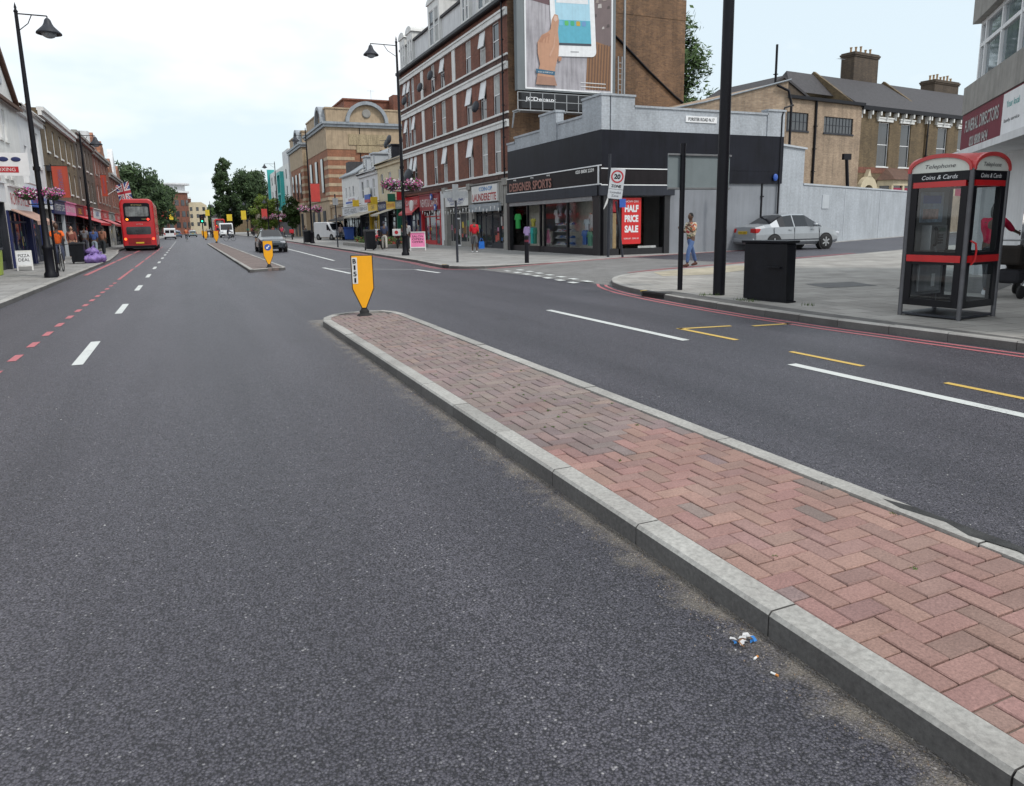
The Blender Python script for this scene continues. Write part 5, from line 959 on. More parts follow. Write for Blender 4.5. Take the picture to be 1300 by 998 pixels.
# far down the street
fb=thing('round_red_office','red brick office with a curved white glazed top floor far beyond the left trees','building',(-3.3,300,0))
m=MB(); m.lathe([(5.3,0),(5.3,15)],n=36,smooth=False); m.box(-12,0,-2,12,0,15); part('wall',m,A['rbrick'],fb)
m=MB(); m.lathe([(5.9,15),(5.9,15.6),(4.6,15.6),(4.6,17.8),(6.3,17.9),(6.3,18.4)],n=36,smooth=False); m.box(-14,0,-2.5,12,15,15.6); m.box(-13,0,-1.5,11,15.6,18); part('glazed_top_floor',m,A['wrender'],fb)
for z in (4,8,12):
    for k in range(7): a=R(-150+k*25); m=MB(); m.M=Matrix.Rotation(a,4,'Z'); m.box(5.25,5.36,-.7,.7,z-1.6,z+.4); part('window',m,A['pane'],fb)
fc=thing('cream_gable_building','cream end wall of a building closing the view down the road','building',(1.5,302,0))
m=MB(); m.slab([(0,0),(6.8,0),(6.8,10.6),(5,11.8),(1.2,11.8),(0,10.8)],0,14); part('wall',m,A['cream'],fc)
for x in (.8,3,5.2):
    for z in (3,6,8.6): m=MB(); m.box(x,x+.9,-.05,0.01,z,z+1.4); part('window',m,A['pane'],fc)
chimney(fc,1,2,11.5,1,.8,1.2,2,A['rbrick'])
for i,(x,y,w,h,c,lab) in enumerate([(-1.6,330,2.6,8.5,A['rbrick'],'narrow red brick house left of the cream end wall far away'),(9.5,300,5,6,A['conc'],'low grey building right of the cream end wall far away'),(-30,330,22,8,A['ybrick'],'long brown block beyond the left hand trees'),(16,360,30,9,A['ybrick'],'long brown block behind the poplar far away')]):
    b=thing('distant_building',lab,'building',(x,y,0)); m=MB(); m.box(0,w,0,10,0,h); part('wall',m,c,b); m=MB(); m.slab([(-.2,h),(w+.2,h),(w*.5,h+1.8)],-.1,10); part('roof',m,A['slate'],b)
    m=MB(); 
    for k in range(int(w/2.4)): m.box(.6+k*2.4,1.6+k*2.4,-.04,.02,h*.55,h*.75)
    if m.v: part('window_row',m,A['pane'],b)
# ================================================================ street furniture
# ---- phone box
F_=Vector((10.07,6.80)); a5=R(5); dB=Vector((math.cos(a5),math.sin(a5))); dA=Vector((-math.sin(a5),math.cos(a5))); hw=.445
c_=F_+dA*hw+dB*hw
pb=thing('telephone_box','black and red glazed telephone box with a red domed roof','telephone box',(c_.x,c_.y,ZG),a5)
FB=mat('box_black',(.007,.007,.010),.35,.2,8,spec=.3); RD=mat('box_red',(.55,.012,.015),.3,.1,4,coat=.3); RO=mat('roof_red',(.52,.05,.05),.4,.15,3,coat=.2); CL=A['clear']
m=MB()
for sx in (-1,1):
    for sy in (-1,1): m.tube([(sx*hw,sy*hw,0),(sx*hw,sy*hw,2.12)],.037,12)
for i,(sx,sy) in enumerate(((-1,-1),(1,-1),(1,1),(-1,1))):
    m=MB(); m.tube([(sx*hw,sy*hw,0),(sx*hw,sy*hw,2.14)],.033,12); part('corner_post',m,mat('dull_post',(.12,.12,.13),.45,.2,6,metal=.3),pb)
W2=hw-.035
def pbf(k): return Matrix.Rotation(k*PI/2,4,'Z')@Matrix.Translation((0,-hw,0))
ar=[(W2*1.06*math.cos(PI*i/16),2.115+.205*math.sin(PI*i/16)**.8) for i in range(17)]
for k in range(4):
    M=pbf(k); m=MB(); m.M=M
    for x in (-W2,W2-.095): m.box(x,x+.095,-.012,.02,.17,1.90)
    m.box(-W2+.075,W2-.075,-.012,.02,.17,.27); m.box(-W2+.075,W2-.075,-.012,.02,.93,.975); m.box(-W2+.075,W2-.075,-.012,.02,.79,.825)
    m.box(-W2,W2,-.014,.022,1.985,2.11)
    fr=part('door_frame' if k==0 else 'side_frame',m,FB,pb)
    m=MB(); m.M=M; m.box(-W2+.01,W2-.01,-.022,-.013,.828,.927); part('red_band',m,RD,fr); m=MB(); m.M=M; m.box(-W2+.03,W2-.03,-.022,.02,1.902,1.983); part('red_band',m,RD,fr)
    m=MB(); m.M=M; m.quad((-W2+.07,0.003,.97),(W2-.07,0.003,.97),(W2-.07,0.003,1.905),(-W2+.07,0.003,1.905)); part('glass_pane',m,CL,fr)
    m=MB(); m.M=M; m.quad((-W2+.07,0.003,.265),(W2-.07,0.003,.265),(W2-.07,0.003,.795),(-W2+.07,0.003,.795)); part('glass_pane',m,CL,fr)
    m=MB(); m.M=M; m.slab(ar,-.018,.0); pn=part('arched_panel',m,mat('box_cream_panel',(.66,.68,.62),.4,.08,4),fr)
    lettering('Telephone',.44,.075,mat('ink_dark',(.05,.05,.06),.5),pn,M@T(0,-.02,2.19),shear=.25); lettering('Coins & Cards',.52,.06,A['wframe'],fr,M@T(0,-.016,2.045),shear=.25)
    m=MB(); m.M=M; n=16; o=[(W2*1.1*math.cos(PI*i/n)*1.02,2.12+.25*math.sin(PI*i/n)**.8) for i in range(n+1)]; q=[(W2*1.04*math.cos(PI*i/n),2.115+.20*math.sin(PI*i/n)**.8) for i in range(n+1)]
    for i in range(n): m.slab([o[i],o[i+1],q[i+1],q[i]],-.045,.03)
    part('roof_rim',m,RO,pb)
m=MB(); n=14; w=hw+.02; vs=[];fs=[]
def af(t): return (max(0,1-abs(t)**2.0))**.5
for i in range(n+1):
    for j in range(n+1):
        x=-1+2*i/n; y=-1+2*j/n; vs.append((x*w,y*w,2.12+.25*(1-(1-af(x)**.9)*(1-af(y)**.9))))
for i in range(n):
    for j in range(n): q=i*(n+1)+j; fs.append((q,q+n+1,q+n+2,q+1))
m.add(vs,fs,0,None,True); part('domed_roof',m,RO,pb)
m=MB(); m.tube([(-hw+.10,-hw-.04,.80),(-hw+.115,-hw-.085,.86),(-hw+.12,-hw-.09,1.0),(-hw+.10,-hw-.085,1.10),(-hw+.06,-hw-.03,1.14)],.014,8); m.box(-hw+.05,-hw+.12,-hw-.05,-hw-.02,.83,.93); part('door_handle',m,RD,pb)
m=MB(); m.box(-.38,.38,.33,.40,.3,1.95,0); bk=part('backboard',m,mat('grey_panel',(.16,.17,.18),.5),pb)
m=MB(); m.box(-.34,.22,.312,.325,1.40,1.85); q=part('poster',m,mat('phone_poster',(.36,.45,.55),.5,.5,9),bk); m=MB(); m.box(-.30,.15,.305,.311,1.68,1.80); part('poster_heading',m,A['blue'],q); m=MB(); m.box(-.28,.1,.305,.311,1.45,1.6); part('poster_picture',m,mat('poster_warm',(.55,.35,.3),.6,.5,14),q)
m=MB(); m.box(-.26,.14,.17,.33,.98,1.36); ph=part('payphone',m,A['steel'],bk,bevel=.01)
m=MB(); m.tube([(-.21,.14,1.32),(-.235,.10,1.28),(-.235,.10,1.10),(-.21,.14,1.06)],.022,8); part('handset',m,FB,ph)
m=MB(); m.tube([(-.21,.14,1.06),(-.2,.08,.9),(-.1,.08,.82),(0,.15,.95)],.008,6); part('cord',m,A['steel'],ph)
m=MB()
for r_i in range(4):
    for c_i in range(3): x=-.08+c_i*.045; z=1.08+r_i*.04; m.box(x,x+.03,.162,.169,z,z+.025)
part('keypad',m,FB,ph); m=MB(); m.box(-.08,.08,.16,.169,1.26,1.32); part('phone_screen',m,mat('lcd',(.1,.14,.12),.2),ph)
m=MB(); m.box(-.30,.25,.28,.325,.35,.78); part('lower_cabinet',m,A['steel'],bk,bevel=.01); m=MB(); m.box(.02,.10,.272,.279,.42,.62); part('barcode_sticker',m,A['wframe'],bk)
m=MB(); m.box(-hw,hw,-hw,hw,.02,.05); part('floor_plate',m,A['dgrey'],pb)
# ---- black bin
bn=thing('litter_bin','large black upright street bin with a flared lid beside the tall pole','bin',(9.80,10.22,ZG),R(8))
m=MB(); 
def frus(m,x0,y0,x1,y1,z0,X0,Y0,X1,Y1,z1): m.add([(x0,y0,z0),(x1,y0,z0),(x1,y1,z0),(x0,y1,z0),(X0,Y0,z1),(X1,Y0,z1),(X1,Y1,z1),(X0,Y1,z1)],[(3,2,1,0),(4,5,6,7),(0,1,5,4),(1,2,6,5),(2,3,7,6),(3,0,4,7)])
BB=mat('bin_black',(.007,.008,.012),.45,.35,7,.1,50,spec=.3)
frus(m,-.12,-.42,.12,.55,.02,-.13,-.40,.13,.55,1.06); part('body',m,BB,bn,bevel=.02)
m=MB(); frus(m,-.16,-.44,.16,.59,1.062,-.17,-.45,.17,.60,1.11); part('lid',m,BB,bn,bevel=.012)
m=MB(); m.box(-.19,-.125,-.30,-.02,.62,.645); part('ledge',m,BB,bn); m=MB(); m.box(-.12,.12,-.45,.45,0,.03); part('base',m,BB,bn)
# ---- tall black pole near the bin
tp=thing('tall_black_pole','thick tall black lighting column running out of the top of the picture','street light',(9.76,11.62,ZG))
m=MB(); m.tube([(0,0,0),(0,0,1.3)],.118,16); m.tube([(0,0,1.3),(0,0,9.2)],[.112,.10],16); part('column',m,A['black'],tp)
m=MB(); m.tube([(0,0,9.1),(-.4,0,9.7),(-1.7,0,9.9)],.05,8); a=part('arm',m,A['black'],tp); m=MB(); m.box(-2.3,-1.6,-.15,.15,9.8,9.95); part('lamp_head',m,A['dgrey'],a,bevel=.03)
# ---- two-post sign seen from behind
sg=thing('road_sign','large grey road sign seen from behind on two black posts near the tall pole','road sign',(9.8,12.95,ZG))
m=MB(); m.box(-.34,1.30,.05,.075,2.15,2.90); part('sign_plate',m,mat('sign_back_grey',(.23,.27,.28),.5,.1,1.5),sg)
m=MB()
for z in (2.16,2.86): m.box(-.36,1.32,.015,.05,z,z+.035)
part('rail',m,A['steel'],sg)
for x in (0,1.05): m=MB(); m.tube([(x,0,0),(x,0,3.05 if x==0 else 2.9)],.055 if x==0 else .04,12); m.lathe([(.06,3.05),(.06,3.1)],(x,0,0),12); part('post',m,A['black'],sg)
# ---- 20 zone sign
z2=thing('speed_zone_sign','tilted white 20 zone sign on a grey post at the sports shop corner','road sign',(16.75,27.25,ZG),R(-28))
m=MB(); m.tube([(0,0,0),(.05,0,4.35)],.065,10); part('post',m,A['dgrey'],z2)
Mz=T(.33,-.10,3.1)@Matrix.Rotation(R(7),4,'Y')
m=MB(); m.M=Mz; m.slab(rrect(-.31,.31,-.63,.63,.04),-.01,.01); pl=part('sign_plate',m,mat('sign_white',(.62,.64,.66),.4,.08,3),z2)
m=MB(); m.M=Mz; 
o=[(.265*math.cos(2*PI*i/24),.3+.265*math.sin(2*PI*i/24)) for i in range(24)]; q=[(.205*math.cos(2*PI*i/24),.3+.205*math.sin(2*PI*i/24)) for i in range(24)]
for i in range(24): j=(i+1)%24; m.slab([o[i],o[j],q[j],q[i]],-.018,-.011)
part('red_ring',m,mat('ring_red',(.55,.03,.04),.4),pl)
lettering('20',.27,.21,A['black'],pl,Mz@T(0,-.013,.3),bold=.04); lettering('ZONE',.42,.12,A['black'],pl,Mz@T(0,-.013,-.1),bold=.03)
m=MB(); m.M=Mz; m.box(-.31,.31,-.014,-.011,-.235,-.225); part('divider',m,A['black'],pl)
lettering('Controlled',.46,.09,mat('ink_dark',(.05,.05,.06)),pl,Mz@T(0,-.013,-.36)); lettering('Zone',.3,.09,mat('ink_dark',(.05,.05,.06)),pl,Mz@T(0,-.013,-.5))
m=MB(); m.M=T(-.02,-.1,2.6); m.add([(0,0,0),(-.12,0,-.3),(-.2,0,-.55),(-.17,0,-.55),(-.02,0,-.3),(.05,0,.1)],[(0,1,2,3,4,5)]); m.add([(0,0.004,0),(-.12,0.004,-.3),(-.2,0.004,-.55),(-.17,0.004,-.55),(-.02,0.004,-.3),(.05,0.004,.1)],[(5,4,3,2,1,0)]); part('torn_tape',m,A['white'],z2)
lp=thing('leaning_post','thin grey post leaning beside the 20 zone sign with a small blue tag','post',(17.05,26.55,ZG)); m=MB(); m.tube([(0,0,0),(-.28,.12,2.35)],.05,10); part('shaft',m,A['dgrey'],lp); m=MB(); m.box(-.2,.1,-.05,-.02,2.1,2.45); part('blue_tag',m,A['blue'],lp)
# ---- grey sign post by the corner, bollard
gp=thing('grey_sign_post','slim grey post with a short double name board standing at the far kerb corner','sign post',(9.95,27.72,ZG),R(-20)); m=MB(); m.tube([(0,0,0),(0,0,3.05)],.05,10); part('post',m,A['dgrey'],gp); m=MB(); m.box(-.48,.48,-.04,.04,2.55,2.8); part('name_board',m,A['steel'],gp); m=MB(); m.box(-.12,.12,-.06,.06,2.45,3.08); part('bracket',m,A['steel'],gp)
bo=thing('black_bollard','short black bollard with a red band standing in front of the sports shop','bollard',(11.14,23.73,.09)); 
bo.location=(11.95,25.38,ZG); m=MB(); m.tube([(0,0,0),(0,0,.98)],.085,14); m.lathe([(.09,.98),(.09,1.02),(.05,1.05)],n=14); part('shaft',m,A['black'],bo); m=MB(); m.lathe([(.088,.80),(.088,.88)],n=14); part('red_band',m,A['maroon'],bo)
ln=thing('leaning_lamp_post','thin black post leaning in front of the long grey wall','post',(43.5,38.0,ZG)); m=MB(); m.tube([(0,0,0),(-.75,0,5.6)],[.13,.11],10); m.box(-1.1,-.4,-.1,.1,5.5,5.9); part('shaft',m,A['black'],ln)
ts=thing('triangle_sign_post','thin dark post with an edge on triangular warning sign by the silver car','road sign',(23.3,27.9,ZG),R(35)); m=MB(); m.tube([(0,0,0),(0,0,3.2)],.05,8); part('post',m,A['black'],ts); m=MB(); m.M=T(.0,-.06,2.7)@Matrix.Rotation(R(-15),4,'Z'); m.slab([(-.1,0),(.1,0),(0,.8)],-.01,.01); part('triangle_plate',m,A['red'],ts)
# ---- island bollards
def island_bollard(label,loc,rz,arrow=False,digits=False,small=False):
    b=thing('island_bollard',label,'bollard',loc,rz,'yellow island bollards')
    sh=[(-.185,1.03),(-.185,.46),(-.04,.12),(.04,.12),(.185,.46),(.185,1.03)]; inn=[(-.17,1.015),(-.17,.465),(-.03,.135),(.03,.135),(.17,.465),(.17,1.015)]
    m=MB(); m.slab(sh,-.05,.05); part('shell',m,mat('bollard_edge',(.02,.02,.022),.5),b,bevel=.008)
    m=MB(); m.slab(inn,-.058,.058); part('yellow_face',m,A['yellow'],b,bevel=.004)
    m=MB(); m.lathe([(.13,0),(.12,.02),(.075,.04),(.085,.07),(.06,.10),(.04,.14)],n=16); part('foot',m,A['rubber'],b)
    if digits:
        m=MB(); m.box(-.168,-.078,-.062,-.0585,.55,.99); p=part('number_strip',m,A['white'],b)
        for i,ch in enumerate('B151'): lettering(ch,.055 if ch!='1' else .03,.078,A['black'],p,T(-.123,-.0635,.93-i*.107),bold=.02)
    if arrow:
        m=MB(); m.M=T(0,-.06,.78)@Matrix.Rotation(R(90),4,'X'); m.lathe([(.125,-.004),(.125,.004)],n=28); d=part('blue_disc',m,A['blue'],b)
        m=MB(); m.M=T(0,-.068,.78)@Matrix.Rotation(R(-45),4,'Y'); m.slab([(-.02,.085),(.02,.085),(.02,-.02),(.055,-.02),(0,-.09),(-.055,-.02),(-.02,-.02)][::-1],-.002,.002); m.M=I4
        # turn the arrow to point down and left
        part('white_arrow',m,A['wframe'],d)
        d.children[0].data.transform(T(0,0,.78)@Matrix.Rotation(R(90),4,'Y')@T(0,0,-.78))
    return b
island_bollard('nearest yellow bollard, numbered B151, on the foreground island',(2.69,12.30,.10),R(-12),digits=True)
island_bollard('yellow bollard with a round blue arrow sign on the second island',(2.86,29.6,.105),R(-6),arrow=True)
fb_=island_bollard('right hand one of the three far yellow bollards, at the end of the second island',(3.1,88,.10),0)
fb2=dup(fb_,'middle one of the three far yellow bollards, left of the two standing figures',(2.85,124,.0)); fb3=dup(fb_,'furthest and smallest yellow bollard, beyond the traffic light',(3.6,180,.0))
for o in (fb_,fb2,fb3): o.scale=(1.4,1.4,1.3)
# ---- lamp posts
def flowers(m,c,r,rnd,n=420):
    for k in range(n):
        u=Vector((rnd.gauss(0,1),rnd.gauss(0,1),rnd.gauss(0,.75))).normalized()*r*rnd.uniform(.55,.98); p=Vector(c)+Vector((u.x,u.y,u.z*.62+.05)); s=r*rnd.uniform(.05,.12)
        a=Vector((rnd.uniform(-1,1),rnd.uniform(-1,1),rnd.uniform(-1,1))).normalized(); b=a.orthogonal().normalized(); 
        col=rnd.choice([(.55,.10,.28),(.60,.28,.45),(.62,.58,.60),(.42,.05,.18),(.05,.10,.03),(.07,.13,.04),(.04,.07,.025),(.28,.12,.32)])
        m.add([p-a*s,p-b*s,p+a*s,p+b*s],[(0,1,2,3)],0,col)
LF_=leafmat('flower_petals',0)
def lamp(name,label,loc,h,armx,lz,basket=None,br=.45,two=True,banner=None,rz=0,sc=1.,grp='black street lamps with bell shaped heads'):
    b=thing(name,label,'street lamp',loc,rz,grp)
    m=MB(); m.lathe([(.20,0),(.20,.12),(.15,.2),(.14,.9),(.17,.95),(.17,1.02),(.11,1.1),(.085,2.2),(.075,h*.6),(.05,h)],n=14); m.lathe([(.05,h),(.07,h+.03),(.03,h+.1),(.04,h+.15),(.005,h+.3)],n=10); m.lathe([(.11,h*.42),(.11,h*.42+.12)],n=12); part('column',m,A['black'],b)
    s=1 if armx>0 else -1
    m=MB(); m.tube([(0,0,lz+.42),(armx,0,lz+.42)],.02,8); m.tube([(0,0,lz-.1),(armx*.35,0,lz+.15),(armx*.5,0,lz+.42)],.014,6); m.tube([(armx,0,lz+.42),(armx,0,lz+.3)],.02,6); ar_=part('arm',m,A['black'],b)
    m=MB(); m.lathe([(.05,.35),(.09,.3),(.12,.2),(.15,.14),(.18,.10),(.36,-.08),(.37,-.12),(.33,-.12),(.30,-.08)],(armx,0,lz),18); part('lantern',m,A['dgrey'],ar_); m=MB(); m.ball((armx,0,lz-.10),(.22,.22,.15)); part('lamp_glass',m,A['lead'],ar_)
    if basket:
        rnd=random.Random(int(basket*100)+int(h)); sides=(-1,1) if two else (1,)
        for k in sides:
            m=MB(); flowers(m,(k*br*1.0,0,basket),br,rnd,760 if sc==1 and loc[1]<60 else 300); 
            m.ball((k*br*1.0,0,basket-.05),(br*.6,br*.6,br*.35),0,col=(.04,.06,.025)); part('flower_basket',m,LF_,b)
        m=MB(); m.tube([(-br,0,basket-.3),(br,0,basket-.3)],.018,6); m.tube([(-br,0,basket-.3),(-br,0,basket)],.012,6); m.tube([(br,0,basket-.3),(br,0,basket)],.012,6); part('basket_bracket',m,A['black'],b)
    if banner:
        x0,z0,w,hh,mt=banner; m=MB(); s2=1 if w>0 else -1
        m.box(min(x0,x0+w),max(x0,x0+w),-.012,.012,z0,z0+hh); part('street_banner',m,mt,b); m=MB(); m.tube([(0,0,z0+hh),(x0+w,0,z0+hh)],.02,6); m.tube([(0,0,z0),(x0+w,0,z0)],.02,6); part('banner_arm',m,A['black'],b)
    return b
RB=mat('banner_red',(.55,.06,.05),.7,.1,2); YB=mat('banner_yellow',(.72,.52,.03),.7,.1,2)
lamp('street_lamp','nearest left hand street lamp with pink flower baskets outside the newsagent',(-4.24,28.44,ZG),8.3,.83,7.85,2.7,.36)
lamp('street_lamp','tall right hand street lamp with big flower baskets in front of the brick tenement',(10.25,36.42,ZG),10.3,-1.28,9.75,3.5,.55)
lamp('street_lamp','street lamp beside the brown brick terrace on the left, arm towards the road',(-5.3,51.9,ZG),7.2,.8,6.8)
lamp('street_lamp','right hand street lamp with a red banner and flowers near the striped hall',(11.1,71.8,ZG),10.4,-.95,9.55,3.2,.62,banner=(.12,3.9,.85,1.7,RB))
lamp('street_lamp','far right street lamp with a bell head against the sky, by the turquoise flats',(12.5,110.6,ZG),10.6,-1.4,10.1,3.2,.6)
lamp('street_lamp','far right street lamp carrying a red banner in front of the light green tree',(11.6,116,ZG),6,-.4,5.4,3.0,.5,banner=(-.1,2.9,-.8,1.5,RB))
lamp('street_lamp','far right street lamp carrying a wide yellow banner before the dark tree',(11.6,157,ZG),7,-.4,6.4,None,banner=(-.1,3.3,-.95,1.8,YB))
lamp('street_lamp','furthest right street lamp with paired yellow banners',(11.6,205,ZG),7,-.4,6.4,None,banner=(-.1,3.6,-1.3,1.7,YB))
lamp('street_lamp','far left street lamp with a yellow banner on the road side',(-3.9,215,ZG),7,.4,6.2,None,banner=(.3,4.2,1.0,2.6,YB))
lamp('street_lamp','far left street lamp with a red banner, left of the yellow one',(-5.6,213,ZG),7,.4,6.2,None,banner=(.3,4.2,1.2,2.2,RB))
lamp('street_lamp','street lamp by the traffic light with a small yellow banner',(5.0,160,0),7,.4,6.2,None,banner=(-.2,4.3,-.8,1.2,YB))
tpole=thing('slim_black_pole','slim black pole right beside the nearest left hand lamp','pole',(-4.12,29.0,ZG)); m=MB(); m.tube([(0,0,0),(0,0,2.9)],.04,8); part('shaft',m,A['black'],tpole)
sp2=thing('slim_grey_post','slim grey parking sign post at the right kerb before the flower bed','sign post',(10.37,55.3,ZG)); m=MB(); m.tube([(0,0,0),(0,0,3.9)],.05,8); part('post',m,A['dgrey'],sp2); m=MB(); m.box(-.2,.2,-.07,-.05,3.1,3.6); part('plate',m,A['steel'],sp2)
# traffic light
tl=thing('traffic_light','traffic light showing green at the far end of the second island','traffic light',(3.0,146,0)); m=MB(); m.tube([(0,0,0),(0,0,4.2)],.09,8); part('pole',m,A['black'],tl); m=MB(); m.box(-.28,.28,-.3,.0,2.9,4.2); m.box(-.4,.4,.0,.03,2.75,4.35); hd_=part('head',m,A['black'],tl)
for z,mm_ in ((3.9,mat('unlit_red',(.08,.01,.01),.4)),(3.5,mat('unlit_amber',(.08,.05,.01),.4)),(3.12,emit('lit_green',(.02,.9,.45),2.2))): m=MB(); m.M=T(0,-.31,z)@Matrix.Rotation(R(90),4,'X'); m.lathe([(.14,-.02),(.14,.02)],n=14); part('lens',m,mm_,hd_)
# red banners on the left facades
vb=thing('vertical_shop_banner','tall orange red vertical banner sign hung from the brown brick terrace','banner',(-6.8,47.9,0),LR)
m=MB(); m.box(-.02,.06,-1.10,-.35,3.5,5.2); p=part('banner_cloth',m,mat('orange_red_banner',(.42,.06,.03),.7,.12,2),vb); lettering('HAIRDRESSER',1.3,.22,mat('faded_blue_ink',(.16,.12,.22),.7),p,T(-.025,-.72,4.35,R(-90))@Matrix.Rotation(R(90),4,'Y')); m=MB(); m.tube([(.02,0,5.22),(.02,-1.15,5.22)],.02,6); part('banner_arm',m,A['black'],vb)
vb2=dup(vb,'smaller red banner hung from the red brick building near the bus',(-6.8,76.5,.9),LR); vb2.scale=(1,.6,1.1)
# union flag on the red brick building
uf=thing('union_flag','union flag hanging from a slanted pole on the red brick building above the bus','flag',(-6.75,84,0),0)
m=MB(); m.tube([(0,0,5.2),(1.9,0,6.5)],.035,6); part('flag_pole',m,A['wframe'],uf)
m=MB(); nx,nz=24,14; W_,H_=1.5,2.2; vs=[];
for i in range(nx+1):
    for j in range(nz+1): u=i/nx; v=j/nz; vs.append((.75+u*W_*.8+v*.25,.12*math.sin(u*7+v*2),6.45-.35*(1-u)-v*H_*.75+u*.05-.25*v*u))
def ufc(u,v):
    if abs(u-.5)<.06 or abs(v-.5)<.10: return (.5,.03,.05)
    if abs(u-.5)<.11 or abs(v-.5)<.17: return (.7,.7,.7)
    d=min(abs(u-v),abs(u+v-1))
    if d<.05: return (.5,.03,.05)
    if d<.13: return (.7,.7,.7)
    return (.03,.05,.22)
for i in range(nx):
    for j in range(nz): q=i*(nz+1)+j; m.add([vs[q],vs[q+nz+1],vs[q+nz+2],vs[q+1]],[(0,1,2,3)],0,ufc((i+.5)/nx,(j+.5)/nz))
part('flag_cloth',m,PC,uf)
# A-boards
def aboard(label,loc,rz,face,txt,tm,h=1.0,w=.62):
    b=thing('pavement_board',label,'pavement sign',loc,rz)
    for s in (-1,1):
        m=MB(); m.M=Matrix.Translation((0,s*.17,0))@Matrix.Rotation(R(10)*s,4,'X'); m.box(-w/2,-w/2+.05,-.015,.015,0,h); m.box(w/2-.05,w/2,-.015,.015,0,h); m.box(-w/2+.05,w/2-.05,-.015,.015,h-.06,h); m.box(-w/2+.05,w/2-.05,-.015,.015,.16,.22); f=part('frame',m,A['white'],b)
        m2=MB(); m2.M=m.M; m2.box(-w/2+.05,w/2-.05,-.008,.008,.22,h-.06); part('panel',m2,face,f)
    for i,t_ in enumerate(txt): lettering(t_,w*.7,.12,tm,b,Matrix.Translation((0,-.17,0))@Matrix.Rotation(R(-10),4,'X')@T(0,-.012,h*.75-i*.17))
    return b
aboard('pink and white pavement board outside the red fronted shop',(12.9,43.0,ZG),R(-14),A['pink'],['SALON','OPEN','OFFER'],A['black'],1.15,.95)
aboard('white pavement board with a dark drawing outside the pizza shop',(-6.0,34.6,ZG),R(8),A['wframe'],['PIZZA','DEAL'],A['black'],.8,.55)
gb=thing('green_recycling_box','yellow green box at the left edge of the picture by the shop','box',(-6.45,31.2,ZG)); m=MB(); frus(m,-.25,-.25,.3,.3,0,-.3,-.3,.35,.35,.9); part('body',m,mat('lime_plastic',(.35,.45,.04),.4),gb,bevel=.03); m=MB(); m.box(-.33,.38,-.33,.38,.9,.97); part('lid',m,A['dgrey'],gb,bevel=.02)
# purple sacks, bins
rnd=random.Random(21)
for i,(x,y,z,s) in enumerate([(-4.3,40.6,.24,.29),(-4.05,40.1,.22,.27),(-3.95,40.8,.2,.25),(-4.2,40.4,.52,.25),(-4.42,41.2,.28,.28),(-4.3,39.95,.2,.24)]):
    m=MB(); m.ball((0,0,0),(s*1.15,s,s*.85),n=22,k=14); 
    for v in m.v:
        q=1+.20*math.sin(v.x*15+i)*math.sin(v.y*13+i*2)+.10*math.sin(v.x*29+v.z*27+i)*math.cos(v.y*31)-.12*max(0,v.z/s); v.x*=q; v.y*=q; v.z*=q
    m.tube([(0,0,s*.75),(.05,.02,s*1.0),(.12,.03,s*1.12)],[.05,.03,.07],8)
    o=m.build('rubbish_sack',A['purple']); o.location=(x,y,z+ZG); tag(o,['bulging purple rubbish sack at the back of the kerbside pile','purple sack at the front of the pile, nearest the camera','purple sack on the road side of the pile','purple sack lying on top of the pile','purple sack furthest from the camera in the pile','small purple sack slumped at the kerb edge of the pile'][i],'rubbish sack','purple rubbish sacks on the left kerb')
def wheelie(label,loc,mt,h=1.05,w=.55,rz=0):
    b=thing('wheelie_bin',label,'bin',loc,rz); m=MB(); frus(m,-w*.42,-w*.42,w*.42,w*.45,.08,-w/2,-w/2,w/2,w*.6,h*.9); part('body',m,mt,b,bevel=.02); m=MB(); frus(m,-w*.54,-w*.56,w*.54,w*.64,h*.9+.002,-w*.5,-w*.5,w*.5,w*.6,h); part('lid',m,mt,b,bevel=.015)
    for s in (-1,1): m=MB(); m.M=T(s*w*.42,w*.4,.1)@Matrix.Rotation(R(90),4,'Y'); m.lathe([(.1,-.03),(.1,.03)],n=12); part('wheel',m,A['rubber'],b)
    return b
wheelie('black bin on the left kerb next to the purple sacks',(-4.75,40.0,ZG),BB,1.0,.6)
wheelie('blue wheeled bin behind the white van on the right pavement',(17.2,84.,ZG),A['blue'],1.5,1.2,R(-20))
wheelie('short black litter bin next to the lamp post by the striped hall',(10.75,72.6,ZG),BB,1.25,.75)
wheelie('black bin with a flat top at the right kerb before the flower bed',(10.7,46.2,ZG),BB,1.3,.62)
# flower bed
m=MB(); rnd=random.Random(6)
for k in range(2600):
    y=rnd.uniform(49,61); x=12.0+(y-49)*.06+rnd.uniform(0,2.6); z=ZG+.25+rnd.uniform(0,.32)*(1+.5*math.sin(y*2)); s=rnd.uniform(.05,.12); a=Vector((rnd.uniform(-1,1),rnd.uniform(-1,1),rnd.uniform(-.3,1))).normalized(); b=a.orthogonal().normalized(); p=Vector((x,y,z))
    m.add([p-a*s,p-b*s*.6,p+a*s,p+b*s*.6],[(0,1,2,3)],0,(.45,.05,.04) if (rnd.random()<.35 and math.sin(y*1.3)>.3) else rnd.choice([(.07,.13,.03),(.10,.17,.04),(.05,.09,.03),(.14,.19,.06)]))
tag(m.build('bedding_plants',LF_),'low green bedding plants with red flowers on the right pavement','plants',None,'stuff')
m=MB(); m.box(11.9,15.4,48.8,61.2,ZG-.01,ZG+.25); tag(m.build('flower_bed_kerb',A['conc']),'low concrete edged flower bed on the right pavement near the motorbikes','flower bed')
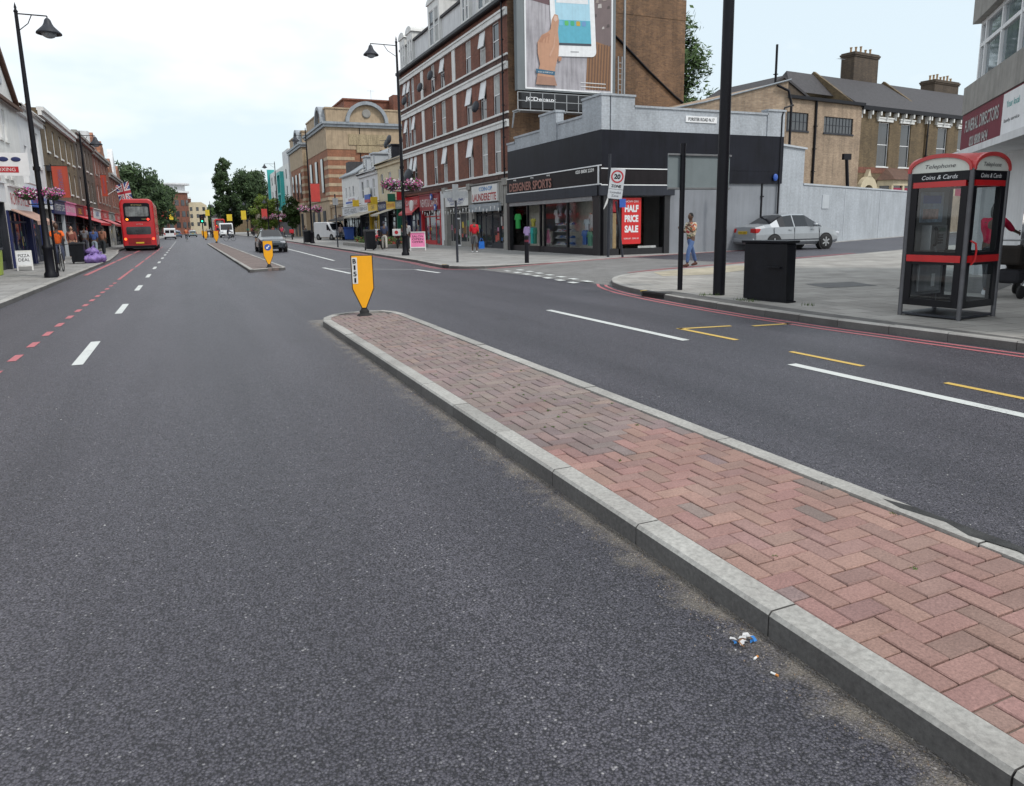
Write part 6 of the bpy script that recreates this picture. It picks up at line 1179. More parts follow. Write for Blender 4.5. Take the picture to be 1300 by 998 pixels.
# ================================================================ vehicles
def wheel(root,x,y,r,w=.2,rim=None,side=1):
    m=MB(); m.M=T(x,y,r)@Matrix.Rotation(R(90),4,'X'); m.lathe([(r*.62,-w/2),(r*.93,-w/2),(r,-w*.35),(r,w*.35),(r*.93,w/2),(r*.62,w/2)],n=24); t=part('wheel',m,A['rubber'],root)
    m=MB(); m.M=T(x,y,r)@Matrix.Rotation(R(90),4,'X'); s=side; d=w/2*s*1
    m.lathe([(r*.62,-w/2*.8),(r*.62,w/2*.8)],n=20); 
    for k in range(6): 
        m.M=T(x,y,r)@Matrix.Rotation(k*PI/3,4,'Y'); m.box(-.03,.03,-w/2*1.02,w/2*1.02,0,r*.6)
    part('rim',m,rim or A['alu'],t); return t
def car(name,label,loc,rz,paintm,st,L_=4.4,wb=(-1.32,1.30),r=.31,sc=1.,glassst=(),pillars=(),plate_r='KX04 RHE',grp=None,lights=True,detail=True,cat='car',tail=None):
    """st: rows of (x, half width, z bottom, z shoulder, half width top, z top); last rows nose"""
    c=thing(name,label,cat,loc,rz,grp,sc); rows=[]
    for (x,hw_,zb,zs,ht,zt) in st:
        ring=[(hw_*.86,zb),(hw_,zb+.14),(hw_*1.0,zb+(zs-zb)*.62),(hw_*.965,zs),(ht,zt-.05*min(1,(zt-zs)*2)),(ht*.86,zt),(0,zt+.02)]
        rows.append([(x,y,z) for y,z in ring])
    nb=MB(); gm=MB()
    for side in (1,-1):
        for i in range(len(rows)-1):
            for k in range(6):
                a,b,c2,d=rows[i][k],rows[i+1][k],rows[i+1][k+1],rows[i][k+1]
                q=[(p[0],p[1]*side,p[2]) for p in (a,b,c2,d)]
                if side<0: q=q[::-1]
                isg=(i in glassst and k==3 and i not in pillars) or (i in tail and k>=4 and True)
                (gm if isg else nb).add(q[::-1],[(0,1,2,3)],0,None,True)
    for e in (0,-1):
        pts=[(p[0],p[1],p[2]) for p in rows[e]]+[(p[0],-p[1],p[2]) for p in rows[e][::-1][1:]]; nb.add(pts if e==0 else pts[::-1],[tuple(range(len(pts)))])
    pts=[];
    for i in range(len(rows)-1):
        a,b=rows[i][0],rows[i+1][0]; nb.add([(a[0],a[1],a[2]),(a[0],-a[1],a[2]),(b[0],-b[1],b[2]),(b[0],b[1],b[2])],[(0,1,2,3)])
    part('body',nb,paintm,c); part('windows',gm,mat('car_glass',(.012,.014,.018),.08,.2,1,spec=.6),c)
    hw_=max(s[1] for s in st)
    for x in wb:
        for s in (-1,1):
            m=MB(); m.M=T(x,s*(hw_-.10),r+.0)@Matrix.Rotation(R(90),4,'X'); m.lathe([(r*1.16,-.105),(r*1.16,.105)],n=26); part('wheel_arch',m,A['rubber'],c)
            wheel(c,x,s*(hw_-.075),r,.2,side=s)
    return c
CARG=A['clear']
silver=mat('silver_paint',(.34,.36,.38),.3,.04,2,metal=.45,coat=.4)
sed=[(-2.2,.62,.34,.62,.5,.66),(-2.14,.76,.26,.84,.66,.93),(-1.75,.83,.22,.90,.70,1.02),(-1.45,.85,.20,.92,.68,1.05),(-1.08,.855,.20,.925,.63,1.25),(-.78,.86,.20,.93,.60,1.39),(-.35,.86,.20,.93,.60,1.44),(-.30,.86,.20,.93,.60,1.44),(.35,.86,.20,.93,.58,1.43),(1.1,.85,.20,.91,.66,1.00),(1.75,.80,.22,.80,.60,.86),(2.08,.70,.26,.64,.52,.72),(2.22,.55,.34,.55,.42,.60)]
sc1=car('silver_saloon_car','silver four door saloon car parked against the grey wall by the shop','',0,silver,sed,glassst=(3,4,6,7),pillars=(5,),tail=(3,7)) if False else None
def finish_car(c,col,y_tail=.6,rear=True,front=True,zt=.72,xl=-2.17,xf=2.12,plate='KX04 RHE',mirrors=True):
    if rear:
        for s in (-1,1): m=MB(); m.box(xl-.02,xl+.28,s*y_tail-.17,s*y_tail+.17,zt-.02,zt+.16); part('tail_light',m,mat('tail_red',(.45,.01,.01),.2,.1,6),c,bevel=.03)
        m=MB(); m.box(xl-.05,xl-.02,-.26,.26,zt-.06,zt+.06); p=part('number_plate',m,mat('plate_yellow',(.70,.48,.03),.4),c); lettering(plate,.44,.07,A['black'],p,T(xl-.055,0,zt,R(-90)))
        m=MB(); m.box(xl-.08,xl+.1,-.70,.70,.32,.50); part('rear_bumper',m,col,c,bevel=.05)
    if front:
        for s in (-1,1): m=MB(); m.box(xf-.28,xf+.03,s*.55-.16,s*.55+.16,.58,.70); part('headlight',m,mat('headlight_glass',(.6,.62,.65),.1),c,bevel=.03)
        m=MB(); m.box(xf-.05,xf+.07,-.35,.35,.5,.62); part('grille',m,A['black'],c); m=MB(); m.box(xf+.06,xf+.1,-.26,.26,.36,.46); part('number_plate',m,A['white'],c)
        m=MB(); m.box(xf-.12,xf+.06,-.62,.62,.28,.44); part('front_bumper',m,col,c,bevel=.05)
    if mirrors:
        for s in (-1,1): m=MB(); m.ball((.62,s*.95,1.0),(.09,.11,.075)); part('wing_mirror',m,col,c)
SX=.1
sedan=car('silver_saloon_car','silver four door saloon car parked against the grey wall by the shop',(27.35,27.7,.118),R(-3),silver,sed,glassst=(4,5,7,8),pillars=(6,),tail=(3,4,8),sc=1.2,r=.31)
finish_car(sedan,silver,xl=-2.17,plate='KR03 ZZV')
for s in (-1,1):
    m=MB(); 
    for x0 in (-.33,.95,-1.35): m.box(x0,x0+.012,s*.858-.008,s*.858+.008,.30,.90)
    m.box(-1.4,1.3,s*.86-.012,s*.86+.012,.40,.44); part('door_seams',m,A['dgrey'],sedan)
    for x0 in (-.62,.62-.1): m=MB(); m.box(x0,x0+.16,s*.865-.02,s*.865+.02,.80,.825); part('door_handle',m,silver,sedan)
darkp=mat('dark_car_paint',(.035,.045,.055),.25,.1,2,coat=.8)
bmw=car('dark_saloon_car','dark blue grey saloon car driving towards the camera beside the second island','',0,darkp,sed) if False else car('dark_saloon_car','dark blue grey saloon car driving towards the camera beside the second island',(5.35,53.2,0),R(-90),darkp,sed,glassst=(4,5,7,8),pillars=(6,),tail=(3,4,8),sc=1.04)
finish_car(bmw,darkp)
hat=[(-1.95,.68,.34,.70,.55,.95),(-1.9,.80,.26,.88,.60,1.28),(-1.5,.84,.22,.92,.60,1.42),(-.5,.85,.20,.92,.62,1.47),(-.44,.85,.20,.92,.62,1.47),(.35,.85,.20,.92,.58,1.43),(1.05,.84,.20,.90,.64,.98),(1.65,.78,.22,.78,.58,.84),(1.95,.62,.30,.60,.46,.66)]
def van(name,label,loc,rz,col,sc=1.,h=1.9,L_=4.6,grp=None,plate=True,back=True):
    c=thing(name,label,'van',loc,rz,grp,sc); w=.92
    m=MB(); m.slab([(-L_/2,.3),(-L_/2,h-.12),(-L_/2+.12,h),(L_/2-1.75,h),(L_/2-1.35,h-.12),(L_/2-.75,1.12),(L_/2-.1,.92),(L_/2,.6),(L_/2,.3)],-w,w); part('body',m,col,c,bevel=.06)
    G_=mat('car_glass',(.03,.035,.04),.05)
    m=MB(); a=(L_/2-1.30,h-.17); b=(L_/2-.74,1.16); nx_,nz_=(a[1]-b[1]),(b[0]-a[0]); d=.012; m.add([(a[0]+d,-w+.14,a[1]+d),(a[0]+d,w-.14,a[1]+d),(b[0]+d,w-.10,b[1]+d),(b[0]+d,-w+.10,b[1]+d)],[(0,3,2,1)]); part('windscreen',m,G_,c)
    for s in (-1,1):
        m=MB(); m.slab([(L_/2-1.7,1.1),(L_/2-1.7,h-.3),(L_/2-1.42,h-.3),(L_/2-.98,1.12)],s*(w+.004)-.004,s*(w+.004)+.004); part('side_window',m,G_,c)
        m=MB(); m.ball((L_/2-.95,s*(w+.1),1.15),(.09,.1,.14)); part('wing_mirror',m,A['dgrey'],c)
        m=MB(); m.box(L_/2-.3,L_/2-.02,s*.68-.16,s*.68+.16,.72,.92); part('headlight',m,mat('headlight_glass',(.6,.62,.65),.1),c,bevel=.03)
        m=MB(); m.box(-L_/2-.02,-L_/2+.05,s*.80-.08,s*.80+.08,.75,1.15); part('tail_light',m,mat('tail_red',(.45,.01,.01),.2),c)
    m=MB(); m.box(L_/2-.15,L_/2+.07,-.88,.88,.28,.52); part('front_bumper',m,A['dgrey'],c,bevel=.03); m=MB(); m.box(-L_/2-.08,-L_/2+.1,-.88,.88,.3,.5); part('rear_bumper',m,A['dgrey'],c,bevel=.03)
    m=MB(); m.box(L_/2+.07,L_/2+.085,-.26,.26,.36,.46); part('number_plate',m,A['white'],c)
    if back: m=MB(); m.box(-L_/2-.012,-L_/2-.002,-.72,-.06,1.1,1.6); m.box(-L_/2-.012,-L_/2-.002,.06,.72,1.1,1.6); part('rear_windows',m,G_,c)
    for x in (-L_/2+.85,L_/2-.8):
        for s in (-1,1): m=MB(); m.M=T(x,s*(w-.1),.32)@Matrix.Rotation(R(90),4,'X'); m.lathe([(.38,-.105),(.38,.105)],n=20); part('wheel_arch',m,A['rubber'],c); wheel(c,x,s*(w-.09),.32,.2)
    return c
wp_=mat('white_van_paint',(.70,.71,.72),.3,.05,2,coat=.5)
van('white_van','white van parked on the right pavement facing the camera before the striped hall',(15.9,88.3,ZG),R(-68),wp_,1.05,2.0,4.4)
van('white_van','white van driving away in the left lane beyond the bus',(-2.5,144,0),R(90),wp_,1.,1.95,4.6)
van('white_lorry','large white van coming towards the camera right of the traffic light',(7.3,153,0),R(-90),wp_,1.28,2.15,4.8)
def hatch(label,loc,rz,col,sc=1.,nm='distant_car'):
    c=car(nm,label,loc,rz,mat('carpaint_%d_%d_%d'%tuple(int(v*99) for v in col),col,.3,.05,2,coat=.5),hat,glassst=(2,3,4,5),pillars=(3,),tail=(0,5),sc=sc); finish_car(c,A['dgrey'],y_tail=.62,zt=.80,xl=-1.92,xf=1.86,mirrors=False); return c
hatch('dark red car driving away beyond the orange cyclist',(1.6,215,0),R(90),(.22,.03,.04),1.1)
hatch('pale green grey car behind the dark red car far down the road',(1.5,180,0),R(90),(.25,.32,.32),1.0)
hatch('silver car waiting at the far traffic light',(4.9,172,0),R(-90),(.4,.42,.45),1.0)
hatch('white car left of the big white van in the far queue',(6.0,205,0),R(-90),(.6,.6,.6),1.05)
hatch('blue car beyond the white van in the left lane',(-1.6,170,0),R(90),(.10,.16,.25),1.0)
hatch('dark car far away behind the queue, right lane',(8.8,240,0),R(-90),(.08,.08,.1),1.1)
hatch('grey car parked far down the left kerb',(-2.6,240,0),R(90),(.3,.3,.32),1.1)
# ---- buses
def bus(label,loc,rz,sc=1.,front=False):
    b=thing('double_decker_bus',label,'bus',loc,rz,None,sc); w,L_,H_=1.26,10.8,4.3
    BR=mat('bus_red',(.52,.012,.018),.3,.06,1.5,coat=.5); GL=mat('bus_glass',(.03,.035,.04),.08,.3,1.,spec=.9)
    m=MB(); n=8; prof=[(-w,.32),(-w,3.75)]+[(-w+.0+.42*(1-math.cos(PI/2*i/n)),3.75+.5*math.sin(PI/2*i/n)) for i in range(1,n+1)]+[(w-.42*(1-math.cos(PI/2*i/n)),3.75+.5*math.sin(PI/2*i/n)) for i in range(n,0,-1)]+[(w,3.75),(w,.32)]
    m.slab(prof,0,L_); part('body',m,BR,b,bevel=.1)
    # rear (local -y)
    m=MB(); m.slab(rrect(-.98,.98,2.42,3.92,.2),-.02,.05); rw=part('rear_upper_window_surround',m,A['black'],b); m=MB(); m.slab(rrect(-.85,.85,2.82,3.62,.12),-.035,-.021); part('rear_upper_window',m,mat('pale_bus_glass',(.20,.22,.22),.1,.5,2.5),rw)
    lettering('349 TOTTENHAM',.8,.1,mat('bus_ink',(.5,.45,.2),.6),rw,T(0,-.025,3.75)); lettering('LK04',.3,.09,mat('bus_ink',(.5,.45,.2),.6),rw,T(.45,-.025,2.6))
    m=MB(); m.slab(rrect(-.92,.92,1.35,1.98,.12),-.02,.05); lw_=part('rear_lower_window',m,GL,b); lettering('VDL 128',.7,.2,A['dgrey'],lw_,T(.1,-.024,1.66))
    m=MB(); m.box(-.85,.85,-.03,.02,.55,1.05); part('engine_panel',m,mat('bus_dark_red',(.25,.01,.012),.4),b); m=MB(); m.box(-.3,.3,-.045,-.031,.6,.72); part('number_plate',m,mat('plate_yellow',(.70,.48,.03),.4),b)
    m=MB(); m.box(-1.2,1.2,-.06,.05,.22,.45); part('bumper',m,A['black'],b,bevel=.03); lettering('arriva',.5,.1,A['curt'],b,T(.1,-.012,2.2))
    for s,zz,e in ((-1,2.58,(1,.22,.02)),(1,2.58,(.9,.05,.03)),(-1,.98,(1,.16,.03)),(1,.98,(1,.1,.03))):
        m=MB(); m.M=T(s*(1.04 if zz<2 else .78),-.05,zz)@Matrix.Rotation(R(90),4,'X'); m.lathe([(.1,-.02),(.1,.02)],n=14); part('lit_tail_light',m,emit('tail_glow_%d'%int(e[1]*100),e,1.6),b)
    for s in (-1,1):
        m=MB(); m.box(s*w-.01*s,s*w+.012*s,.5,L_-.4,2.75,3.55) if s>0 else m.box(-w-.012,-w+.01,.5,L_-.4,2.75,3.55); part('upper_side_windows',m,GL,b)
        m=MB(); (m.box(w-.01,w+.012,1.6,L_-.6,1.3,2.15) if s>0 else m.box(-w-.012,-w+.01,1.6,L_-.6,1.3,2.15)); part('lower_side_windows',m,GL,b)
        m=MB()
        for k in range(7): y=1.6+k*1.3; m.box(s*w-.02,s*w+.02,y,y+.07,2.75,3.55); m.box(s*w-.02,s*w+.02,y,y+.07,1.3,2.15)
        part('window_pillars',m,BR,b)
        for y in (2.6,8.2):
            m=MB(); m.M=T(s*(w-.14),y,.48); m.M=m.M@Matrix.Rotation(R(90),4,'Y'); m.lathe([(.3,-.15),(.46,-.15),(.48,-.1),(.48,.1),(.46,.15),(.3,.15)],n=22); wl_=part('wheel',m,A['rubber'],b); m=MB(); m.M=T(s*(w-.14),y,.48)@Matrix.Rotation(R(90),4,'Y'); m.lathe([(.28,-.14),(.28,.14)],n=16); part('hub',m,A['steel'],wl_)
    return b
bus('red double decker bus seen from behind on the left of the road',(-3.42,66.3,0),R(.5),.97)
fbus=bus('distant red double decker bus in the far queue of traffic',(8.4,205,0),0,1.0)
# ---- motorcycles
def motorbike(label,loc,rz,boxc):
    b=thing('motorcycle',label,'motorcycle',loc,rz,'motorbikes parked by the flower bed')
    for x in (-.65,.68): m=MB(); m.M=T(x,0,.3)@Matrix.Rotation(R(90),4,'X'); m.lathe([(.2,-.05),(.28,-.05),(.3,-.02),(.3,.02),(.28,.05),(.2,.05),(.2,-.05)],n=20); w_=part('wheel',m,A['rubber'],b); m=MB(); [m.box(-.0,.0,0,0,0,0) for _ in ()]; m.M=T(x,0,.3)@Matrix.Rotation(R(90),4,'X'); m.lathe([(.06,-.04),(.06,.04)],n=10); 
    m=MB(); m.tube([(.68,0,.3),(.45,0,.85),(.38,0,1.05)],.03,8); m.tube([(.38,-.32,1.08),(.38,.32,1.08)],.02,6); part('fork',m,A['steel'],b)
    m=MB(); m.tube([(-.65,0,.3),(0,0,.4),(.4,0,.85)],.05,8); m.box(-.25,.2,-.12,.12,.28,.55); part('frame',m,A['dgrey'],b,bevel=.02)
    m=MB(); m.ball((.12,0,.82),(.28,.15,.15)); part('tank',m,A['red'],b); m=MB(); m.box(-.65,-.1,-.13,.13,.72,.82); part('seat',m,A['black'],b,bevel=.03)
    m=MB(); m.box(-1.05,-.55,-.27,.27,.85,1.3); t_=part('top_box',m,boxc,b,bevel=.03); m=MB(); m.M=T(-1.055,0,1.08)@Matrix.Rotation(R(90),4,'Y'); m.lathe([(.12,-.01),(.12,.01)],n=12); part('logo_disc',m,A['red'],t_)
    return b
motorbike('delivery motorbike with white top box, left of the man in navy',(13.3,53.2,ZG),R(60),A['white']); motorbike('second delivery motorbike, half hidden behind the man in navy',(13.2,48.6,ZG),R(70),A['white'])
motorbike('dark motorbike with black top box leaning by the flat topped bin',(11.6,47.6,ZG),R(100),A['black']); motorbike('motorbike parked on the far right pavement beyond the lamp with the red banner',(12.6,98,ZG),R(80),A['red'])
# ================================================================ people
def skinmesh(chains,subd=1):
    """chains: list of (points,radii) sharing the first point where they branch; one continuous skinned surface"""
    me=bpy.data.meshes.new('tmp'); V_=[];E_=[];Rr=[];idx={}
    for pts,rs in chains:
        prev=None
        for p,r in zip(pts,rs):
            k=tuple(round(c,4) for c in p)
            if k not in idx: idx[k]=len(V_); V_.append(p); Rr.append(r)
            if prev is not None and prev!=idx[k]: E_.append((prev,idx[k]))
            prev=idx[k]
    bm=bmesh.new(); ly=bm.verts.layers.skin.verify(); vs=[bm.verts.new(v) for v in V_]
    for a,b in E_:
        try: bm.edges.new((vs[a],vs[b]))
        except ValueError: pass
    for i,v in enumerate(vs):
        rr=Rr[i]; rr=(rr,rr) if not isinstance(rr,tuple) else rr; v[ly].radius=rr; v[ly].use_root=(i==0)
    bm.to_mesh(me); bm.free(); o=bpy.data.objects.new('tmp',me); COL.objects.link(o)
    o.modifiers.new('s','SKIN').use_smooth_shade=True; sm=o.modifiers.new('d','SUBSURF'); sm.levels=subd; sm.render_levels=subd
    dg=bpy.context.evaluated_depsgraph_get(); dg.update(); m2=bpy.data.meshes.new_from_object(o.evaluated_get(dg)); bpy.data.objects.remove(o); bpy.data.meshes.remove(me)
    vv=[v.co.copy() for v in m2.vertices]; ff=[tuple(p.vertices) for p in m2.polygons]; bpy.data.meshes.remove(m2); return vv,ff
def clothm(c): return mat('cloth_%d_%d_%d'%tuple(int(v*99) for v in c),c,.9,.18,5,.3,22)
SKD=(.10,.052,.032); SKL=(.45,.25,.17)
def person(label,loc,rz,skin=SKD,top=(.5,.03,.03),bottom=(.05,.05,.06),shoes=(.6,.6,.6),hair=(.01,.01,.01),walk=.3,armL=(10,15),armR=(-10,15),shorts=False,sleeve=.5,long_hair=False,h=1.75,group=None,detail=True,sit=None,cap=None,armsfwd=None,fwd=0.,cat='person',coat=0.):
    """faces local -y. arm (swing forward deg, elbow bend deg)"""
    b=thing('person',label,cat,loc,rz,group,h/1.75)
    pel=Vector((0,0,.93)); ches=Vector((0,-.02-fwd*.3,1.28)); neck=Vector((0,-.02-fwd*.42,1.47)); head=Vector((0,-.045-fwd*.5,1.64))
    legs={};arms={}
    for s,a in ((1,walk),(-1,-walk)):
        hip=Vector((s*.095,0,.90)); ka=a; kb=a*.2-(.35 if a<0 else 0)*abs(walk)*1.6
        if sit: ka,kb=sit[0 if s>0 else 1]
        kn=hip+Vector((0,-math.sin(ka),-math.cos(ka)))*.43; an=kn+Vector((0,-math.sin(kb),-math.cos(kb)))*.41; to=an+Vector((0,-.15,-.045)) if a>=0 or sit else an+Vector((0,-.13,-.07))
        legs[s]=(hip,kn,an,to)
    low=min(min(l[2].z,l[3].z) for l in legs.values())-.04
    for s,(sw,el) in ((1,armL),(-1,armR)):
        sh=Vector((s*.185,ches.y+.02,1.41)); sw=R(sw); e=sh+Vector((s*.05,-math.sin(sw),-math.cos(sw)))*.29; q=sw+R(el); wr=e+Vector((-s*.02,-math.sin(q),-math.cos(q)))*.25; hd=wr+Vector((-s*.005,-math.sin(q),-math.cos(q)))*.07
        arms[s]=(sh,e,wr,hd,q)
    ch=[([pel,Vector((0,-.01,1.08)),ches,neck,neck+Vector((0,0,.06)),head],[(.15,.10),(.13,.095),(.17,.105),(.06,.06),(.052,.052),(.07,.08)])]
    for s in (1,-1):
        hip,kn,an,to=legs[s]; ch.append(([pel,hip,kn,an,to],[.1,.085,.055,.038,.035])); sh,e,wr,hd,q=arms[s]; ch.append(([ches,sh,e,wr,hd],[.1,.055,.04,.026,.03]))
    vv,ff=skinmesh(ch,1)
    m=MB(); m.add(vv,ff,0,None,True); m.ball(head+Vector((0,0,.01)),(.074,.092,.115),0,16,12)
    # face: nose, ears, eyes, mouth
    m.add([head+Vector(p) for p in ((-.015,-.088,.0),(.015,-.088,.0),(0,-.115,-.012),(0,-.088,.03),(0,-.09,-.02))],[(0,2,3),(2,1,3),(0,4,2),(4,1,2)],0)
    for s in (-1,1): m.ball(head+Vector((s*.074,.005,.0)),(.012,.02,.03),0,8,6); m.ball(head+Vector((s*.03,-.082,.02)),(.012,.008,.006),1,8,6)
    m.ball(head+Vector((0,-.083,-.045)),(.024,.008,.006),2,8,6)
    for s in (1,-1):
        sh,e,wr,hd,q=arms[s]; d=Vector((0,-math.sin(q),-math.cos(q))); sd_=Vector((0,-math.cos(q),math.sin(q)))
        for k,(off,ln) in enumerate(((-.027,.065),(-.009,.075),(.009,.07),(.026,.055))):
            p0=hd+sd_*off; p1=p0+d*ln*.55+Vector((-s*.004,0,0)); p2=p1+d*ln*.45+Vector((-s*.018,0,0)); m.tube([p0,p1,p2],[.009,.0085,.007],6)
        t0=wr+d*.02+sd_*.02; m.tube([t0,t0+sd_*.03+d*.025,t0+sd_*.035+d*.055],[.011,.010,.008],6)
    for v in m.v: v.z-=low
    part('body',m,[mat('skin_%d'%int(skin[0]*99),skin,.55,.08,9),mat('eye_dark',(.02,.015,.015),.2),mat('lip_%d'%int(skin[0]*99),(skin[0]*.8,skin[1]*.5,skin[2]*.5),.5)],b)
    dz=Vector((0,0,-low))
    # top
    ch=[([pel+Vector((0,0,-.02)),Vector((0,-.01,1.08)),ches,neck+Vector((0,0,-.03))],[(.168,.125),(.152,.12),(.185,.125),(.085,.08)])]
    for s in (1,-1):
        sh,e,wr,hd,q=arms[s]; E2=sh.lerp(e,min(1,sleeve*2)) if sleeve<=.5 else e; c2=[ches,sh,E2]; r2=[.11,.072,.062]
        if sleeve>.5: c2.append(e.lerp(wr,(sleeve-.5)*2)); r2=[.11,.072,.056,.042]
        ch.append((c2,r2))
    vv,ff=skinmesh(ch,1); m=MB(); m.add([v+dz for v in vv],ff,0,None,True)
    if coat: m.lathe([(.17,.93-coat),(.175,.9),(.165,1.0)],(0,0,-low),16)
    part('top',m,top if not isinstance(top,tuple) else clothm(top),b)
    ch=[([pel+Vector((0,0,.04)),pel],[(.158,.115),(.15,.12)])]
    for s in (1,-1):
        hip,kn,an,to=legs[s]; c2=[pel,hip,kn,an+Vector((0,0,.03))]; r2=[(.15,.12),.105,.075,.062]
        if shorts: c2=[pel,hip,hip.lerp(kn,1.15)]; r2=[(.15,.12),.11,.092]
        ch.append((c2,r2))
    vv,ff=skinmesh(ch,1); m=MB(); m.add([v+dz for v in vv],ff,0,None,True); part('trousers' if not shorts else 'shorts',m,clothm(bottom),b)
    for s in (1,-1):
        hip,kn,an,to=legs[s]; m=MB(); m.tube([an+Vector((0,.05,-.03))+dz,an+Vector((0,-.04,-.035))+dz,to+Vector((0,-.04,.005))+dz],[.042,.05,.032],10); part('shoe',m,clothm(shoes),b)
    m=MB(); m.ball(head+Vector((0,.018,.035))+dz,(.082,.092,.105),0,14,10); 
    if long_hair: m.ball(head+Vector((0,.05,-.06))+dz,(.095,.08,.17),0,12,8)
    hm=part('hair',m,clothm(hair) if not cap else clothm(cap),b)
    b['low']=0; return b
flor=vcol('floral',.9) ; 
def floral():
    m,t,bb_=nodes('floral_print'); l=t.links.new; tcn=N(t,'ShaderNodeTexCoord'); v=N(t,'ShaderNodeTexVoronoi',i_Scale=16.); l(tcn.outputs['Object'],v.inputs[0]); s=N(t,'ShaderNodeSeparateColor'); l(v.outputs['Color'],s.inputs[0]); rp=ramp(t,[(0,(.55,.48,.38)),(.4,(.50,.16,.08)),(.6,(.10,.14,.08)),(.8,(.60,.50,.35)),(.92,(.35,.05,.05))]); rp.color_ramp.interpolation='CONSTANT'; l(s.outputs[0],rp.inputs[0]); l(rp.outputs[0],bb_.inputs['Base Color']); bb_.inputs['Roughness'].default_value=.9; return m
def stripes(name,c1,c2,sc=28.):
    m,t,bb_=nodes(name); l=t.links.new; tcn=N(t,'ShaderNodeTexCoord'); w=N(t,'ShaderNodeTexWave',i_Scale=sc/6.28,bands_direction='Z'); l(tcn.outputs['Object'],w.inputs[0]); rp=ramp(t,[(.45,c1),(.55,c2)]); l(w.outputs[0],rp.inputs[0]); l(rp.outputs[0],bb_.inputs['Base Color']); bb_.inputs['Roughness'].default_value=.9; return m
person('man in a floral shirt and jeans crossing the side street, looking at his hands',(15.19,19.55,ZG),R(-82),top=floral(),bottom=(.08,.14,.30),shoes=(.08,.03,.02),walk=.48,armL=(25,95),armR=(15,105),sleeve=.5)
rd=person('person in a red T-shirt and grey shorts walking away past the launderette',(14.06,36.4,ZG),R(168),top=(.62,.015,.03),bottom=(.10,.10,.11),shorts=True,shoes=(.7,.7,.7),walk=.22,armL=(10,20),armR=(-10,25),sleeve=.6)
m=MB(); m.add([(-.16,-.05,0),(.16,-.05,0),(.16,.05,0),(-.16,.05,0),(-.15,-.02,.38),(.15,-.02,.38),(.15,.02,.38),(-.15,.02,.38)],[(3,2,1,0),(0,1,5,4),(1,2,6,5),(2,3,7,6),(3,0,4,7),(4,5,6,7)]); m.tube([(-.1,0,.38),(-.03,0,.55),(.03,0,.55),(.1,0,.38)],.012,6)
bg_=m.build('carrier_bag',mat('blue_carrier',(.02,.16,.60),.4,.15,9,.4,14)); bg_.location=(14.42,36.3,ZG+.22); tag(bg_,'bright blue carrier bag hanging from the hand of the person in red','bag')
person('man in a black and white striped top with black trousers by the big lamp post',(11.75,41.3,ZG),R(150),top=stripes('stripe_top',(.03,.03,.04),(.6,.6,.6),60.),bottom=(.02,.02,.025),shoes=(.05,.05,.05),walk=.18,sleeve=.6)
person('man in a navy shirt and pale trousers walking left of the big lamp post',(11.35,45.0,ZG),R(170),top=(.035,.045,.09),bottom=(.45,.42,.38),shoes=(.4,.4,.4),walk=.3,cap=(.06,.06,.08))
# woman with pushchair by the phone box
person('woman in a crimson top and dark leggings behind the phone box pushing a pram',(13.72,8.78,ZG),R(95),top=(.55,.01,.06),bottom=(.025,.03,.035),shoes=(.75,.75,.78),walk=.3,armL=(55,20),armR=(55,20),sleeve=.65,long_hair=True,h=1.7,hair=(.02,.015,.012),fwd=.15)
pr=thing('pushchair','black covered pushchair at the right edge of the picture','pushchair',(13.95,8.36,ZG),R(95))
m=MB(); m.ball((0,-.12,.66),(.27,.36,.30),0,26,16)
for v in m.v:
    k=1+.07*math.sin(v.x*26)*math.cos(v.y*17)+.05*math.sin(v.z*31+v.y*9); v.x*=k; v.z=.66+(v.z-.66)*k
    if v.z<.6: v.z=.6+(v.z-.6)*1.25; v.x*=.92
    if v.y<-.3: v.z-=.10*(-.3-v.y)/.2
part('hood',m,clothm((.012,.012,.016)),pr)
m=MB(); m.box(-.2,.2,-.05,.38,.26,.52); part('basket',m,clothm((.02,.02,.025)),pr,bevel=.06)
m=MB(); m.box(-.22,.22,.28,.46,.60,.95); part('hanging_bag',m,clothm((.015,.015,.02)),pr,bevel=.05); m=MB(); m.tube([(-.22,.5,1.05),(.22,.5,1.05)],.018,8); m.tube([(-.22,.5,1.05),(-.22,-.45,.25)],.015,8); m.tube([(.22,.5,1.05),(.22,-.45,.25)],.015,8); m.tube([(-.22,.35,.22),(-.22,-.1,.6)],.015,6); m.tube([(.22,.35,.22),(.22,-.1,.6)],.015,6); part('frame',m,A['steel'],pr)
for x in (-.24,.24):
    for y in (.36,-.46): m=MB(); m.M=T(x,y,.12)@Matrix.Rotation(R(90),4,'Y'); m.lathe([(.05,-.02),(.115,-.025),(.12,0),(.115,.025),(.05,.02)],n=16); part('wheel',m,A['rubber'],pr)
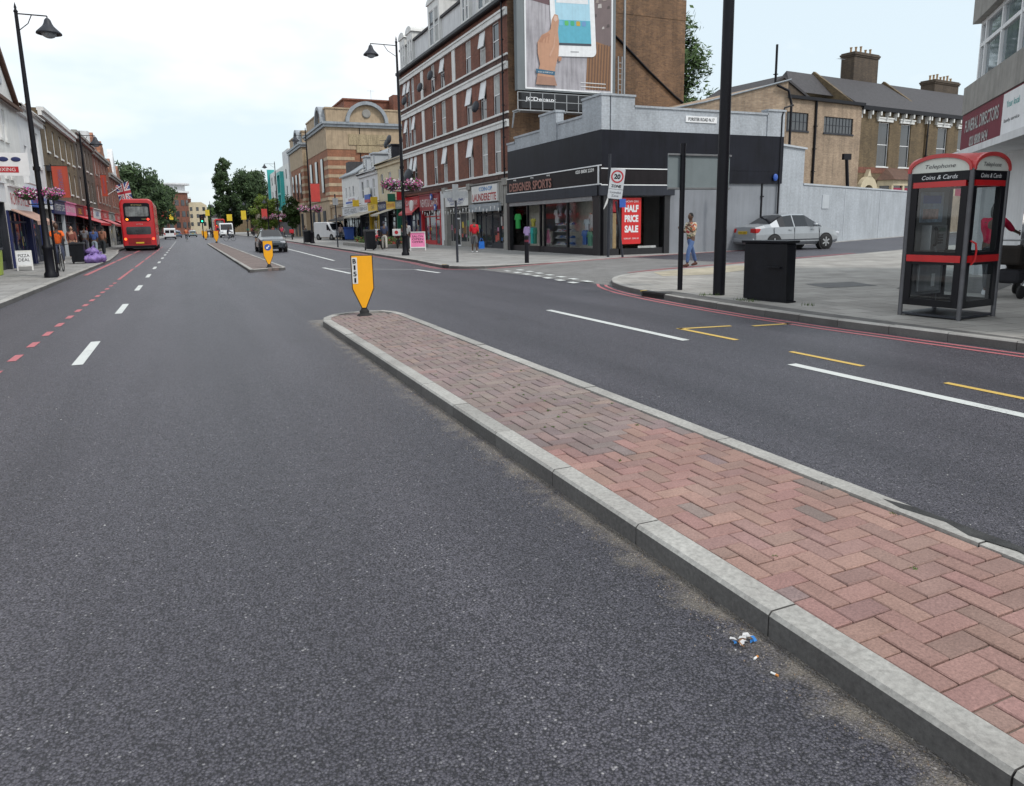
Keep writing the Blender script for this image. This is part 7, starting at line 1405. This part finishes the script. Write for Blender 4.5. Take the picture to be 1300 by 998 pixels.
# ---- cyclists
def bicycle(label,loc,rz,col=(.3,.3,.3),group=None):
    b=thing('bicycle',label,'bicycle',loc,rz,group)
    for y in (-.52,.52):
        m=MB(); n=24; vs=[]; pts=[(0,y+.33*math.cos(2*PI*i/n),.34+.33*math.sin(2*PI*i/n)) for i in range(n+1)]; m.tube(pts,.018,6,0,False); w_=part('wheel',m,A['rubber'],b)
        m=MB()
        for k in range(8): a=k*PI/4; m.tube([(0,y,.34),(0,y+.32*math.cos(a),.34+.32*math.sin(a))],.003,4)
        part('spokes',m,A['steel'],w_)
    m=MB(); m.tube([(0,.52,.34),(0,.12,.30),(0,.2,.82),(0,.52,.34)],.015,6); m.tube([(0,.12,.30),(0,-.32,.78),(0,.19,.76)],.017,6); m.tube([(0,-.52,.34),(0,-.34,.85),(0,-.33,1.0)],.016,6); part('frame',m,mat('bike_paint_%d'%int(col[0]*99),col,.4),b)
    m=MB(); m.tube([(-.28,-.25,1.02),(-.1,-.33,1.0),(.1,-.33,1.0),(.28,-.25,1.02)],.014,6); part('handlebar',m,A['black'],b); m=MB(); m.ball((0,.22,.87),(.07,.13,.04)); part('saddle',m,A['black'],b)
    m=MB(); m.tube([(-.12,.1,.22),(.12,.14,.38)],.012,6); part('pedals',m,A['black'],b); return b
def cyclist(label,blabel,loc,rz,**k):
    bicycle(blabel,loc,rz); p=person(label,loc,rz,sit=((1.05,-.1),(.65,-.25)),walk=0,armL=(48,18),armR=(48,18),fwd=.25,**k); p.location=(loc[0]-math.sin(rz)*0,loc[1]+.2*math.cos(rz),loc[2]+.22) ; p.location=(loc[0]-.2*math.sin(rz),loc[1]+.2*math.cos(rz),loc[2]+.16); return p
ob=cyclist('cyclist in a bright orange T-shirt riding on the left pavement towards the camera','bicycle ridden on the left pavement by the cyclist in orange',(-4.55,33.0,ZG),R(15),top=(.75,.13,.02),bottom=(.05,.06,.10),shoes=(.5,.5,.5),skin=SKD,sleeve=.5)
cyclist('cyclist in a dull orange jacket far ahead in the middle of the road','bicycle under the dull orange cyclist far ahead',(.1,112,0),R(180),top=(.55,.13,.05),bottom=(.15,.18,.22),h=1.8,skin=SKL,sleeve=.9)
cyclist('cyclist in black leaning over, in front of the big white van','bicycle under the cyclist in black far ahead',(5.4,106,0),R(60),top=(.03,.03,.06),bottom=(.03,.04,.06),shoes=(.5,.5,.5),sleeve=.9)
# ---- walkers along the pavements
WK=[((-6.0,49.0),(.03,.03,.03),(.02,.02,.03),170,'person in black outside the grill on the left'),((-5.0,49.8),(.05,.09,.25),(.25,.3,.35),175,'person in a blue top left of the bus'),((-4.7,51.5),(.32,.14,.09),(.03,.03,.04),160,'person in a peach top left of the bus, nearest the kerb'),((-5.8,47.0),(.22,.07,.05),(.05,.05,.06),20,'person in rust red under the red awning'),((-6.1,55.5),(.2,.2,.22),(.05,.05,.07),175,'person in grey beyond the peach top'),
 ((10.95,75.5),(.03,.03,.035),(.03,.03,.03),20,'person in black standing by the lamp with the red banner'),((3.5,140),(.03,.04,.06),(.02,.02,.03),0,'dark figure waiting on the far island, left one of two'),((4.2,141),(.04,.03,.03),(.05,.05,.05),180,'dark figure waiting on the far island, right one of two'),
 ((11.9,103),(.5,.05,.1),(.05,.05,.08),0,'person in bright red on the far right pavement'),((12.6,108),(.05,.06,.12),(.1,.1,.1),180,'person in navy on the far right pavement'),((13.2,112),(.5,.5,.5),(.05,.05,.06),10,'person in white on the far right pavement'),((11.8,118),(.03,.03,.04),(.03,.03,.04),180,'person in black on the far right pavement, nearest the kerb'),((12.8,122),(.35,.05,.06),(.1,.1,.15),0,'person in dark red on the far right pavement'),
 ((13.6,127),(.1,.25,.3),(.05,.05,.06),180,'person in teal on the far right pavement'),((11.9,131),(.3,.3,.32),(.03,.03,.04),0,'person in grey on the far right pavement'),((12.6,138),(.55,.5,.45),(.1,.12,.2),180,'person in cream on the far right pavement'),((11.7,145),(.02,.02,.02),(.02,.02,.03),0,'tall dark figure far up the right kerb'),((12.3,152),(.15,.1,.25),(.04,.04,.05),180,'person in purple far up the right pavement'),
 ((11.8,160),(.05,.3,.2),(.04,.04,.05),0,'person in green far up the right pavement'),((13.1,165),(.5,.1,.08),(.04,.04,.05),180,'person in orange far up the right pavement'),((-5.2,120),(.1,.15,.3),(.05,.05,.06),0,'person in blue on the left pavement beyond the bus'),((-4.9,140),(.4,.38,.35),(.05,.05,.06),180,'person in beige on the left pavement beyond the bus'),((15.4,80),(.25,.2,.2),(.03,.03,.04),0,'person in brown walking by the shops left of the cream building')]
for i,((x,y),tp_,bt,ang,lab) in enumerate(WK):
    person(lab,(x,y,ZG if abs(x-3.8)>1.2 else 0),R(ang),skin=SKD if i%3 else SKL,top=tp_,bottom=bt,walk=.12+.05*(i%4),group='passers by on the pavements',h=1.68+.03*(i%5),sleeve=.4+.15*(i%4))
person('shop customer in a dark T-shirt and jeans behind the sports shop glass',(18.0,30.2,.13),R(-70),top=(.06,.06,.08),bottom=(.06,.10,.22),walk=.05,skin=SKL)
# ================================================================ trees
def tree(label,loc,h,cr,cz,n,cols,trunk_r=.25,seed=1,ls=.35,lean=(0,0),grp=None,name='tree',clumps=34,hollow=.25):
    rnd=random.Random(seed); t=thing(name,label,'tree',loc,0,grp)
    m=MB(); top=Vector((lean[0],lean[1],cz)); m.tube([(0,0,-.1),(lean[0]*.2,lean[1]*.2,cz*.4),tuple(top),(lean[0]*1.2,lean[1]*1.2,h*.9)],[trunk_r,trunk_r*.8,trunk_r*.5,.03],10)
    cl=[]
    for k in range(clumps):
        u=Vector((rnd.gauss(0,1),rnd.gauss(0,1),rnd.gauss(0,1))).normalized()*rnd.uniform(hollow,1.)**.6
        p=Vector((lean[0]*(1+u.z*.5)+u.x*cr[0],lean[1]+u.y*cr[1],cz+u.z*cr[2])); cl.append((p,rnd.uniform(.55,1.15)))
        if k<16: 
            s=Vector((lean[0]*.5,lean[1]*.5,cz*rnd.uniform(.5,.9))); mid=s.lerp(p,.5)+Vector((0,0,rnd.uniform(0,.4))); m.tube([s,mid,p],[trunk_r*.35,trunk_r*.2,.02],6)
    part('trunk',m,mat('bark',(.07,.055,.04),.9,.3,6,.6,20),t)
    m=MB(); rm=min((cr[0]+cr[1]+cr[2])/3,cr[0]*1.25)
    for k in range(n):
        p,cs=cl[rnd.randrange(len(cl))]; R_=rm*.30*cs
        u=Vector((rnd.gauss(0,1),rnd.gauss(0,1),rnd.gauss(0,.8))).normalized()*R_*rnd.uniform(.2,1.)**.5*(1 if rnd.random()<.8 else rnd.uniform(1,1.5)); q=p+u
        a=(u.normalized()*.6+Vector((rnd.uniform(-1,1),rnd.uniform(-1,1),rnd.uniform(-1,1)))).cross(Vector((rnd.uniform(-1,1),rnd.uniform(-1,1),rnd.uniform(-.5,.5)))).normalized(); b_=a.orthogonal().normalized(); s=ls*rnd.uniform(.5,1.2)
        c=rnd.choice(cols); k2=rnd.uniform(.75,1.25); m.add([q-a*s,q-b_*s*.45,q+a*s,q+b_*s*.45],[(0,1,2,3)],0,(c[0]*k2,c[1]*k2,c[2]*k2))
    part('crown',m,leafmat('tree_leaf',0),t); return t
DK=[(.045,.075,.032),(.062,.10,.04),(.035,.06,.026)]; MD=[(.05,.09,.025),(.07,.12,.035),(.04,.07,.02)]; LT=[(.14,.20,.03),(.11,.17,.035),(.17,.22,.045)]
tree('broad green tree showing behind the brick gable and grey shop',(46.,64,0),22,(5.0,4,7.2),14.0,17000,MD,.5,3,.34,clumps=90,hollow=.1)
tree('smaller tree top just right of the tall tree behind the brick gable',(52.5,70,0),16,(3.,3,2.),13.6,900,MD,.3,4,.3,clumps=10)
tree('tall narrow leaning poplar down the road',(9.6,230,0),23,(2.6,2.6,10.),12.6,9000,DK,.5,5,.42,lean=(1.6,0),clumps=110)
tree('big rounded dark tree right of the poplar',(18.2,228,0),20,(5.6,5,7.8),11.4,15000,DK,.6,6,.45,clumps=110,hollow=.1)
tree('shorter dark tree between the poplar and the rounded tree',(13.3,236,0),14,(3.6,4,5.5),7.6,5000,DK,.5,7,.5,clumps=34)
tree('yellow green street tree by the red banner lamp',(12.9,134,ZG),8,(2.5,2.2,3.3),4.2,6500,LT,.16,8,.24,clumps=60,hollow=.02)
tree('small dark green street tree before the white and turquoise flats',(16.9,130,ZG),7,(1.7,1.7,2.8),3.9,5200,MD,.14,9,.22,clumps=50,hollow=.01)
tree('tall tree behind the bus roof on the left',(-9.5,150,ZG),13,(5,4,5.),9.0,9500,DK,.4,10,.42,clumps=54,hollow=.1)
tree('wide dark tree overhanging the left pavement beyond the bus',(-7.,180,ZG),12,(5.2,5,5.),7.2,9500,DK,.4,11,.45,clumps=54,hollow=.1)
tree('dark tree furthest along the left row before the red office',(-6.5,225,ZG),13,(5.6,5,5.),7.6,8000,DK,.4,12,.55,clumps=50,hollow=.1)
tree('low tree mass seen over the far end of the road',(11,390,0),13,(9,5,5.),8,4500,MD,.5,13,.9,clumps=40)
# overhead items on the far left pavement: awning crates etc.
